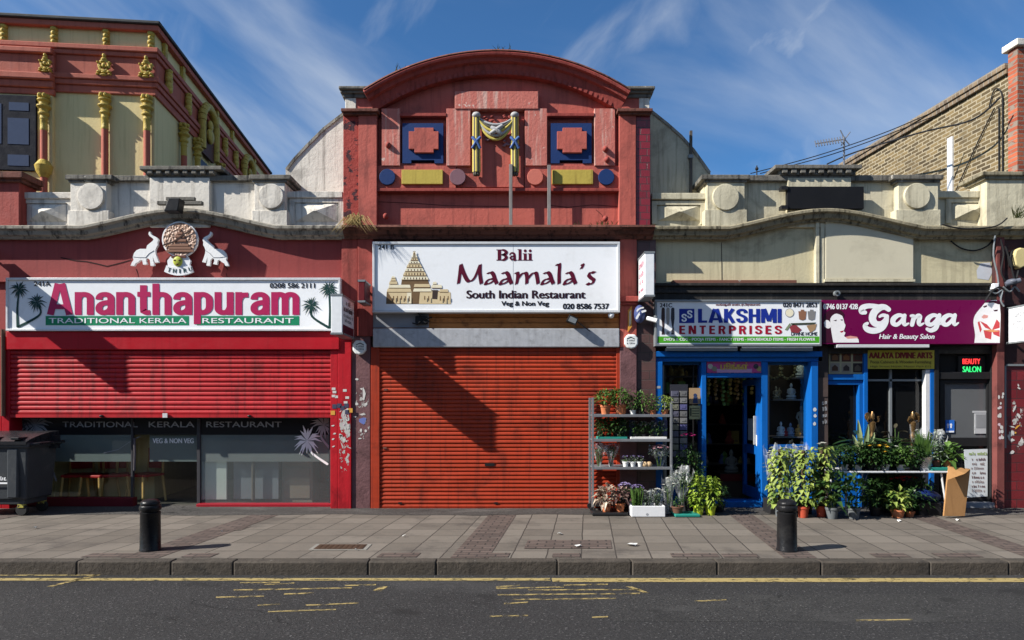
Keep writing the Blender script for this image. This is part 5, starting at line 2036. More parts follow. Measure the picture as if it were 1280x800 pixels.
t = thing('led_sign', 'glowing red and green beauty salon sign in the transom', 'sign', (X(1214), .2, Z(457)))
mb = MB()
mb.pb(1198, 445, 1231, 468, .20, .03)
mb.build('case', BLACKP, t)
text('BEAUTY', 1203.5, 448.5, 1225, 455, .197, plain('led_red', (.3, .01, .01), .5, emit=(1, .04, .04), es=1.1), t, bold=.05)
text('SALON', 1203.5, 458, 1226, 465, .197, plain('led_green', (.02, .3, .08), .5, emit=(.05, 1, .25), es=.6), t, bold=.05)
t = thing('photo_panel', 'panel of six brown furniture photographs above the narrow blue door', 'poster', (X(1058), .14, Z(453)))
mb = MB()
mb.pb(1036, 438, 1080, 467.5, .18, .02)
mb.build('panel', plain('cream_card', (.33, .31, .20), .5), t)
for i in range(6):
    x, y = 1038 + (i % 3) * 14.2, 440.5 + (i // 3) * 13.5
    mb = MB()
    mb.pb(x, y, x + 11.5, y + 11.5, .176, .01)
    ph = mb.build('photograph', plain('photo_dark', ((.05, .03, .02), (.07, .025, .02), (.10, .03, .025), (.22, .2, .18), (.25, .22, .18), (.03, .02, .02))[i], .4), t)
    mb = MB()
    mb.pp([(x + 2, y + 9.5), (x + 2, y + 5), (x + 5.7, y + 1.8), (x + 9.5, y + 5), (x + 9.5, y + 9.5)], .173, .006)
    mb.build('cabinet_print', plain('photo_brown', ((.15, .07, .03), (.2, .08, .03), (.05, .03, .02), (.06, .03, .02), (.04, .03, .03), (.1, .08, .06))[i], .4), ph)
t = thing('window_sign', 'olive yellow sign reading Aalaya Divine Arts above the grey window', 'sign', (X(1126), .12, Z(449)))
mb = MB()
mb.pb(1085, 437.8, 1168, 461, .115, .02)
mb.build('panel', YELSIGN, t)
text('AALAYA DIVINE ARTS', 1086.5, 440.5, 1165, 448, .112, plain('dark_red_letters', (.16, .015, .012), .5), t, bold=.09)
text('Pooja Cabinets & Wooden Furnishing', 1088, 450.5, 1164, 455.5, .112, plain('brown_letters', (.10, .08, .02), .5), t, bold=.02)
text('High Street North, Manor Park E12', 1088, 457, 1164, 459.8, .112, TXT_K, t)

SG = thing('shop_sign', 'plum signboard reading Ganga Hair & Beauty Salon with two faces', 'sign', (X(1138), -.04, Z(403)))
Y = -.06
mb = MB()
mb.pb(1028, 375, 1250, 430, Y, .16)
mb.build('panel', PURPLE, SG, bevel=.003)
Y -= .003
q2 = lambda x, y: (1010 + x / 4.74, 340 + y / 4.74)
mb = MB()
for j, (pts, k) in enumerate((([(478, 222, 14), (455, 208, 16), (425, 212, 20), (392, 240, 22), (382, 278, 22), (400, 306, 19), (432, 306, 15), (458, 284, 13), (462, 262, 12), (442, 256, 10), (425, 264, 8)], 5),
                 ([(468, 262, 12), (462, 300, 14), (436, 334, 17), (392, 348, 18), (352, 340, 17), (338, 318, 14), (352, 304, 9)], 5),
                 ([(430, 208, 13), (390, 202, 14), (350, 202, 15), (322, 214, 18), (318, 234, 17), (338, 240, 12)], 5),
                 ([(566, 262, 10), (538, 256, 12), (508, 276, 16), (504, 302, 15), (526, 312, 12), (552, 292, 11), (566, 268, 9)], 5),
                 ([(572, 258, 12), (566, 290, 14), (574, 312, 11), (596, 304, 5)], 4),
                 ([(610, 260, 8), (626, 266, 13), (616, 312, 13)], 4), ([(622, 292, 8), (646, 260, 11), (664, 264, 13), (656, 296, 13), (664, 313, 10), (686, 304, 5)], 4),
                 ([(770, 262, 10), (742, 256, 12), (712, 276, 16), (708, 302, 15), (730, 312, 12), (756, 292, 11), (770, 268, 9)], 5),
                 ([(778, 256, 12), (768, 300, 14), (756, 332, 15), (728, 346, 13), (706, 338, 10)], 4), ([(768, 312, 8), (790, 306, 5)], 2),
                 ([(862, 262, 10), (834, 256, 12), (804, 276, 16), (800, 302, 15), (822, 312, 12), (848, 292, 11), (862, 268, 9)], 5),
                 ([(870, 256, 12), (862, 290, 14), (870, 312, 10), (890, 302, 5)], 4))):
    sp = smoothpts(pts, k)
    mb.brush([(X(q2(x, y)[0], Y), Z(q2(x, y)[1], Y), S(r / 4.74, Y)) for x, y, r in sp], Y - .0004 * (j % 3))
mb.build('lettering', TXT_W, SG)
text('Hair & Beauty Salon', 1099, 417.5, 1168, 425.5, Y, TXT_W, SG, bold=.03, shear=.2)
text('0746 0137 428', 1029.5, 379.8, 1072, 386.5, Y, TXT_W, SG, bold=.05)


def print_poly(name, pts, mat, d):
    mb = MB()
    mb.flat([q2(*p) for p in pts], Y - d)
    mb.build(name, mat, SG)


# left printed face
print_poly('hair_print', smoothpts([(88, 418), (88, 300), (100, 250), (130, 225), (170, 220), (205, 235), (212, 270), (180, 262), (150, 290), (140, 330), (150, 418)], 3), HAIRP, .0004)
print_poly('face_print', smoothpts([(150, 418), (138, 350), (132, 280), (145, 250), (180, 240), (205, 265), (215, 300), (222, 318), (212, 350), (222, 360), (218, 385), (290, 390), (302, 418)], 3), SKINW, .0008)
print_poly('face_shade', [(220, 385), (250, 378), (290, 384), (296, 392), (235, 396)], SKINP, .0012)
print_poly('eye_print', [(150, 288), (170, 282), (168, 292)], HAIRP, .0012)
print_poly('eye_print', [(190, 283), (206, 280), (204, 290)], HAIRP, .0012)
print_poly('lips_print', [(188, 352), (212, 346), (208, 356), (196, 360)], TXT_RED, .0012)
print_poly('hair_print', smoothpts([(100, 250), (130, 226), (175, 222), (208, 240), (212, 262), (170, 246), (140, 262), (120, 300), (112, 270)], 3), HAIRP, .0014)
# right printed face
print_poly('face_print', smoothpts([(985, 420), (990, 370), (980, 300), (990, 255), (1030, 205), (1060, 178), (1136, 185), (1136, 420)], 3), SKINW, .0004)
print_poly('hair_print', smoothpts([(1048, 182), (1075, 172), (1136, 172), (1136, 192), (1100, 182)], 3), HAIRP, .0008)
print_poly('eye_print', [(1036, 205), (1058, 196), (1062, 204), (1045, 212)], HAIRP, .0008)
print_poly('eye_print', [(1098, 226), (1126, 222), (1122, 232), (1106, 234)], HAIRP, .0008)
print_poly('lips_print', [(1028, 268), (1042, 252), (1068, 258), (1064, 272), (1040, 276)], SKINP, .0008)
for pts in ([(1018, 290), (1050, 330), (1090, 345), (1060, 310)], [(1090, 345), (1118, 280), (1136, 300), (1136, 330)], [(1090, 345), (1136, 345), (1136, 385), (1100, 370)], [(1090, 345), (1085, 400), (1050, 390), (1040, 345)], [(1005, 300), (1020, 360), (1030, 340), (1015, 290)]):
    print_poly('lily_print', pts, plain('lily_red', (.55, .05, .06), .4), .0010)
print_poly('lily_print', [(1040, 345), (1090, 340), (1136, 352), (1090, 356)], plain('lily_orange', (.7, .3, .12), .4), .0014)
print_poly('flower_print', smoothpts([(95, 300), (105, 285), (125, 290), (140, 320), (120, 335), (100, 325)], 3), SKINW, .0016)
t = thing('strip_light', 'long white strip light fitting under the plum salon sign', 'strip light', (X(1100), 0, Z(432)), 'strip lights under the shop signs')
mb = MB()
mb.pb(1046, 430.5, 1162, 434.5, -.06, .1)
mb.build('casing', FRAMEW, t, bevel=.006)

# notices on the salon door
t = thing('door_poster', 'white price list poster in the lower panel of the salon door', 'poster', (X(1222), .18, Z(590)))
mb = MB()
mb.pp([(1205, 562), (1238, 561), (1240, 620), (1209, 622)], .17, .006)
mb.build('sheet', plain('poster_white', (.56, .60, .62), .4), t)
scribble(1211, 565, 1234, 569, .165, 11, plain('poster_green', (.25, .35, .05), .5), t, 40)
PTX = plain('poster_text', (.16, .08, .07), .5)
for i, w in enumerate(('mmmmmm', 'mmmmmmmm', 'mmmmmmmmm', 'mmmmmmm', 'mmmmmm', 'mmmmmmmmm', 'mmmmmmm', 'mmmmmmmmmm')):
    scribble(1214 + (i % 2), 572.5 + i * 5.6, 1232 - (i % 3), 575.8 + i * 5.6, .165, len(w), PTX, t, i)
t = thing('door_notice', 'small blue and white notice on the salon door glass', 'notice', (X(1187), .2, Z(533)))
mb = MB()
mb.pb(1182, 525, 1193, 541, .196, .006)
mb.build('sheet', plain('notice_blue', (.02, .13, .5), .5), t)
mb = MB()
mb.pb(1182.5, 538.5, 1192.5, 540.5, .193, .003)
for x in (1185, 1189):
    mb.pp([(x - .7, 535), (x - .7, 531.5), (x - 1.6, 531.5), (x, 529), (x + 1.6, 531.5), (x + .7, 531.5), (x + .7, 535)], .193, .003)
mb.build('notice_symbols', TXT_W, t)
t = thing('door_notice', 'white sheet notice taped to the right of the salon door glass', 'notice', (X(1226), .2, Z(528)))
mb = MB()
mb.pb(1218, 515, 1236, 542, .196, .006)
mb.pb(1216, 513.5, 1237, 516, .192, .006)
mb.build('sheet', plain('notice_white', (.42, .43, .44), .5), t)
mb = MB()
mb.pb(1220, 518, 1234, 535, .193, .003)
mb.build('grey_panel', plain('notice_grey', (.22, .23, .24), .5), t)

# ----------------------------------------------------------------- far right: dark red tiled neighbour
NB = thing('tiled_shop_building', 'dark red tiled shop wall at the right edge, covered in torn stickers', 'building', (X(1265), 0, 0))
mb = MB()
mb.pb(1256, 455, 1500, 645, .06, .4)
w = mb.build('tiled_wall', brickmat('dark_red_tiles', (.12, .012, .016), (.17, .018, .022), (.04, .02, .02), .30, .15, 'xz', .005, .35, var=.3, gloss=.5, dirt=.6), NB)
mb = MB()
mb.pb(1246, 290, 1256, 645, .0, .4)
pl = mb.build('pilaster', paint('brown_red_pilaster', (.16, .05, .045), .6, .3, 3, dirt=((.03, .015, .015), .7, 2)), NB, bevel=.008)
mb = MB()
mb.pb(1244, 290, 1500, 382, .03, .4)
mb.pb(1256, 382, 1500, 455, .08, .4)
mb.build('upper_wall', paint('dark_brown_wall', (.05, .022, .022), .6, .4, 3, bump=.4), NB)
mb = MB()
mb.pb(1258, 455, 1500, 457.5, .03, .1)
mb.pb(1256, 457, 1258, 560, .03, .1)
mb.build('sign_edge', FRAMEG, NB)
random.seed(21)
for i in range(16):
    sticker(pl, random.uniform(1248, 1254), random.uniform(492, 548), random.uniform(.03, .05), random.uniform(.03, .07), STK[0 if i % 4 else 1], -.003 - .0005 * (i % 4), .3)
torn(w, 1258, 496, 1284, 566, .0575, .55, 8)
for i in range(12):
    py = random.uniform(480, 572)
    sticker(w, random.uniform(1262, 1279), py, random.uniform(.02, .12), random.uniform(.02, .07), STK[3] if i in (3, 9) else STK[0], .056 - .0005 * (i % 6), .6, random.uniform(0, 3))
mb = MB()
mb.box(X(1246), X(1500), .5, 7, Z(285), Z(283))
mb.build('roof', ROOF, NB)

# ----------------------------------------------------------------- far right: stock brick gable behind
ROT = math.atan(.1)
BB = thing('brick_house', 'yellow stock brick side wall with red brick front pier rising behind the cream parapet', 'building', (8.92, 1.0, 0), local=True, rotz=ROT)
STOCK = brickmat('stock_brick', (.05, .037, .02), (.17, .125, .06), (.27, .235, .165), .225, .078, 'yz', .013, .9, bump=.7, var=.5, dirtc=(.05, .04, .03), dirt=.45)
REDB = brickmat('red_brick', (.24, .055, .03), (.36, .10, .05), (.20, .16, .13), .225, .078, 'xz', .010, .9, bump=.6, var=.4)
ZT = 7.62
mb = MB()
mb.box(0, .33, .14, 9, 0, ZT)
mb.build('side_wall', STOCK, BB)
mb = MB()
mb.box(.33, 6, .10, 9, 0, ZT - .8)
mb.box(-.02, 6, -.06, .14, 0, 8.0)
mb.build('front_wall', REDB, BB)
mb = MB()
mb.box(-.06, .38, .14, 9.05, ZT, ZT + .09)
mb.box(-.09, .40, .14, 9.05, ZT + .09, ZT + .19)
cp = mb.build('coping', brickmat('coping_brick', (.10, .075, .055), (.19, .14, .09), (.2, .18, .15), .11, .3, 'yz', .012, .9, bump=.6, var=.5, offset=0), BB, bevel=.01)
mb = MB()
mb.box(-.08, 6, -.12, .22, 8.0, 8.12)
mb.build('pier_cap', WHITE_P, BB, bevel=.015)
mb = MB()
mb.box(-.04, 0, 1.46, 1.60, 5.6, 7.02)
mb.build('white_batten', FRAMEW, BB, bevel=.004)
CABLE = plain('black_cable', (.015, .015, .016), .6)
for pts in ([(-.03, .25, 7.25), (-.03, .25, 5.7)], [(-.03, .43, 7.13), (-.03, .9, 6.55), (-.03, 1.45, 5.8)], [(-.03, .25, 7.25), (-.03, .32, 7.42), (-.03, .45, 7.45), (-.03, .55, 7.2)], [(-.03, .33, 7.1), (-.03, .33, 5.9)]):
    mb = MB()
    mb.tube(smoothpts(pts, 5) if len(pts) > 2 else pts, .012, 6)
    mb.build('wall_cable', CABLE, BB)

# overhead wires and aerial
for lab, pts in (('thin black overhead wire, upper of the pair running up to the brick wall', [(938, 217, 3), (1020, 195, 2.6), (1100, 168, 2.2), (1160, 143, 1.9)]), ('thin black overhead wire, lower of the pair running up to the brick wall', [(950, 217, 3), (1030, 196, 2.6), (1100, 172, 2.2), (1168, 145, 1.9)]), ('thicker black cable sagging up across the brick wall', [(1034, 205, 5.5), (1070, 190, 4.4), (1150, 166, 2.3), (1215, 150, 1.3), (1250, 122, .9)])):
    mb = MB()
    mb.tube(smoothpts([(X(a, y), y, Z(b_, y)) for a, b_, y in pts], 6), .010 if 'thin' in lab else .018, 5)
    tag(mb.build('overhead_cable', CABLE), lab, 'cable')
AY = 4.0
t = thing('television_aerial', 'grey yagi television aerial on a mast above the cream parapet', 'aerial', (X(1055, AY), AY, Z(215, AY)))
MET = plain('aerial_metal', (.25, .25, .26), .4, .7)
mb = MB()
mb.tube([(X(1055, AY), AY, 4.6), (X(1055, AY), AY, Z(171, AY))], .022, 8)
mb.build('mast', MET, t)
mb = MB()
pa, pb_ = Vector((X(1017, AY), AY - .1, Z(182, AY))), Vector((X(1056, AY), AY, Z(174, AY)))
mb.tube([pa, pb_], .014, 6)
mb.build('boom', MET, t)
for i in range(11):
    c = pa.lerp(pb_, i / 10.5)
    mb = MB()
    mb.tube([c + Vector((.03, .10, .10)), c + Vector((-.03, -.10, -.10))], .012, 6)
    mb.build('element', MET, t)
mb = MB()
for dx, dz in ((-.1, .2), (.12, .16), (.1, -.12), (-.08, -.14)):
    mb.tube([pb_, pb_ + Vector((dx, 0, dz))], .012, 6)
mb.build('reflector', MET, t)
t = thing('roof_finial', 'tiny spike with a knob behind the cream parapet coping', 'finial', (X(946, .6), .6, 0))
mb = MB()
mb.tube([(X(946, .6), .6, Z(222, .6)), (X(946, .6), .6, Z(207, .6))], .01, 6)
mb.ball((X(946, .6), .6, Z(211, .6)), .03, 8, 6)
mb.build('spike', CABLE, t)

# ----------------------------------------------------------------- far left: ornate yellow building
OB = thing('ornate_building', 'ochre yellow temple-like building with red cornices and gilded columns behind the red shop', 'building', (-6.33, 1.0, 0), local=True, rotz=ROT)
OCH = paint('ochre_render', (.66, .55, .28), .8, .08, 1.5, streak=((.3, .24, .1), .25), bump=.2)
RCOR = paint('rose_red_cornice', (.38, .105, .07), .7, .15, 2, streak=((.16, .035, .03), .35))
GILD = paint('gilded_plaster', (.46, .335, .07), .5, .25, 9, dirt=((.16, .10, .02), .8, 7), bump=.8, bs=20)
LEAD = paint('lead_coping', (.05, .05, .05), .7, .3, 4)
mb = MB()
mb.box(-9, 0, 0, 7.6, 0, 8.28)
OW = mb.build('wall', OCH, OB)


def corner_band(y0, z0, z1, prj, name, mat, bevel=.015):
    mb = MB()
    mb.box(-9, prj, -prj, 0.001, z0, z1)
    mb.box(-.001, prj, 0.0005, 7.7, z0, z1)
    return mb.build(name, mat, OB, bevel=bevel)


corner_band(0, 8.36, 8.42, .14, 'roof_coping', LEAD)
corner_band(0, 8.26, 8.36, .10, 'top_moulding', RCOR)
corner_band(0, 7.88, 7.97, .10, 'frieze_moulding', RCOR)
corner_band(0, 7.80, 7.88, .07, 'frieze_moulding', RCOR)
corner_band(0, 7.45, 7.80, .03, 'red_frieze', RCOR)
corner_band(0, 7.36, 7.45, .11, 'cornice', RCOR)
corner_band(0, 7.27, 7.36, .08, 'cornice', RCOR)
corner_band(0, 7.14, 7.27, .045, 'cornice', RCOR)
mb = MB()
for z0, z1, p_ in ((7.74, 7.84, .18), (7.40, 7.74, .12), (7.28, 7.40, .20), (7.16, 7.28, .15), (7.05, 7.16, .11)):
    mb.box(-9, -1.62, -p_, -.03, z0, z1)
mb.build('bay_cornice', RCOR, OB, bevel=.02)
mb = MB()
mb.box(-9, -1.66, -.08, 0, 0, 7.05)
BAY = mb.build('bay_wall', OCH, OB)


def console(x, y, side, z0=7.97, z1=8.27):
    mb = MB()
    for k in range(4):
        z = z0 + (z1 - z0) * (k + .5) / 4
        r = .065 if k % 2 else .05
        mb.ball((x, y, z), (r if not side else .06, .06 if not side else r, (z1 - z0) / 6), 8, 6)
    mb.box(x - (.05 if not side else 0), x + .05, y - (0 if not side else .05), y + .05, z0, z1)
    mb.build('frieze_console', GILD, OB, smooth=40)


def urn(x, y, s=1, zc=7.6):
    mb = MB()
    ring = [(x + .095 * s * math.cos(k * math.pi / 8), y - .05, zc + .105 * s * math.sin(k * math.pi / 8)) for k in range(17)]
    mb.tube(ring, .034 * s, 8)
    for dx, dz, rx, rz in ((0, .20, .035, .05), (0, .13, .06, .035), (0, 0, .05, .06), (-.06, -.02, .02, .03), (.06, -.02, .02, .03), (-.10, -.13, .045, .03), (.10, -.13, .045, .03), (0, -.14, .06, .03), (-.12, -.18, .04, .02), (.12, -.18, .04, .02), (0, -.19, .09, .022), (-.12, .06, .02, .03), (.12, .06, .02, .03)):
        mb.ball((x + dx * s, y - .05, zc + dz * s), (rx * s, .05, rz * s), 9, 7)
    mb.build('gilded_ornament', GILD, OB, smooth=50)


def column(x, y, zt, base=3.0):
    mb = MB()
    mb.lathe([(.055, base), (.055, zt - .62)], (x, y, 0), 14)
    c = mb.build('column', RCOR, OB, smooth=40)
    mb = MB()
    mb.lathe([(.056, -.62), (.062, -.60), (.056, -.58), (.056, -.44), (.066, -.42), (.058, -.40), (.058, -.37), (.085, -.34), (.085, -.32), (.065, -.30), (.068, -.26), (.11, -.22), (.11, -.20), (.07, -.18), (.07, -.14), (.10, -.11), (.10, -.09), (.06, -.07), (.085, 0)], (x, y, zt), 16)
    for a in range(6):
        t_ = a * math.pi / 3
        mb.ball((x + .075 * math.cos(t_), y + .075 * math.sin(t_), zt - .03), (.032, .032, .04), 7, 5)
    mb.build('column_capital', GILD, c, smooth=40)


for x in (-.10, -.80):
    column(x, -.07, 7.12)
    urn(x, -.05, .85)
for x in (-.05, -.80, -1.66, -2.48):
    console(x, -.03, False)
column(-1.76, -.15, 7.03)
urn(-1.72, -.13, .7, 7.55)
mb = MB()
mb.lathe([(.06, -.3), (.12, -.2), (.14, -.1), (.07, 0)], (-1.76, -.15, 5.9), 14)
mb.build('column_capital', GILD, OB, smooth=40)
# front window in the bay
mb = MB()
mb.box(-2.58, -1.90, -.12, -.06, 5.72, 7.02)
wf = mb.build('window_frame', paint('dark_blue_frame', (.004, .006, .014), .8, .2, 5), OB, bevel=.01)
mb = MB()
for x0, x1, z0, z1 in ((-2.34, -2.02, 6.75, 6.89), (-2.36, -2.02, 6.17, 6.62), (-2.36, -2.02, 5.80, 5.99), (-2.52, -2.46, 6.17, 6.86)):
    mb.box(x0, x1, -.125, -.12, z0, z1)
mb.build('pane', plain('curtained_pane', (.06, .075, .12), .2, spec=.3), wf)
# side ornaments
for y in (1.12, 1.85, 3.3, 4.6):
    column(.09, y, 7.12)
for y in (.35, 1.2, 3.2, 4.3, 6.2):
    console(.02, y, True)
for y in (.4, 1.35, 3.6, 4.4):
    mb = MB()
    for dz, r in ((.16, .05), (.08, .075), (0, .09), (-.1, .09), (-.17, .07)):
        mb.ball((.09, y, 7.62 + dz), (.07, r, r), 9, 7)
    mb.build('gilded_ornament', GILD, OB, smooth=50)
for y in (2.45, 5.4):
    mb = MB()
    ring = [(y + .42 * math.cos(t_), 7.58 + .42 * math.sin(t_)) for t_ in [math.pi * (1 - i / 12) for i in range(13)]]
    for a, b_ in zip(ring[:-1], ring[1:]):
        mb.tube([(.12, a[0], a[1]), (.12, b_[0], b_[1])], .09, 8)
    for s in (-.42, .42):
        mb.tube([(.12, y + s, 7.0), (.12, y + s, 7.58)], .08, 8)
    n = mb.build('arched_niche', GILD, OB, smooth=50)
    mb = MB()
    mb.box(.05, .10, y - .36, y + .36, 6.95, 7.7)
    mb.build('niche_back', plain('niche_dark', (.10, .04, .03), .7), n)
    mb = MB()
    mb.ball((.14, y, 7.62), (.06, .10, .12), 10, 8)
    mb.ball((.14, y, 7.40), (.07, .16, .16), 10, 8)
    mb.build('niche_figure', GILD, n, smooth=50)
    mb = MB()
    mb.box(-.02, .03, y - .35, y + .35, 5.7, 6.85)
    wf2 = mb.build('window_frame', paint('dark_blue_frame_side', (.012, .018, .045), .4, .2, 5), OB)
mb = MB()
mb.box(-9, 0, 0, 7.6, 8.27, 8.30)
mb.build('roof', ROOF, OB)

# ----------------------------------------------------------------- projecting signs
LIGHTBOX = plain('lightbox_white', (.72, .74, .76), .35)


def projecting(lab, xw, w, yf, z0, z1, lines, faceleft, side, skin=None):
    """box sign standing out from the wall; xw = its x, w = its thickness"""
    t = thing('projecting_sign', lab, 'sign', (xw, -.1, z0), 'projecting box signs')
    mb = MB()
    mb.box(xw, xw + w, yf, -.08, z0, z1)
    mb.build('light_box', skin or LIGHTBOX, t, bevel=.008)
    mb = MB()
    for y in (yf - .006, -.09):
        for z in (z0 - .012, z1 - .02):
            mb.box(xw - .008, xw + w + .008, y, y + .04, z, z + .03)
    for z in (z0 - .012, z1 - .02):
        mb.box(xw - .008, xw + w + .008, yf, -.06, z, z + .025)
    mb.build('trim', FRAMEG, t)
    mb = MB()
    for z in (z0 + .1, z1 - .1):
        mb.tube([(xw + w / 2, -.09, z), (xw + w / 2, .05, z)], .02, 8)
    mb.build('wall_bracket', BLACKP, t)
    x = xw - .004 if faceleft else xw + w + .004
    L = abs(yf) - .12
    for s, a, b_, ca, cb in lines:
        U = Vector((0, -1, 0)) * L * (b_ - a) if faceleft else Vector((0, 1, 0)) * L * (b_ - a)
        O = Vector((x, -.09 - L * a if faceleft else yf + L * a, z0 + (z1 - z0) * ca))
        scribble_on(O, U, (0, 0, (z1 - z0) * (cb - ca)), len(s), side, t, len(s))
    return t


xL = -197 / 847 * 10.95
t = projecting('white box sign with printed lines standing out beside the red pilaster', xL - .17, .17, -.83, 2.756, 3.345, (('Balii', .3, .7, .78, .90), ("Maamala's", .1, .9, .60, .74), ('South Indian Restaurant', .08, .92, .46, .54), ('Veg & Non Veg', .2, .8, .34, .42), ('020 8586 7537', .1, .9, .08, .18)), False, TXT_K)
mb = MB()
mb.box(xL + .002, xL + .0035, -.81, -.12, 2.775, 2.90)
mb.build('maroon_band', TXT_MAROON, t)
projecting('small dark red box sign standing out just above the white one by the red pilaster', -2.386, .10, -.48, 3.29, 3.62, (('mmmm', .2, .8, .45, .7),), False, plain('faded_red_letters', (.3, .06, .05), .5), paint('dark_red_lightbox', (.11, .010, .013), .5, .2, 3))
xR = 157.7 * 10.95 / 847
projecting('white box sign standing out from the brown pilaster above the alarm box', xR, .147, -.60, 3.36, 4.034, (("Maamala's", .1, .9, .72, .86), ('South Indian', .1, .9, .5, .62), ('Restaurant', .15, .85, .34, .44), ('Veg & Non Veg', .1, .9, .16, .24)), True, TXT_CRIM)
projecting('large white box sign at the right edge before the dark red tiled wall', 8.0, .17, -.85, 2.68, 3.25, (('Hair Beauty', .1, .9, .7, .84), ('Threading', .1, .7, .5, .62), ('Facials', .1, .6, .3, .42)), True, TXT_GREY)
projecting('box sign beyond the left edge, casting the long shadow over the red shutter', -8.72, .17, -.85, 3.74, 4.30, (), True, TXT_GREY)


# ----------------------------------------------------------------- alarm boxes, cameras
def alarm(lab, px, py, m_):
    t = thing('alarm_box', lab, 'alarm box', (X(px), -.05, Z(py)), 'alarm boxes on the facade')
    r = S(8.2)
    mb = MB()
    pts = [(X(px) + r * x, Z(py) + r * 1.05 * z) for x, z in ((-.55, 1), (.55, 1), (1, .45), (1, -.4), (.6, -.95), (0, -1.08), (-.6, -.95), (-1, -.4), (-1, .45))]
    mb.prism(pts, -.07, .02)
    mb.build('cover', m_, t, bevel=.02)
    scribble(px - 5, py + 1, px + 5, py + 3, -.073, 6, TXT_K, t, 2)
    scribble(px - 5, py - 2.5, px + 5, py - .5, -.073, 7, TXT_K, t, 5)
    mb = MB()
    mb.pp([(px - 5, py - 3.8), (px, py - 6.2), (px + 5, py - 3.8), (px + 5, py - 3), (px, py - 5), (px - 5, py - 3)], -.073, .002)
    mb.build('roof_symbol', TXT_K, t)
    return t


alarm('white shield shaped alarm box below the sign on the mauve pilaster', 450, 434.5, plain('alarm_white', (.72, .75, .74), .4))
alarm('white shield shaped alarm box under the blue alarm sounder', 788.5, 427, plain('alarm_white2', (.72, .75, .74), .4))
t = thing('alarm_sounder', 'blue and white rounded alarm sounder on the brown tiled pilaster', 'alarm box', (X(799), -.05, Z(394)))
mb = MB()
mb.ball((X(799), -.03, Z(393)), (S(7), .11, S(11.5)), 20, 14)
mb.build('case', plain('sounder_blue', (.06, .08, .2), .35), t, smooth=60)
mb = MB()
mb.brush([(*p, .017) for p in [(X(a), Z(b_)) for a, b_ in smoothpts([(794, 399), (797, 394), (801, 391), (804.5, 390)], 4)]], -.136)
mb.brush([(*p, .012) for p in [(X(a), Z(b_)) for a, b_ in smoothpts([(794.5, 390), (798, 387), (802, 386)], 4)]], -.132)
mb.build('swoosh', TXT_W, t)
t = thing('notice_plate', 'narrow orange and white notice plate on the pilaster beside the alarm sounder', 'notice', (X(787), -.02, Z(398)))
mb = MB()
mb.pp([(785, 388), (790, 382), (790, 408), (785, 415)], -.02, .02)
mb.build('plate', plain('plate_orange', (.6, .28, .05), .5), t)
mb = MB()
mb.pp([(786.5, 390), (789, 387), (789, 404), (786.5, 408)], -.024, .003)
mb.build('plate_print', plain('plate_cream', (.7, .6, .4), .5), t)
t = thing('security_camera', 'white bullet camera pointing right below the projecting sign', 'camera', (X(812), -.1, Z(401)))
mb = MB()
mb.tube([(X(807), -.12, Z(399)), (X(818), -.2, Z(403))], .035, 12)
mb.build('barrel', TXT_W, t, smooth=40)
mb = MB()
mb.tube([(X(810), .05, Z(396)), (X(810), -.13, Z(399))], .015, 8)
mb.build('mount', FRAMEW, t)
t = thing('alarm_box', 'yellowed oval alarm box on the dark wall at the right edge', 'alarm box', (X(1270), -.05, Z(324)), 'alarm boxes on the facade')
mb = MB()
pts = [(X(1262.5 + a), Z(b_)) for a, b_ in ((0, 322), (2, 314), (8, 311), (14, 312), (16, 322), (14, 334), (8, 337), (2, 333))]
mb.prism(pts, -.10, .03)
mb.build('cover', plain('alarm_cream', (.55, .46, .22), .5), t, bevel=.02)
mb = MB()
mb.prism([(x + .0, z) for x, z in [(X(1260 + a), Z(b_)) for a, b_ in ((0, 322), (2, 315), (6, 312), (6, 336), (2, 333))]], -.05, .03)
mb.build('back_case', BLACKP, t, bevel=.01)
t = thing('security_camera', 'dark camera with white bracket and tangled cables at the top right of the plum sign', 'camera', (X(1252), -.1, Z(356)))
mb = MB()
mb.ball((X(1258), -.12, Z(354)), (.08, .1, .05), 14, 10)
mb.tube([(X(1250), -.12, Z(357)), (X(1264), -.2, Z(353))], .04, 10)
mb.build('barrel', plain('camera_grey', (.10, .11, .14), .4), t, smooth=50)
mb = MB()
mb.pb(1242, 354, 1249, 361, -.1, .1)
mb.build('mount', TXT_W, t, bevel=.01)
for i, pts in enumerate(([(1240, 296), (1238, 320), (1243, 345), (1246, 372)], [(1246, 300), (1250, 318), (1247, 340), (1252, 352)], [(1232, 364), (1240, 368), (1248, 364), (1246, 376), (1250, 384)], [(1226, 378), (1234, 366), (1244, 360), (1252, 366)], [(1248, 360), (1256, 366), (1262, 360), (1268, 366)], [(1250, 310), (1256, 330), (1262, 352), (1266, 340)])):
    mb = MB()
    mb.tube(smoothpts([(X(a), -.07 - .01 * i, Z(b_)) for a, b_ in pts], 5), .013, 6)
    mb.build('cable', CABLE if i % 2 else FRAMEG, t, smooth=50)
t = thing('wall_cable', 'slack grey cable looping across the cream wall to the right pilaster', 'cable', (X(1190), .05, Z(320)))
mb = MB()
mb.tube(smoothpts([(X(a), .07, Z(b_)) for a, b_ in ((1192, 300), (1205, 309), (1222, 312), (1238, 306), (1247, 296))], 6), .012, 6)
mb.tube(smoothpts([(X(a), -.16, Z(b_)) for a, b_ in ((1170, 284), (1195, 289), (1225, 288), (1240, 284), (1250, 276))], 6), .012, 6)
mb.build('loop', CABLE, t, smooth=50)

# weeds and dry grass on the ledges
DRY = leafmat('dry_grass', (.22, .15, .05), (.42, .32, .13))
WEED = leafmat('weed_green', (.05, .08, .02), (.16, .16, .06))


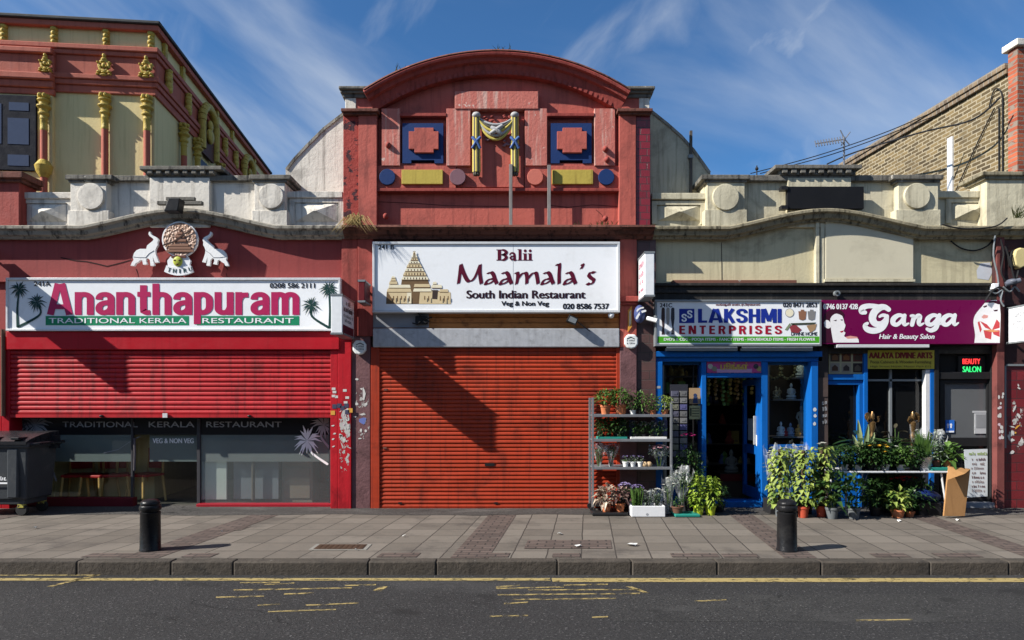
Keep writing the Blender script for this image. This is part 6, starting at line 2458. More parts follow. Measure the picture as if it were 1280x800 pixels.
def tuft(name, lab, px, py, Y, n, l, mat, droop, spread=.15):
    mb = MB()
    for i in range(n):
        a = random.uniform(-1.1, 1.1)
        ll = l * random.uniform(.5, 1)
        x0 = X(px, Y) + random.uniform(-spread, spread)
        z0 = Z(py, Y)
        y0 = Y + random.uniform(-.05, .05)
        p1 = (x0 + .4 * ll * math.sin(a), y0 - .1 * ll, z0 + .45 * ll * math.cos(a))
        p2 = (x0 + ll * math.sin(a), y0 - .35 * ll, z0 + ll * (math.cos(a) - droop))
        w = .006
        mb.quadv((x0 - w, y0, z0), (x0 + w, y0, z0), (p1[0] + w, p1[1], p1[2]), (p1[0] - w, p1[1], p1[2]))
        mb.quadv((p1[0] - w, p1[1], p1[2]), (p1[0] + w, p1[1], p1[2]), (p2[0] + .001, p2[1], p2[2]), (p2[0] - .001, p2[1], p2[2]))
    return tag(mb.build(name, mat), lab, 'weed', 'weeds growing on the ledges')


random.seed(3)
tuft('dry_grass_tuft', 'drooping tuft of dry straw grass on the cornice above the white temple sign', 443, 281, -.2, 70, .42, DRY, 1.0, .12)
tuft('weed_tuft', 'sparse dark weed sprouting on top of the curved pediment', 630, 64, .0, 9, .12, WEED, 0, .12)
tuft('weed_tuft', 'tiny weed sprigs on the left slope of the pediment', 500, 92, .0, 7, .16, WEED, 0, .1)
tuft('weed_tuft', 'green weed at the right end of the cream parapet, by the frame edge', 1276, 272, -.18, 26, .28, WEED, .1, .1)
tuft('weed_tuft', 'low weeds along the terracotta ledge near the right wooden post', 745, 281, -.1, 22, .09, WEED, 0, .35)

# ================================================================= STREET FURNITURE
BOLL = paint('black_bollard_paint', (.010, .010, .011), .32, .3, 5, chips=((.07, .065, .06), 16, .72), dirt=((.05, .048, .045), .4, 3), bump=.2, bs=30)


def make_bollard():
    t = thing('bollard', 'x', 'bollard', (0, 0, 0), 'cast iron bollards on the pavement', local=True)
    mb = MB()
    mb.lathe([(.118, 0), (.118, .02), (.112, .03), (.108, .42), (.112, .43), (.112, .445), (.096, .452), (.096, .465)], (0, 0, 0), 32)
    mb.build('post', BOLL, t, smooth=40)
    mb = MB()
    mb.lathe([(.096, .462), (.113, .468), (.118, .48), (.118, .515), (.112, .525), (.104, .53), (.104, .54), (.108, .545), (.106, .56), (.095, .575), (.075, .588), (.045, .597), (.01, .600)], (0, 0, 0), 32)
    mb.build('cap', BOLL, t, smooth=40)
    return t


bo = make_bollard()
bo.location = (-4.2, -3.13, 0)
bo['label'] = 'black round topped bollard in front of the red restaurant'
copy_thing(bo, (3.185, -3.15, 0), 'black round topped bollard in front of the flower stall', .7)

# wheeled bin
BINM = paint('dark_grey_plastic', (.045, .050, .056), .45, .12, 4, dirt=((.10, .098, .094), .6, 2.6), chips=((.13, .13, .13), 14, .72), bump=.15)
BINL = paint('black_plastic_lid', (.020, .021, .024), .3, .2, 4, bump=.05)
BN = thing('wheelie_bin', 'large dark grey wheeled refuse bin with black lid at the left edge', 'bin', (-7.9, -.45, 0))
x0, x1, y0, y1 = -8.62, -7.30, -.80, -.12
mb = MB()
b = len(mb.v)
for z, ins in ((.25, .05), (1.06, 0)):
    mb.v += [(x0 + ins, y0 + ins, z), (x1 - ins, y0 + ins, z), (x1 - ins, y1 - ins, z), (x0 + ins, y1 - ins, z)]
for i in range(4):
    mb.face((b + i, b + (i + 1) % 4, b + 4 + (i + 1) % 4, b + 4 + i))
mb.face((b + 3, b + 2, b + 1, b))
mb.face((b + 4, b + 5, b + 6, b + 7))
mb.box(x0 - .02, x1 + .03, y0 - .03, y1 + .02, 1.04, 1.12)
for xx in (x0 + .25, x1 - .30):
    mb.prism([(xx, .28), (xx + .16, .28), (xx + .17, 1.03), (xx, 1.03)], y0 - .012, y0 + .05)
mb.box(x0 + .1, x1 - .1, y0 + .08, y1 - .08, .17, .26)
mb.build('body', BINM, BN, bevel=.02)
mb = MB()
n = 10
for i in range(n):
    t0, t1 = i / n, (i + 1) / n
    za, zb = 1.13 + .14 * math.sin(math.pi * .5 * t0) ** .8, 1.13 + .14 * math.sin(math.pi * .5 * t1) ** .8
    ya, yb = y0 - .05 + (y1 - y0 + .07) * t0, y0 - .05 + (y1 - y0 + .07) * t1
    mb.quadv((x0 - .02, ya, za), (x1 + .02, ya, za), (x1 + .02, yb, zb), (x0 - .02, yb, zb))
    mb.quadv((x1 + .02, ya, 1.10), (x1 + .02, yb, 1.10), (x1 + .02, yb, zb), (x1 + .02, ya, za))
mb.quadv((x0 - .02, y0 - .05, 1.09), (x1 + .02, y0 - .05, 1.09), (x1 + .02, y0 - .05, 1.14), (x0 - .02, y0 - .05, 1.14))
for xx in (x0 + .3, x0 + .75, x1 - .2):
    mb.box(xx, xx + .12, y0 - .065, y1, 1.16, 1.20)
mb.build('lid', BINL, BN, bevel=.008)
mb = MB()
mb.tube([(x1 + .03, y0 + .02, 1.08), (x1 + .14, y0 + .05, 1.10), (x1 + .14, y1 - .05, 1.10), (x1 + .03, y1 - .02, 1.08)], .022, 8)
mb.box(x1 + .01, x1 + .09, y1 - .2, y1 - .06, 1.0, 1.2)
mb.build('lifting_bar', BINL, BN, smooth=40)
for i, (wx, wy) in enumerate(((x1 - .16, y0 + .12), (x1 - .16, y1 - .12), (x0 + .16, y0 + .12), (x0 + .16, y1 - .12))):
    mb = MB()
    mb.box(wx - .05, wx + .05, wy - .035, wy + .035, .12, .2)
    w = mb.build('caster_fork', paint('yellow_fork_%d' % i, (.30, .27, .06), .5, .3, 9, chips=((.05, .04, .03), 20, .55)), BN, bevel=.006)
    mb = MB()
    ring = [(wx + .085 * math.cos(a), wy + .025, .088 + .085 * math.sin(a)) for a in [2 * math.pi * k / 20 for k in range(20)]]
    bq = len(mb.v)
    mb.prism([(p[0], p[2]) for p in ring], wy - .025, wy + .025)
    mb.build('wheel', plain('tyre_%d' % i, (.02, .02, .02), .7), w, bevel=.006)
scribble(0, 595.5, 22, 600.5, y0 - .003, 5, TXT_W, BN, 9)
mb = MB()
mb.pb(-20, 603, 21, 605, y0 - .003, .004)
mb.build('label_line', TXT_W, BN)

# ================================================================= FLOWER STALL
GREEN_D = leafmat('dark_leaf', (.012, .035, .010), (.045, .10, .022))
GREEN_M = leafmat('mid_leaf', (.03, .075, .015), (.11, .20, .04))
GREEN_Y = leafmat('yellow_green_leaf', (.05, .11, .015), (.36, .43, .10))
GREEN_L = leafmat('lime_leaf', (.12, .22, .02), (.33, .42, .06))
GREEN_S = leafmat('silvery_leaf', (.06, .10, .06), (.24, .29, .22))
CREAML = leafmat('cream_pink_leaf', (.10, .06, .05), (.55, .45, .34))
LAV = leafmat('lavender_flower', (.16, .11, .30), (.40, .32, .55))
PURP = leafmat('purple_flower', (.22, .16, .38), (.50, .42, .62))
PINKF = leafmat('pink_flower', (.45, .12, .20), (.75, .55, .58))
WHITEF = leafmat('white_flower', (.30, .30, .27), (.68, .68, .62))
YELF = leafmat('yellow_flower', (.60, .33, .02), (.75, .50, .06))
ORF = leafmat('orange_flower', (.55, .18, .02), (.70, .32, .05))
MAGF = leafmat('magenta_flower', (.28, .01, .10), (.50, .03, .20))
REDF = leafmat('red_flower', (.30, .01, .01), (.50, .03, .03))
STEM = leafmat('stem', (.04, .08, .02), (.08, .13, .04))
TERRA = paint('terracotta_pot', (.42, .14, .06), .75, .15, 8, dirt=((.5, .35, .25), .3, 9), bump=.15)
POTG = paint('grey_pot', (.11, .12, .125), .5, .15, 6)
POTB = plain('black_plastic_pot', (.018, .018, .02), .45)
POTL = plain('lime_pot', (.38, .46, .03), .4)
POTW = plain('white_pot', (.62, .62, .60), .45)
POTR = paint('red_pot', (.36, .06, .03), .6, .2, 8)
SILV = paint('silver_foil', (.55, .56, .58), .25, .2, 9, metal=.85, bump=.8, bs=14)
CELLO = cellophane('cellophane', (.55, .58, .60), .30)
CELLOW = cellophane('white_wrap', (.60, .62, .63), .42)
TRAYB = plain('black_tray', (.016, .016, .017), .4)
TEAL = plain('teal_tray', (.02, .20, .16), .45)
SOIL = plain('soil', (.03, .02, .015), .95)
rnd = random.Random(42)


def leaf(mb, p, d, l, w, fold=.35, bend=.25):
    d = Vector(d).normalized()
    up = Vector((0, 0, 1))
    side = d.cross(up)
    if side.length < .05:
        side = Vector((1, 0, 0))
    side.normalize()
    up = side.cross(d)
    p = Vector(p)
    m = p + d * l * .45 + up * l * .05
    tip = p + d * l - Vector((0, 0, 1)) * l * bend
    b = len(mb.v)
    for q_ in (p, m + side * w * .5 + up * fold * w * .5, tip, m - side * w * .5 + up * fold * w * .5, m):
        mb.v.append(tuple(q_))
    mb.face((b, b + 1, b + 4))
    mb.face((b + 1, b + 2, b + 4))
    mb.face((b + 2, b + 3, b + 4))
    mb.face((b + 3, b, b + 4))


def bush(mb, c, r, n, l, w, up=.3, shell=.5):
    for _ in range(n):
        while True:
            v = Vector((rnd.uniform(-1, 1), rnd.uniform(-1, 1), rnd.uniform(-1, 1)))
            if 1e-3 < v.length <= 1:
                break
        rr_ = shell + (1 - shell) * rnd.random()
        v = v.normalized() * rr_
        p = (c[0] + v.x * r[0], c[1] + v.y * r[1], c[2] + v.z * r[2])
        d = Vector((v.x + rnd.uniform(-.6, .6), v.y + rnd.uniform(-.6, .6), v.z * .5 + up + rnd.uniform(-.4, .4)))
        k = rnd.uniform(.6, 1.15)
        leaf(mb, p, d, l * k, w * k, bend=rnd.uniform(.1, .6))


def pot(t, x, y, z, h, r, mat):
    mb = MB()
    mb.lathe([(r * .72, 0), (r * .94, h * .78), (r * 1.05, h * .80), (r * 1.05, h), (r * .92, h), (r * .88, h * .88), (.001, h * .87)], (x, y, z), 20)
    o = mb.build('pot', mat, t, smooth=40)
    return o


def stems(t, x, y, z, h, n, sp, mat=STEM, r=.005):
    mb = MB()
    for _ in range(n):
        a, b_ = rnd.uniform(-sp, sp), rnd.uniform(-sp, sp)
        mb.tube([(x + a * .3, y + b_ * .3, z), (x + a, y + b_, z + h)], r, 5)
    return mb.build('stem', mat, t)


def flowers(t, c, r, n, size, mat, top=True):
    mb = MB()
    for _ in range(n):
        a = rnd.uniform(0, 6.28)
        q_ = math.sqrt(rnd.random())
        x, y = c[0] + r[0] * q_ * math.cos(a), c[1] + r[1] * q_ * math.sin(a)
        z = c[2] + r[2] * (math.sqrt(max(0, 1 - q_ * q_)) if top else rnd.uniform(-1, 1))
        m = 6
        for k in range(m):
            b_ = 2 * math.pi * k / m + rnd.uniform(0, .5)
            leaf(mb, (x, y, z), (math.cos(b_), math.sin(b_) - .3, .6), size, size * .7, bend=.1)
        mb.ball((x, y - .004, z + size * .2), size * .25, 6, 4)
    return mb.build('flower', mat, t)


def potplant(lab, px, Y, z, ph, pr, pm, fr, fn, fl, fw, fm, flw=None, group=None, name='potted_plant', lift=.75, cat='potted plant', up=.3):
    """pot height ph, radius pr; foliage radii fr"""
    x = X(px, Y)
    t = thing(name, lab, cat, (x, Y, z), group)
    pot(t, x, Y, z, ph, pr, pm)
    cz = z + ph + fr[2] * lift
    stems(t, x, Y, z + ph * .8, fr[2] * lift + .01, 5, fr[0] * .5)
    mb = MB()
    bush(mb, (x, Y, cz), fr, fn, fl, fw, up)
    mb.build('foliage', fm, t)
    if flw:
        n, s, m_ = flw
        flowers(t, (x, Y, cz + fr[2] * .2), (fr[0] * .9, fr[1] * .9, fr[2] * .85), n, s, m_)
    return t


def bouquet(lab, px, Y, z, h, r, wrap, fm, ff, group='cellophane wrapped bouquets', nf=10, fs=.03):
    x = X(px, Y)
    t = thing('wrapped_bouquet', lab, 'bouquet', (x, Y, z), group)
    mb = MB()
    b = len(mb.v)
    n = 18
    rows = ((0, .30), (.25, .42), (.5, .66), (.8, .95), (1, 1.08))
    for f, rr_ in rows:
        for j in range(n):
            a = 2 * math.pi * j / n
            k = 1 + .12 * math.sin(5 * a + f * 3) + rnd.uniform(-.07, .07)
            hz = h * f * (1 + (.10 * math.sin(3 * a) + rnd.uniform(-.06, .06) if f > .75 else 0))
            mb.v.append((x + r * rr_ * k * math.cos(a), Y + r * .8 * rr_ * k * math.sin(a), z + hz))
    for i in range(len(rows) - 1):
        for j in range(n):
            j2 = (j + 1) % n
            mb.face((b + i * n + j, b + i * n + j2, b + (i + 1) * n + j2, b + (i + 1) * n + j))
    mb.build('wrapper', wrap, t)
    stems(t, x, Y, z + .01, h * .75, 9, r * .5)
    mb = MB()
    bush(mb, (x, Y, z + h * .70), (r * .8, r * .7, h * .28), 80, r * .6, r * .22, .5, .2)
    mb.build('foliage', fm, t)
    flowers(t, (x, Y - r * .35, z + h * .80), (r * .9, r * .7, h * .24), nf, fs * 1.25, ff)
    return t


# ---- tiered trolley
RK = thing('flower_trolley', 'tall galvanised trolley with three shelves of potted flowers before the orange shutter', 'flower trolley', (X(790, -.3), -.3, 0))
FY, BY = -.42, -.02
ZS = (1.525, 1.14, .705)
xl, xr = X(741, FY), X(839, FY)
GALV = paint('galvanised_tube', (.25, .26, .275), .4, .15, 9, metal=.5, bump=.05)
for x, top in ((xl, 1.80), (xr, 1.72)):
    for y in (FY, BY):
        mb = MB()
        mb.box(x - .018, x + .018, y - .014, y + .014, .05, top)
        mb.build('upright', GALV, RK, bevel=.004)
        mb = MB()
        mb.tube([(x, y - .018, .05), (x, y + .018, .05)], .045, 14)
        mb.build('caster', POTB, RK, smooth=40)
for z in ZS:
    mb = MB()
    mb.box(xl, xr, FY, BY, z - .012, z)
    mb.box(xl + .018, xr - .018, FY - .012, FY + .012, z - .028, z + .014)
    mb.box(xl + .018, xr - .018, BY - .012, BY + .012, z - .028, z + .014)
    for k in range(1, 6):
        pass
    mb.build('shelf', GALV, RK, bevel=.003)
mb = MB()
mb.box(xl, xr, FY, BY, .10, .13)
mb.build('base_shelf', POTB, RK)
G1 = 'pots on the top shelf of the trolley'
potplant('bushy green plant in terracotta pot at the left end of the top trolley shelf', 757, -.25, ZS[0], .16, .085, TERRA, (.17, .15, .14), 260, .075, .04, GREEN_M, group=G1)
potplant('bushy green plant in the largest terracotta pot on the top trolley shelf', 776, -.25, ZS[0], .17, .10, TERRA, (.19, .16, .15), 300, .075, .04, GREEN_M, group=G1)
potplant('small plant in a white pot, middle of the top trolley shelf', 791, -.3, ZS[0], .08, .05, POTW, (.12, .12, .12), 140, .06, .03, GREEN_D, group=G1)
potplant('loose green plant in dark pot, right of the white pot on the top shelf', 801, -.28, ZS[0], .11, .06, POTB, (.15, .14, .15), 200, .07, .03, GREEN_M, group=G1)
potplant('low plant with terracotta pot, second from right on the top trolley shelf', 816, -.3, ZS[0], .08, .055, TERRA, (.14, .13, .13), 190, .06, .03, GREEN_M, group=G1)
potplant('yellowish green plant in terracotta pot at the right end of the top trolley shelf', 831, -.3, ZS[0], .09, .06, TERRA, (.14, .13, .13), 190, .06, .03, GREEN_Y, group=G1)
for i, (a, b_, lab) in enumerate(((747, 783, 'shallow green tray under the dark leaved plants on the second shelf'), (787, 832, 'shallow white tray under the pale flowered plants on the second shelf'))):
    mb = MB()
    mb.box(X(a, -.3), X(b_, -.3), -.40, -.10, ZS[1] + .002, ZS[1] + .045)
    tag(mb.build('plant_tray', TEAL if i == 0 else POTW, bevel=.006), lab, 'tray', 'plant trays on the trolley')
G2 = 'plants in trays on the second shelf'
for i, px in enumerate((752, 761, 770, 779)):
    potplant('dark glossy leaved seedling in the green tray, one of four alike', px, -.28, ZS[1] + .046, .05, .045, POTB, (.10, .11, .14), 120, .075, .045, GREEN_D, None, G2)
for i, px in enumerate((793, 804, 815, 826)):
    potplant('pale flowered young plant in the white tray, one of four alike', px, -.28, ZS[1] + .046, .04, .045, POTB, (.095, .10, .11), 100, .06, .03, GREEN_D, (16, .022, WHITEF), G2)
for i, px in enumerate((778, 790, 818, 830)):
    mb = MB()
    mb.box(X(px, -.08) - .05, X(px, -.08) + .05, -.09, -.085, ZS[1] + .05, ZS[1] + .30)
    mb.box(X(px, -.08) - .03, X(px, -.08) + .03, -.096, -.09, ZS[1] + .22, ZS[1] + .28)
    tag(mb.build('plant_label_card', plain('card_violet_%d' % i, (.10, .10, .20), .5)), 'violet printed plant card standing behind the pots of the second shelf', 'card', 'plant cards at the back of the second shelf')
bouquet('left of two pink speckled bouquets at the left end of the third shelf', 749, -.28, ZS[2], .36, .11, CELLOW, GREEN_S, PINKF, nf=22, fs=.022)
bouquet('right of two pink speckled bouquets at the left end of the third shelf', 764, -.28, ZS[2], .36, .11, CELLOW, GREEN_S, PINKF, nf=22, fs=.022)
bouquet('wide white and pink bouquet at the right end of the third shelf', 824, -.28, ZS[2], .33, .17, CELLO, GREEN_S, PINKF, nf=26, fs=.03)
for px, lab in ((782, 'small clear pot of lilac flowers, left of three on the third shelf'), (791, 'small clear pot of lilac flowers, middle of three on the third shelf'), (800, 'small clear pot of lilac flowers, right of three on the third shelf')):
    potplant(lab, px, -.32, ZS[2], .09, .05, POTW, (.06, .06, .05), 30, .04, .025, GREEN_S, (12, .022, PURP), 'lilac pots on the third shelf')
for px in (806, 811):
    mb = MB()
    mb.ball((X(px, -.3), -.33, ZS[2] + .045), (.05, .05, .045), 12, 8)
    tag(mb.build('bulb', plain('bulb_skin_%d' % px, (.40, .28, .16), .6), smooth=60), 'round brown bulb beside the wide bouquet on the third shelf', 'bulb', 'bulbs on the third shelf')

# ---- on the ground before the trolley
mb = MB()
mb.box(X(739, -.6), X(783, -.6), -.74, -.46, .006, .05)
tag(mb.build('plant_tray', TRAYB, bevel=.01), 'black plastic tray on the pavement under two terracotta pots', 'tray')
potplant('cream and pink leaved plant in left terracotta pot on the black tray', 758, -.6, .052, .13, .075, TERRA, (.15, .13, .16), 90, .13, .07, CREAML)
potplant('dark pink leaved plant in right terracotta pot on the black tray', 775, -.6, .052, .13, .075, TERRA, (.13, .12, .14), 80, .12, .06, leafmat('dusky_leaf', (.05, .02, .02), (.30, .20, .17)))
potplant('round headed lilac hydrangea behind the terracotta pots', 781, -.45, .10, .15, .08, POTB, (.12, .12, .12), 50, .08, .05, GREEN_D, (26, .035, PURP))
t = thing('white_crate', 'white polystyrene crate holding lavender and wrapped bouquets', 'crate', (X(810, -.7), -.7, 0))
mb = MB()
a, b_ = X(789, -.8), X(831, -.8)
mb.box(a, b_, -.84, -.82, .006, .17)
mb.box(a, b_, -.56, -.54, .006, .17)
mb.box(a, a + .02, -.82, -.56, .006, .17)
mb.box(b_ - .02, b_, -.82, -.56, .006, .17)
mb.box(a + .02, b_ - .02, -.82, -.56, .006, .03)
mb.build('box', paint('polystyrene', (.66, .67, .68), .7, .06, 9, bump=.1), t, bevel=.008)
mb = MB()
mb.disc(809, 643, 1.6, -.842, .004, 12)
mb.build('printed_mark', TXT_GREY, t)
x = X(796, -.7)
t = thing('lavender_bunch', 'upright bunch of purple lavender in the left of the white crate', 'flowers', (x, -.7, .03))
mb = MB()
for _ in range(70):
    a, b_ = rnd.uniform(-.11, .10), rnd.uniform(-.09, .09)
    mb.tube([(x + a * .5, -.7 + b_ * .5, .03), (x + a, -.7 + b_, .36 + rnd.uniform(0, .1))], .004, 4)
    for k in range(3):
        leaf(mb, (x + a * .8, -.7 + b_ * .8, .18 + k * .06), (rnd.uniform(-1, 1), rnd.uniform(-1, 1), 1.4), .07, .01)
mb.build('stem', GREEN_M, t)
flowers(t, (x, -.7, .40), (.11, .09, .07), 40, .02, LAV)
bouquet('grey green wrapped bouquet in the middle of the white crate', 809, -.7, .03, .34, .11, CELLO, GREEN_S, WHITEF)
bouquet('grey green wrapped bouquet at the right of the white crate', 822, -.68, .03, .36, .12, CELLO, GREEN_S, WHITEF)
bouquet('slim white wrapped bouquet standing between crate and trolley leg', 835, -.55, .0, .55, .10, CELLOW, GREEN_S, WHITEF)
t = bouquet('tall white wrapped bouquet in a brown pot right of the trolley', 852, -.6, .14, .58, .16, CELLOW, GREEN_S, WHITEF, nf=6)
potplant('low plant in brown pot standing at the foot of the tall bouquet', 847, -.72, .05, .10, .09, paint('brown_pot', (.12, .06, .04), .6), (.10, .09, .08), 50, .06, .03, GREEN_D)
mb = MB()
mb.box(X(841, -.7), X(872, -.7), -.86, -.52, .006, .045)
tag(mb.build('plant_tray', TEAL, bevel=.01), 'teal plastic tray on the pavement beside the lime pots', 'tray')
potplant('tall lime green leaved plant in left lime coloured pot', 873, -.62, .0, .15, .085, POTL, (.14, .13, .27), 230, .10, .055, GREEN_L)
potplant('tall lime green leaved plant in right lime coloured pot', 888, -.62, .0, .15, .085, POTL, (.15, .13, .26), 230, .10, .055, GREEN_L)
t = potplant('dark leafy shrub with a few magenta flowers behind the tall bouquet', 861, -.25, .0, .25, .12, POTB, (.27, .2, .42), 330, .13, .035, GREEN_D, None, lift=.9)
flowers(t, (X(860, -.25), -.3, 1.18), (.12, .08, .05), 9, .04, MAGF)
potplant('dark trailing plant low beside the doorstep, right of the lime pots', 899, -.35, .0, .12, .09, POTB, (.12, .12, .2), 120, .10, .03, GREEN_D)

# ---- packet rack and posters in the left shop window
t = thing('packet_rack', 'tall hanging rack of small grey packets beside the trolley', 'rack', (X(856, .0), .0, .7))
mb = MB()
mb.box(X(838, .05), X(860, .05), .06, .08, .55, 2.02)
mb.build('back_panel', paint('rack_black', (.03, .03, .04), .5), t)
for r_ in range(10):
    for c in range(2):
        px, py = 844 + c * 10.5, 492 + r_ * 8.4
        mb = MB()
        mb.pb(px - 4.2, py - 3.4, px + 4.2, py + 3.4, .015, .045)
        mb.pb(px - 2.4, py - 1.6, px + 2.4, py + 1.2, .010, .01)
        mb.build('packet', plain('packet_%d_%d' % (r_, c), (.10 + .04 * ((r_ + c) % 3), .10 + .04 * ((r_ + c) % 3), .14 + .04 * ((r_ * c) % 3)), .35), t)
for lab, y0_, y1_, c, c2 in (('tan window poster with a blue robed figure beside the blue door post', 485, 505, (.36, .24, .13), (.03, .05, .12)), ('pale yellow green notice below the tan poster by the door post', 507, 524, (.42, .42, .22), (.07, .08, .05))):
    t = thing('window_poster', lab, 'poster', (X(868), .2, Z(y0_)))
    mb = MB()
    mb.pb(861.5, y0_, 876.5, y1_, .19, .006)
    mb.build('sheet', plain('poster_sheet_%d' % y0_, c, .5), t)
    mb = MB()
    if y0_ == 485:
        mb.disc(869, 494, 2.2, .187, .004, 14)
        mb.pp([(866, 504), (872.5, 504), (871.5, 496), (867, 496)], .187, .004)
    else:
        for k in range(4):
            mb.pb(865, 510 + k * 3.2, 874, 511 + k * 3.2, .187, .004)
        mb.pb(862.5, 510, 864.5, 520, .187, .004)
    mb.build('poster_print', plain('poster_print_%d' % y0_, c2, .5), t)
t = thing('door_poster', 'small white notice on the open blue door leaf', 'notice', (X(946, .4), .4, 1.2))
mb = MB()
mb.box(X(951, .3) - .058, X(951, .3) - .055, .45, .75, 1.08, 1.45)
mb.build('sheet', plain('sheet_pale', (.45, .46, .48), .5), t)

# ---- display figures in the right shop window
STONE = paint('grey_figure', (.36, .36, .34), .6, .3, 12)
BRONZE = paint('bronze_figure', (.26, .20, .12), .4, .3, 12, metal=.4)


def figure(lab, px, Y, z, h, mat, seated=True):
    x = X(px, Y)
    t = thing('seated_figurine' if seated else 'standing_figurine', lab, 'figurine', (x, Y, z), 'figurines in the shop window')
    mb = MB()
    mb.lathe([(.30 * h, 0), (.32 * h, .06 * h), (.26 * h, .1 * h)], (x, Y, z), 18, 1, .6)
    mb.build('plinth', mat, t, smooth=40)
    mb = MB()
    if seated:
        mb.lathe([(.02 * h, .10 * h), (.30 * h, .13 * h), (.31 * h, .22 * h), (.17 * h, .30 * h), (.16 * h, .42 * h), (.20 * h, .58 * h), (.17 * h, .66 * h), (.06 * h, .70 * h), (.055 * h, .74 * h), (.09 * h, .80 * h), (.095 * h, .88 * h), (.06 * h, .95 * h), (.03 * h, 1.0 * h), (.005 * h, 1.02 * h)], (x, Y, z), 18, 1, .7)
        for s in (-1, 1):
            mb.tube([(x + s * .19 * h, Y, z + .62 * h), (x + s * .25 * h, Y - .03 * h, z + .42 * h), (x + s * .08 * h, Y - .17 * h, z + .28 * h)], [.06 * h, .05 * h, .04 * h], 8)
    else:
        mb.lathe([(.16 * h, .1 * h), (.10 * h, .35 * h), (.12 * h, .5 * h), (.08 * h, .62 * h), (.12 * h, .74 * h), (.10 * h, .8 * h), (.04 * h, .83 * h), (.06 * h, .88 * h), (.06 * h, .95 * h), (.02 * h, 1.0 * h)], (x, Y, z), 14, 1, .7)
        for s in (-1, 1):
            mb.tube([(x + s * .11 * h, Y, z + .77 * h), (x + s * .17 * h, Y - .02 * h, z + .6 * h), (x + s * .10 * h, Y - .08 * h, z + .5 * h)], [.04 * h, .035 * h, .03 * h], 8)
    mb.build('body', mat, t, smooth=60)
    return t


SHW = paint('window_shelf', (.12, .10, .085), .5, .2, 4)
DS = thing('display_shelving', 'dim tiered shelving behind the right window of the blue shop', 'shelving', (X(987, .5), .5, 0))
for py, a, b_ in ((472, 990, 1013), (499, 962, 1012), (545, 961, 1013)):
    mb = MB()
    mb.box(X(a, .5), X(b_, .5), .34, .75, Z(py, .5) - .025, Z(py, .5))
    mb.build('shelf', SHW, DS, bevel=.003)
mb = MB()
mb.box(X(961, .8), X(1014, .8), .78, .80, .1, 2.6)
mb.build('back_panel', DARKROOM2, DS)
for a in (962, 1012):
    mb = MB()
    mb.box(X(a, .6) - .015, X(a, .6) + .015, .60, .63, .1, 2.55)
    mb.build('upright', POTB, DS)
t = thing('tube_light', 'lit fluorescent tube across the top of the right window of the blue shop', 'strip light', (X(985, .3), .33, Z(452, .33)))
mb = MB()
mb.tube([(X(966, .33), .36, Z(454, .33)), (X(1010, .33), .36, Z(454, .33))], .013, 8)
mb.build('tube', plain('lit_tube', (.7, .75, .7), .4, emit=(.85, 1, .85), es=3.5), t, smooth=50)
mb = MB()
mb.box(X(965, .33), X(1011, .33), .35, .39, Z(452.5, .33), Z(450.5, .33))
mb.build('casing', FRAMEG, t)
figure('grey seated figurine on the top shelf of the right shop window', 1001, .5, Z(472, .5), .30, STONE)
figure('grey seated figurine on a white plinth, centre of the middle window shelf', 989, .45, Z(499, .45), .27, plain('pale_stone', (.36, .36, .35), .6))
figure('bronze seated figurine at the left end of the middle window shelf', 970, .5, Z(499, .5), .22, BRONZE)
figure('tall pale draped figurine below the middle shelf, right side', 1002, .6, Z(545, .6), .52, STONE, False)
figure('small dark figurine at the upper left of the right shop window', 974, .55, Z(499, .55) + .0, .20, BRONZE, False)
figure('small white figurine on the lower window shelf', 976, .42, Z(545, .42), .24, plain('white_figure', (.5, .5, .5), .5))
figure('small red robed figurine on the lower window shelf', 982, .40, Z(545, .4), .13, plain('red_figure', (.30, .02, .02), .5))
figure('small grey blue figurine, centre of the lower window shelf', 988, .42, Z(545, .42), .22, plain('greyblue_figure', (.2, .22, .28), .5))
figure('small orange figurine at the right of the lower window shelf', 998, .40, Z(545, .4), .20, plain('orange_figure', (.5, .22, .05), .5))
for i, px in enumerate((968, 985)):
    x, z = X(px, .5), 2.3
    mb = MB()
    for k in range(16):
        a = 2 * math.pi * k / 16
        mb.ball((x + .13 * math.cos(a), .52, z + .17 * math.sin(a)), (.03, .02, .03), 7, 5)
    tag(mb.build('garland', leafmat('garland_%d' % i, (.05, .045, .02), (.16, .13, .06)), smooth=60), ('dusky round garland hanging at the upper left of the right window', 'dusky round garland hanging beside the seated grey figurine')[i], 'garland', 'garlands hanging in the shop window')
for px, lab in ((1090.5, 'gold toned figurine behind the left of the grey salon window'), (1141, 'gold toned figurine with a fan-like halo behind the right of the grey window')):
    x, Y = X(px, -.1), -.1
    t = thing('gold_statuette', lab, 'figurine', (x, Y, .7), 'gold statuettes at the salon window')
    G = paint('gold_%d' % px, (.20, .12, .05), .3, .3, 12, metal=.7, dirt=((.03, .015, .01), .85, 12))
    mb = MB()
    mb.lathe([(.05, 0), (.05, .05), (.03, .1), (.035, .2), (.022, .3), (.04, .45), (.045, .5), (.025, .54), (.034, .58), (.048, .66), (.052, .7), (.02, .73), (.034, .77), (.034, .82), (.012, .88)], (x, Y, .7), 16)
    for s in (-1, 1):
        mb.tube([(x + s * .04, Y, .7 + .69), (x + s * .09, Y - .02, .7 + .73), (x + s * .07, Y - .04, .7 + .80)], .015, 8)
    mb.build('body', G, t, smooth=50)
    mb = MB()
    mb.lathe([(.001, 0), (.045, .004), (.05, .015), (.001, .02)], (0, 0, 0), 18)
    mb.v = [(x + (.07 if px > 1100 else -.07) + v[0], Y + v[2], .7 + .80 + v[1] * 1.3) for v in mb.v]
    mb.build('fan', G, t)
t = thing('plinth_box', 'low dark plinth hidden behind the plants under the gold statuettes', 'plinth', (X(1116, -.1), -.1, 0))
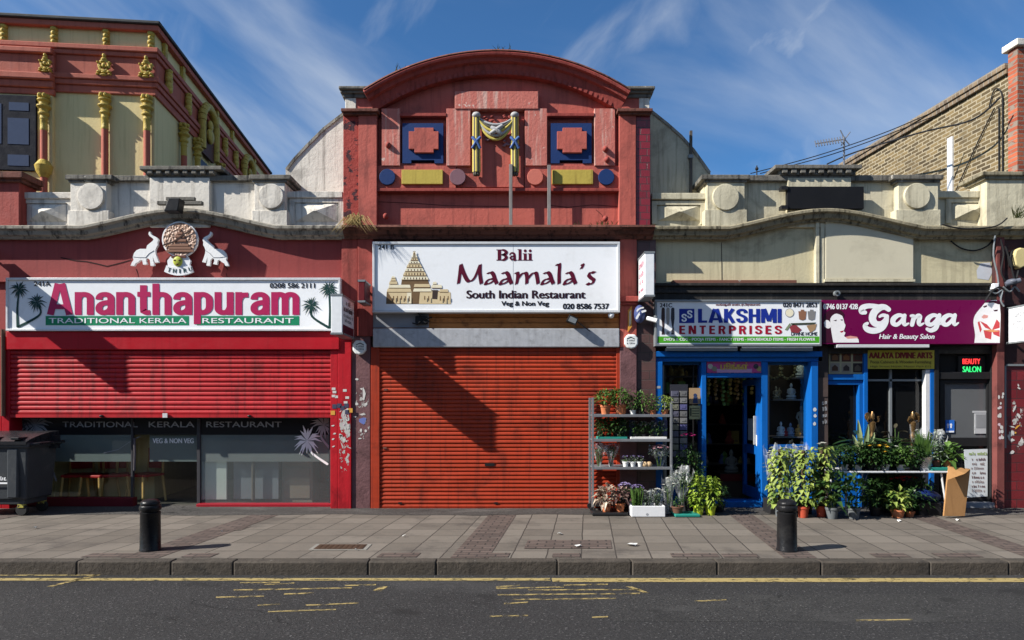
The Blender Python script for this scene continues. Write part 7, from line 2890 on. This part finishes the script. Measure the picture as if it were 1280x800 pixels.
mb = MB()
mb.box(X(1082, -.1), X(1150, -.1), -.2, .02, .0, .70)
mb.build('body', POTB, t)

# ---- right hand group: climbing plants, bouquets, table
G3 = 'yellow green climbers at the right of the door'


def climber(lab, px, Y, z0, h, r, pm, ph):
    x = X(px, Y)
    t = thing('climbing_plant', lab, 'potted plant', (x, Y, z0), G3)
    pot(t, x, Y, z0, ph, .085, pm)
    mb = MB()
    mb.tube([(x, Y, z0 + ph * .8), (x, Y, z0 + h)], .03, 8)
    mb.build('moss_pole', paint('moss_pole', (.07, .05, .03), .95, .3, 12), t)
    mb = MB()
    n = 320
    for i in range(n):
        f = i / n
        z = z0 + ph + (h - ph) * f
        a = rnd.uniform(0, 6.28)
        q_ = r * rnd.uniform(.35, 1) * (1 - .25 * f)
        p = (x + q_ * math.cos(a), Y + q_ * .8 * math.sin(a), z + rnd.uniform(-.03, .03))
        d = (math.cos(a), math.sin(a) - .5, rnd.uniform(-.5, .4))
        s = rnd.uniform(.6, 1.2)
        leaf(mb, p, d, .10 * s, .075 * s, .2, rnd.uniform(.15, .7))
    mb.build('foliage', GREEN_Y, t)


climber('leftmost tall yellow green climber standing in a grey bucket by the doorway', 975, -.75, .0, 1.02, .15, POTG, .18)
climber('middle yellow green climber in a red pot beside the bollard', 1004, -.85, .0, 1.0, .16, POTR, .17)
climber('right yellow green climber with white flower at its top, in red pot', 1027, -.8, .0, 1.05, .15, POTR, .17)
flowers(thing('white_bloom', 'single white bloom at the top of the climbers by the table', 'flower', (X(1028, -.9), -.9, 1.1)), (X(1028, -.9), -.9, 1.08), (.05, .03, .03), 4, .05, WHITEF)
flowers(thing('white_bloom', 'single white bloom low down between the red pots and grey pots', 'flower', (X(1033, -1), -1, .3)), (X(1033, -1), -1, .29), (.02, .02, .02), 2, .045, WHITEF)
for px, Y, h, lab in ((967, -.45, .78, 'silvery wrapped bouquet at the left behind the first climber'), (984, -.4, .82, 'silvery wrapped bouquet between the first and second climbers'), (998, -.42, .8, 'silvery wrapped bouquet behind the middle climber, right side')):
    bouquet(lab, px, Y, .22, h, .15, CELLOW, GREEN_S, WHITEF, nf=8, fs=.03)
mb = MB()
mb.box(X(958, -.4), X(1010, -.4), -.55, -.25, .0, .218)
tag(mb.build('display_step', POTB, bevel=.01), 'low black display step under the silvery wrapped bouquets', 'step')
potplant('broad leaved plant in left grey pot under the table edge', 1040, -.95, .0, .17, .095, POTG, (.24, .18, .28), 80, .20, .11, GREEN_D, lift=.9, up=.5)
potplant('broad leaved plant in right grey pot under the table', 1067, -.95, .0, .17, .095, POTG, (.22, .17, .26), 80, .19, .10, GREEN_D, lift=.9, up=.5)

TBL = thing('trestle_table', 'white folding table with grey edge carrying rows of potted plants', 'table', (X(1118, -.5), -.5, 0))
TY0, TY1, TZ = -.80, -.22, .69
ta, tb = X(1047, TY0), X(1189, TY0)
mb = MB()
mb.box(ta, tb, TY0, TY1, TZ - .03, TZ)
mb.build('tabletop', paint('table_white', (.55, .56, .58), .4, .1, 4), TBL, bevel=.008)
for x in (ta + .15, tb - .12):
    for y in (TY0 + .05, TY1 - .05):
        mb = MB()
        mb.tube([(x + (.10 if x > 6 else 0), y, .01), (x, y, TZ - .03)], .016, 10)
        mb.build('leg', FRAMEW, TBL, smooth=40)
G4 = 'flowering pots along the table front'
for px, fl_, lab in ((1054, None, 'leafy pot without blooms at the left end of the table'), (1072, None, 'leafy pot second from the left on the table'), (1088, (5, .05, YELF), 'pot with yellow orange blooms, left of the middle of the table'), (1106, (6, .05, YELF), 'pot with bright yellow bloom in the middle of the table'), (1126, (5, .045, WHITEF), 'pot with cream blooms, right of the middle of the table'), (1143, None, 'leafy pot between the cream blooms and the silver foil')):
    potplant(lab, px, -.68, TZ, .09, .07, POTW if px in (1054, 1072, 1106, 1126) else POTB, (.19, .15, .16), 330, .075, .045, GREEN_D if px != 1126 else GREEN_M, fl_, G4)
mb = MB()
mb.box(X(1050, -.72), X(1150, -.72), -.79, -.55, TZ + .001, TZ + .004)
tag(mb.build('table_mat', TRAYB), 'thin black mat along the front of the table under the pots', 'mat')


def broadleaf(lab, px, Y, z, h, r, n, l, w, mat, pm=POTB):
    x = X(px, Y)
    t = thing('broad_leaved_plant', lab, 'potted plant', (x, Y, z), 'broad leaved plants at the back of the table')
    pot(t, x, Y, z, .16, .09, pm)
    st = MB()
    mb = MB()
    for i in range(n):
        a = 2 * math.pi * i / n + rnd.uniform(-.3, .3)
        hh = h * rnd.uniform(.55, 1)
        q_ = r * rnd.uniform(.3, .8)
        p = (x + q_ * math.cos(a), Y + q_ * .6 * math.sin(a), z + hh)
        st.tube([(x, Y, z + .13), (x + q_ * .4 * math.cos(a), Y + q_ * .3 * math.sin(a), z + hh * .6), p], .007, 5)
        s = rnd.uniform(.75, 1.15)
        d = Vector((math.cos(a), math.sin(a) * .6 - .35, rnd.uniform(-.1, .6))).normalized()
        # a broad pointed leaf of several facets
        side = d.cross(Vector((0, 0, 1))).normalized()
        up = side.cross(d)
        prof = [(0, .05), (.15, .6), (.38, 1), (.65, .8), (.86, .4), (1, .02)]
        b = len(mb.v)
        for f, ww in prof:
            c = Vector(p) + d * l * s * f + Vector((0, 0, -1)) * l * s * .35 * f * f
            for sgn in (-1, 0, 1):
                mb.v.append(tuple(c + side * sgn * w * s * .5 * ww + up * abs(sgn) * w * .12))
        for k in range(len(prof) - 1):
            for e in (0, 1):
                mb.face((b + 3 * k + e, b + 3 * k + e + 1, b + 3 * k + 4 + e, b + 3 * k + 3 + e))
    st.build('stem', STEM, t)
    mb.build('foliage', mat, t, smooth=60)
    return t


GREEN_G = leafmat('glossy_deep_leaf', (.012, .035, .012), (.05, .10, .03), rough=.3)
broadleaf('broad leaved plant with pale upright leaves at the back left of the table', 1078, -.4, TZ, .48, .40, 18, .34, .13, GREEN_G)
mb = MB()
x = X(1077, -.4)
t = thing('pale_spear_plant', 'pale striped upright leaves rising from the back left of the table', 'potted plant', (x, -.4, TZ))
for i, (dx, h_) in enumerate(((-.04, .74), (.05, .66), (.10, .52), (-.12, .48))):
    b = len(mb.v)
    for f, w_ in ((0, .015), (.35, .04), (.65, .042), (.88, .022), (1, .002)):
        c = Vector((x + dx * f * 1.6, -.42 - .03 * i, TZ + .1 + h_ * f * .9))
        mb.v += [tuple(c + Vector((-w_, 0, 0))), tuple(c + Vector((0, .015, 0))), tuple(c + Vector((w_, 0, 0)))]
    for k in range(4):
        for e in (0, 1):
            mb.face((b + 3 * k + e, b + 3 * k + e + 1, b + 3 * k + 4 + e, b + 3 * k + 3 + e))
mb.build('foliage', leafmat('pale_striped_leaf', (.16, .24, .10), (.38, .44, .22)), t, smooth=60)
pot(t, x, -.4, TZ, .12, .08, POTB)
broadleaf('broad dark leaved plant at the back middle of the table', 1108, -.38, TZ, .44, .38, 18, .30, .13, GREEN_G)
broadleaf('slim reddish dark plant rising before the grey salon window', 1120, -.36, TZ, .62, .16, 9, .20, .07, leafmat('bronze_leaf', (.03, .025, .015), (.10, .09, .05)))
broadleaf('dark leaved plant with long arching leaf by the blue post', 1060, -.38, TZ, .36, .32, 8, .34, .09, GREEN_G)
x = X(1154, -.65)
t = thing('sword_leaved_plant', 'upright sword leaved plant wrapped in silver foil on the table', 'potted plant', (x, -.65, TZ))
mb = MB()
mb.lathe([(.095, 0), (.10, .02), (.13, .19), (.14, .21), (.10, .19), (.001, .17)], (x, -.65, TZ), 18)
mb.build('foil_pot', SILV, t, smooth=30)
mb = MB()
for i in range(22):
    a = rnd.uniform(0, 6.28)
    q_ = .07 * rnd.random()
    x0_, y0_ = x + q_ * math.cos(a), -.65 + q_ * math.sin(a)
    h_ = rnd.uniform(.3, .5)
    dx, dy = .08 * math.cos(a), .06 * math.sin(a)
    mb.quadv((x0_ - .018, y0_, TZ + .15), (x0_ + .018, y0_, TZ + .15), (x0_ + dx * .5 + .02, y0_ + dy * .5, TZ + .15 + h_ * .6), (x0_ + dx * .5 - .02, y0_ + dy * .5, TZ + .15 + h_ * .6))
    mb.quadv((x0_ + dx * .5 - .02, y0_ + dy * .5, TZ + .15 + h_ * .6), (x0_ + dx * .5 + .02, y0_ + dy * .5, TZ + .15 + h_ * .6), (x0_ + dx + .002, y0_ + dy, TZ + .15 + h_), (x0_ + dx - .002, y0_ + dy, TZ + .15 + h_))
mb.build('foliage', GREEN_M, t)
bouquet('hazy grey wrapped bouquet on the table left of the blue notice', 1168, -.45, TZ, .58, .17, CELLOW, GREEN_S, WHITEF, nf=5, fs=.025)
bouquet('hazy grey wrapped bouquet behind the silver foil pot', 1150, -.38, TZ, .62, .13, CELLO, GREEN_S, WHITEF, nf=4, fs=.025)
mb = MB()
mb.box(X(1163, -.75), X(1190, -.75), -.79, -.5, TZ + .001, TZ + .05)
tag(mb.build('plant_tray', TEAL, bevel=.008), 'teal tray at the right end of the table', 'tray')
potplant('large leaved plant in terracotta pot on the teal tray', 1184, -.66, TZ + .051, .10, .07, TERRA, (.16, .13, .14), 40, .16, .13, GREEN_M)
potplant('small dark pot plant at the left of the teal tray', 1170, -.66, TZ + .051, .10, .06, paint('dusky_pot', (.14, .06, .04), .7), (.10, .1, .12), 60, .09, .05, GREEN_S)

G5 = 'plants under the table'
potplant('dark plant on the pavement under the middle of the table', 1094, -.7, .0, .14, .09, POTB, (.24, .16, .26), 260, .12, .05, GREEN_D, None, G5)
potplant('dark leafy plant deep under the table, centre right', 1110, -.4, .0, .14, .09, POTB, (.26, .15, .28), 260, .13, .06, GREEN_D, None, G5)
potplant('yellow flecked plant in larger terracotta pot under the table', 1122, -.85, .0, .12, .10, TERRA, (.17, .13, .17), 70, .14, .07, GREEN_Y, None, G5)
potplant('plant in small terracotta pot next to the larger one under the table', 1137, -.8, .0, .09, .07, TERRA, (.14, .12, .18), 70, .12, .06, GREEN_D, None, G5)
t = potplant('red flowering plant under the table behind the terracotta pots', 1128, -.45, .0, .2, .09, POTB, (.2, .14, .18), 90, .11, .05, GREEN_D, None, G5)
flowers(t, (X(1127, -.5), -.58, .52), (.22, .06, .05), 12, .055, REDF)
potplant('dark ferny plant at the right end under the table', 1150, -.6, .0, .14, .09, POTB, (.22, .14, .26), 240, .12, .04, GREEN_D, None, G5)
t = thing('plastic_bag', 'crumpled dark blue plastic bag under the right end of the table', 'bag', (X(1157, -.6), -.6, .2))
mb = MB()
mb.ball((X(1157, -.6), -.6, .3), (.22, .14, .10), 18, 12)
mb.v = [(a + rnd.uniform(-.006, .006), b_ + rnd.uniform(-.006, .006), c + rnd.uniform(-.006, .006) + .12 * (X(1157, -.6) - a)) for a, b_, c in mb.v]
mb.build('body', plain('blue_plastic', (.008, .018, .09), .3), t, smooth=60)
mb = MB()
mb.box(X(1144, -.6), X(1172, -.6), -.7, -.45, .0, .2)
tag(mb.build('crate', POTB, bevel=.01), 'black plastic crate under the blue bag below the table', 'crate')
# flattened cardboard
t = thing('cardboard_box', 'brown flattened cardboard box leaning at the right end of the table', 'cardboard box', (X(1197, -.85), -.85, 0))
CARD = paint('corrugated_card', (.36, .19, .075), .8, .12, 3, streak=((.22, .11, .04), .3), bump=.1)
mb = MB()
pl_ = [(1180, 645), (1206, 645), (1213, 586), (1186, 583)]
b = len(mb.v)
for (px, py), y in zip(pl_, (-.92, -.86, -.74, -.80)):
    mb.v.append((X(px, y), y, max(.004, Z(py, y))))
mb.v += [(x, y + .03, z) for x, y, z in mb.v[b:b + 4]]
for q_ in ((0, 1, 2, 3), (7, 6, 5, 4), (0, 4, 5, 1), (1, 5, 6, 2), (2, 6, 7, 3), (3, 7, 4, 0)):
    mb.face(tuple(b + k for k in q_))
mb.build('panel', CARD, t)
mb = MB()
mb.quadv((X(1186, -.8), -.805, Z(583, -.8)), (X(1213, -.74), -.745, Z(586, -.74)), (X(1208, -.95), -.92, Z(592, -.92)), (X(1184, -.95), -.95, Z(600, -.95)))
mb.build('flap', CARD, t)

# ---- inside the blue shop: shelves of goods
SH = thing('goods_shelving', 'dim wooden shelving full of goods deep inside the blue shop', 'shelving', (X(915, 3), 3, 0))
for z in (.5, .9, 1.3, 1.7, 2.1, 2.45):
    mb = MB()
    mb.box(X(845, 2.2), X(1000, 2.2), 2.6, 3.0, z - .02, z)
    mb.build('shelf', SHW, SH)
for z in (1.9, 2.2, 2.5):
    mb = MB()
    mb.box(X(830, .9), X(878, .9), 1.0, 1.3, z - .02, z)
    mb.build('shelf', SHW, SH)
GC = [plain('goods_%d' % i, c, .45) for i, c in enumerate(((.5, .36, .1), (.4, .08, .06), (.5, .5, .46), (.14, .17, .34), (.2, .35, .1), (.5, .4, .3), (.35, .22, .09)))]
for i in range(66):
    front = i >= 48
    z = ((.5, .9, 1.3, 1.7, 2.1)[i % 5]) if not front else (1.9, 2.2, 2.5)[i % 3]
    x = rnd.uniform(X(850, 2.2), X(985, 2.2)) if not front else rnd.uniform(X(833, .9), X(875, .9))
    y = rnd.uniform(2.62, 2.75) if not front else rnd.uniform(1.03, 1.15)
    h_ = rnd.uniform(.12, .3) * (.7 if front else 1)
    mb = MB()
    if i % 3 == 0:
        mb.box(x - h_ * .3, x + h_ * .3, y, y + .1, z, z + h_)
        mb.box(x - h_ * .2, x + h_ * .2, y - .004, y, z + h_ * .3, z + h_ * .8)
    else:
        mb.lathe([(h_ * .3, 0), (h_ * .36, h_ * .2), (h_ * .2, h_ * .55), (h_ * .24, h_ * .7), (h_ * .1, h_ * .9), (.004, h_)], (x, y, z), 10)
    tag(mb.build('shop_goods', GC[i % 7] if not front else GC[(4, 0, 2)[i % 3]]), 'small dim household or devotional item standing on the shelves inside the blue shop', 'goods', 'goods on the shelves inside the blue shop')
for i in range(14):
    px = 886 + (i % 7) * 9
    x, y = X(px, 1.0), 1.0 + (i // 7) * .5
    mb = MB()
    for k in range(7):
        mb.ball((x + .012 * math.sin(k * 2 + i), y, 2.35 - k * .075 - (i % 3) * .1), (.035, .03, .035), 7, 5)
    tag(mb.build('hanging_garland', GC[(0, 6, 4)[i % 3]], smooth=60), 'string of beads or flowers hanging behind the blue doorway', 'garland', 'garlands hanging in the doorway')
figure('pale figurine standing on the floor inside the blue doorway', 914, 1.4, .45, .42, plain('ivory_figure', (.16, .15, .12), .5), True)
t = thing('shop_counter', 'dim counter with red trim just inside the blue doorway', 'counter', (X(920, 1.6), 1.6, 0))
mb = MB()
mb.box(X(896, 1.5), X(945, 1.5), 1.3, 1.9, .012, .44)
mb.build('body', DARKROOM2, t)
mb = MB()
mb.box(X(896, 1.5), X(945, 1.5), 1.285, 1.3, .30, .43)
mb.build('trim', plain('counter_red', (.12, .01, .01), .5), t)

# ---- unseen terrace added across the street: blocks low sky light, shows in the shop glass
OT = thing('added_terrace_row', 'unseen brick terrace with sash windows, added across the road to block sky light', 'building', (0, -27, 0))
mb = MB()
mb.box(-55, 55, -34, -27, -.2, 8.6)
mb.build('wall', brickmat('terrace_brick', (.10, .06, .045), (.17, .11, .08), (.15, .14, .12), .225, .078, 'xz', .01, .9), OT)
mb = MB()
mb.prism([(-55, 8.6), (55, 8.6), (55, 8.9), (-55, 8.9)], -34.2, -26.7)
mb.build('cornice', MOULD, OT)
TWF = paint('sash_white', (.6, .6, .58), .5, .1, 4)
TWG = plain('dark_pane', (.03, .035, .04), .1)
for i in range(18):
    x = -51 + i * 6
    for z in (3.9, 6.3):
        mb = MB()
        mb.box(x, x + 1.1, -27.0, -26.94, z, z + 1.6)
        w = mb.build('window_frame', TWF, OT)
        mb = MB()
        mb.box(x + .08, x + 1.02, -26.94, -26.93, z + .08, z + .76)
        mb.box(x + .08, x + 1.02, -26.94, -26.93, z + .84, z + 1.52)
        mb.build('pane', TWG, w)
mb = MB()
mb.box(-70, 70, -60, -23.5, -.3, -.01)
structure(mb.build('far_pavement', plain('far_paving', (.12, .115, .11), .85)))
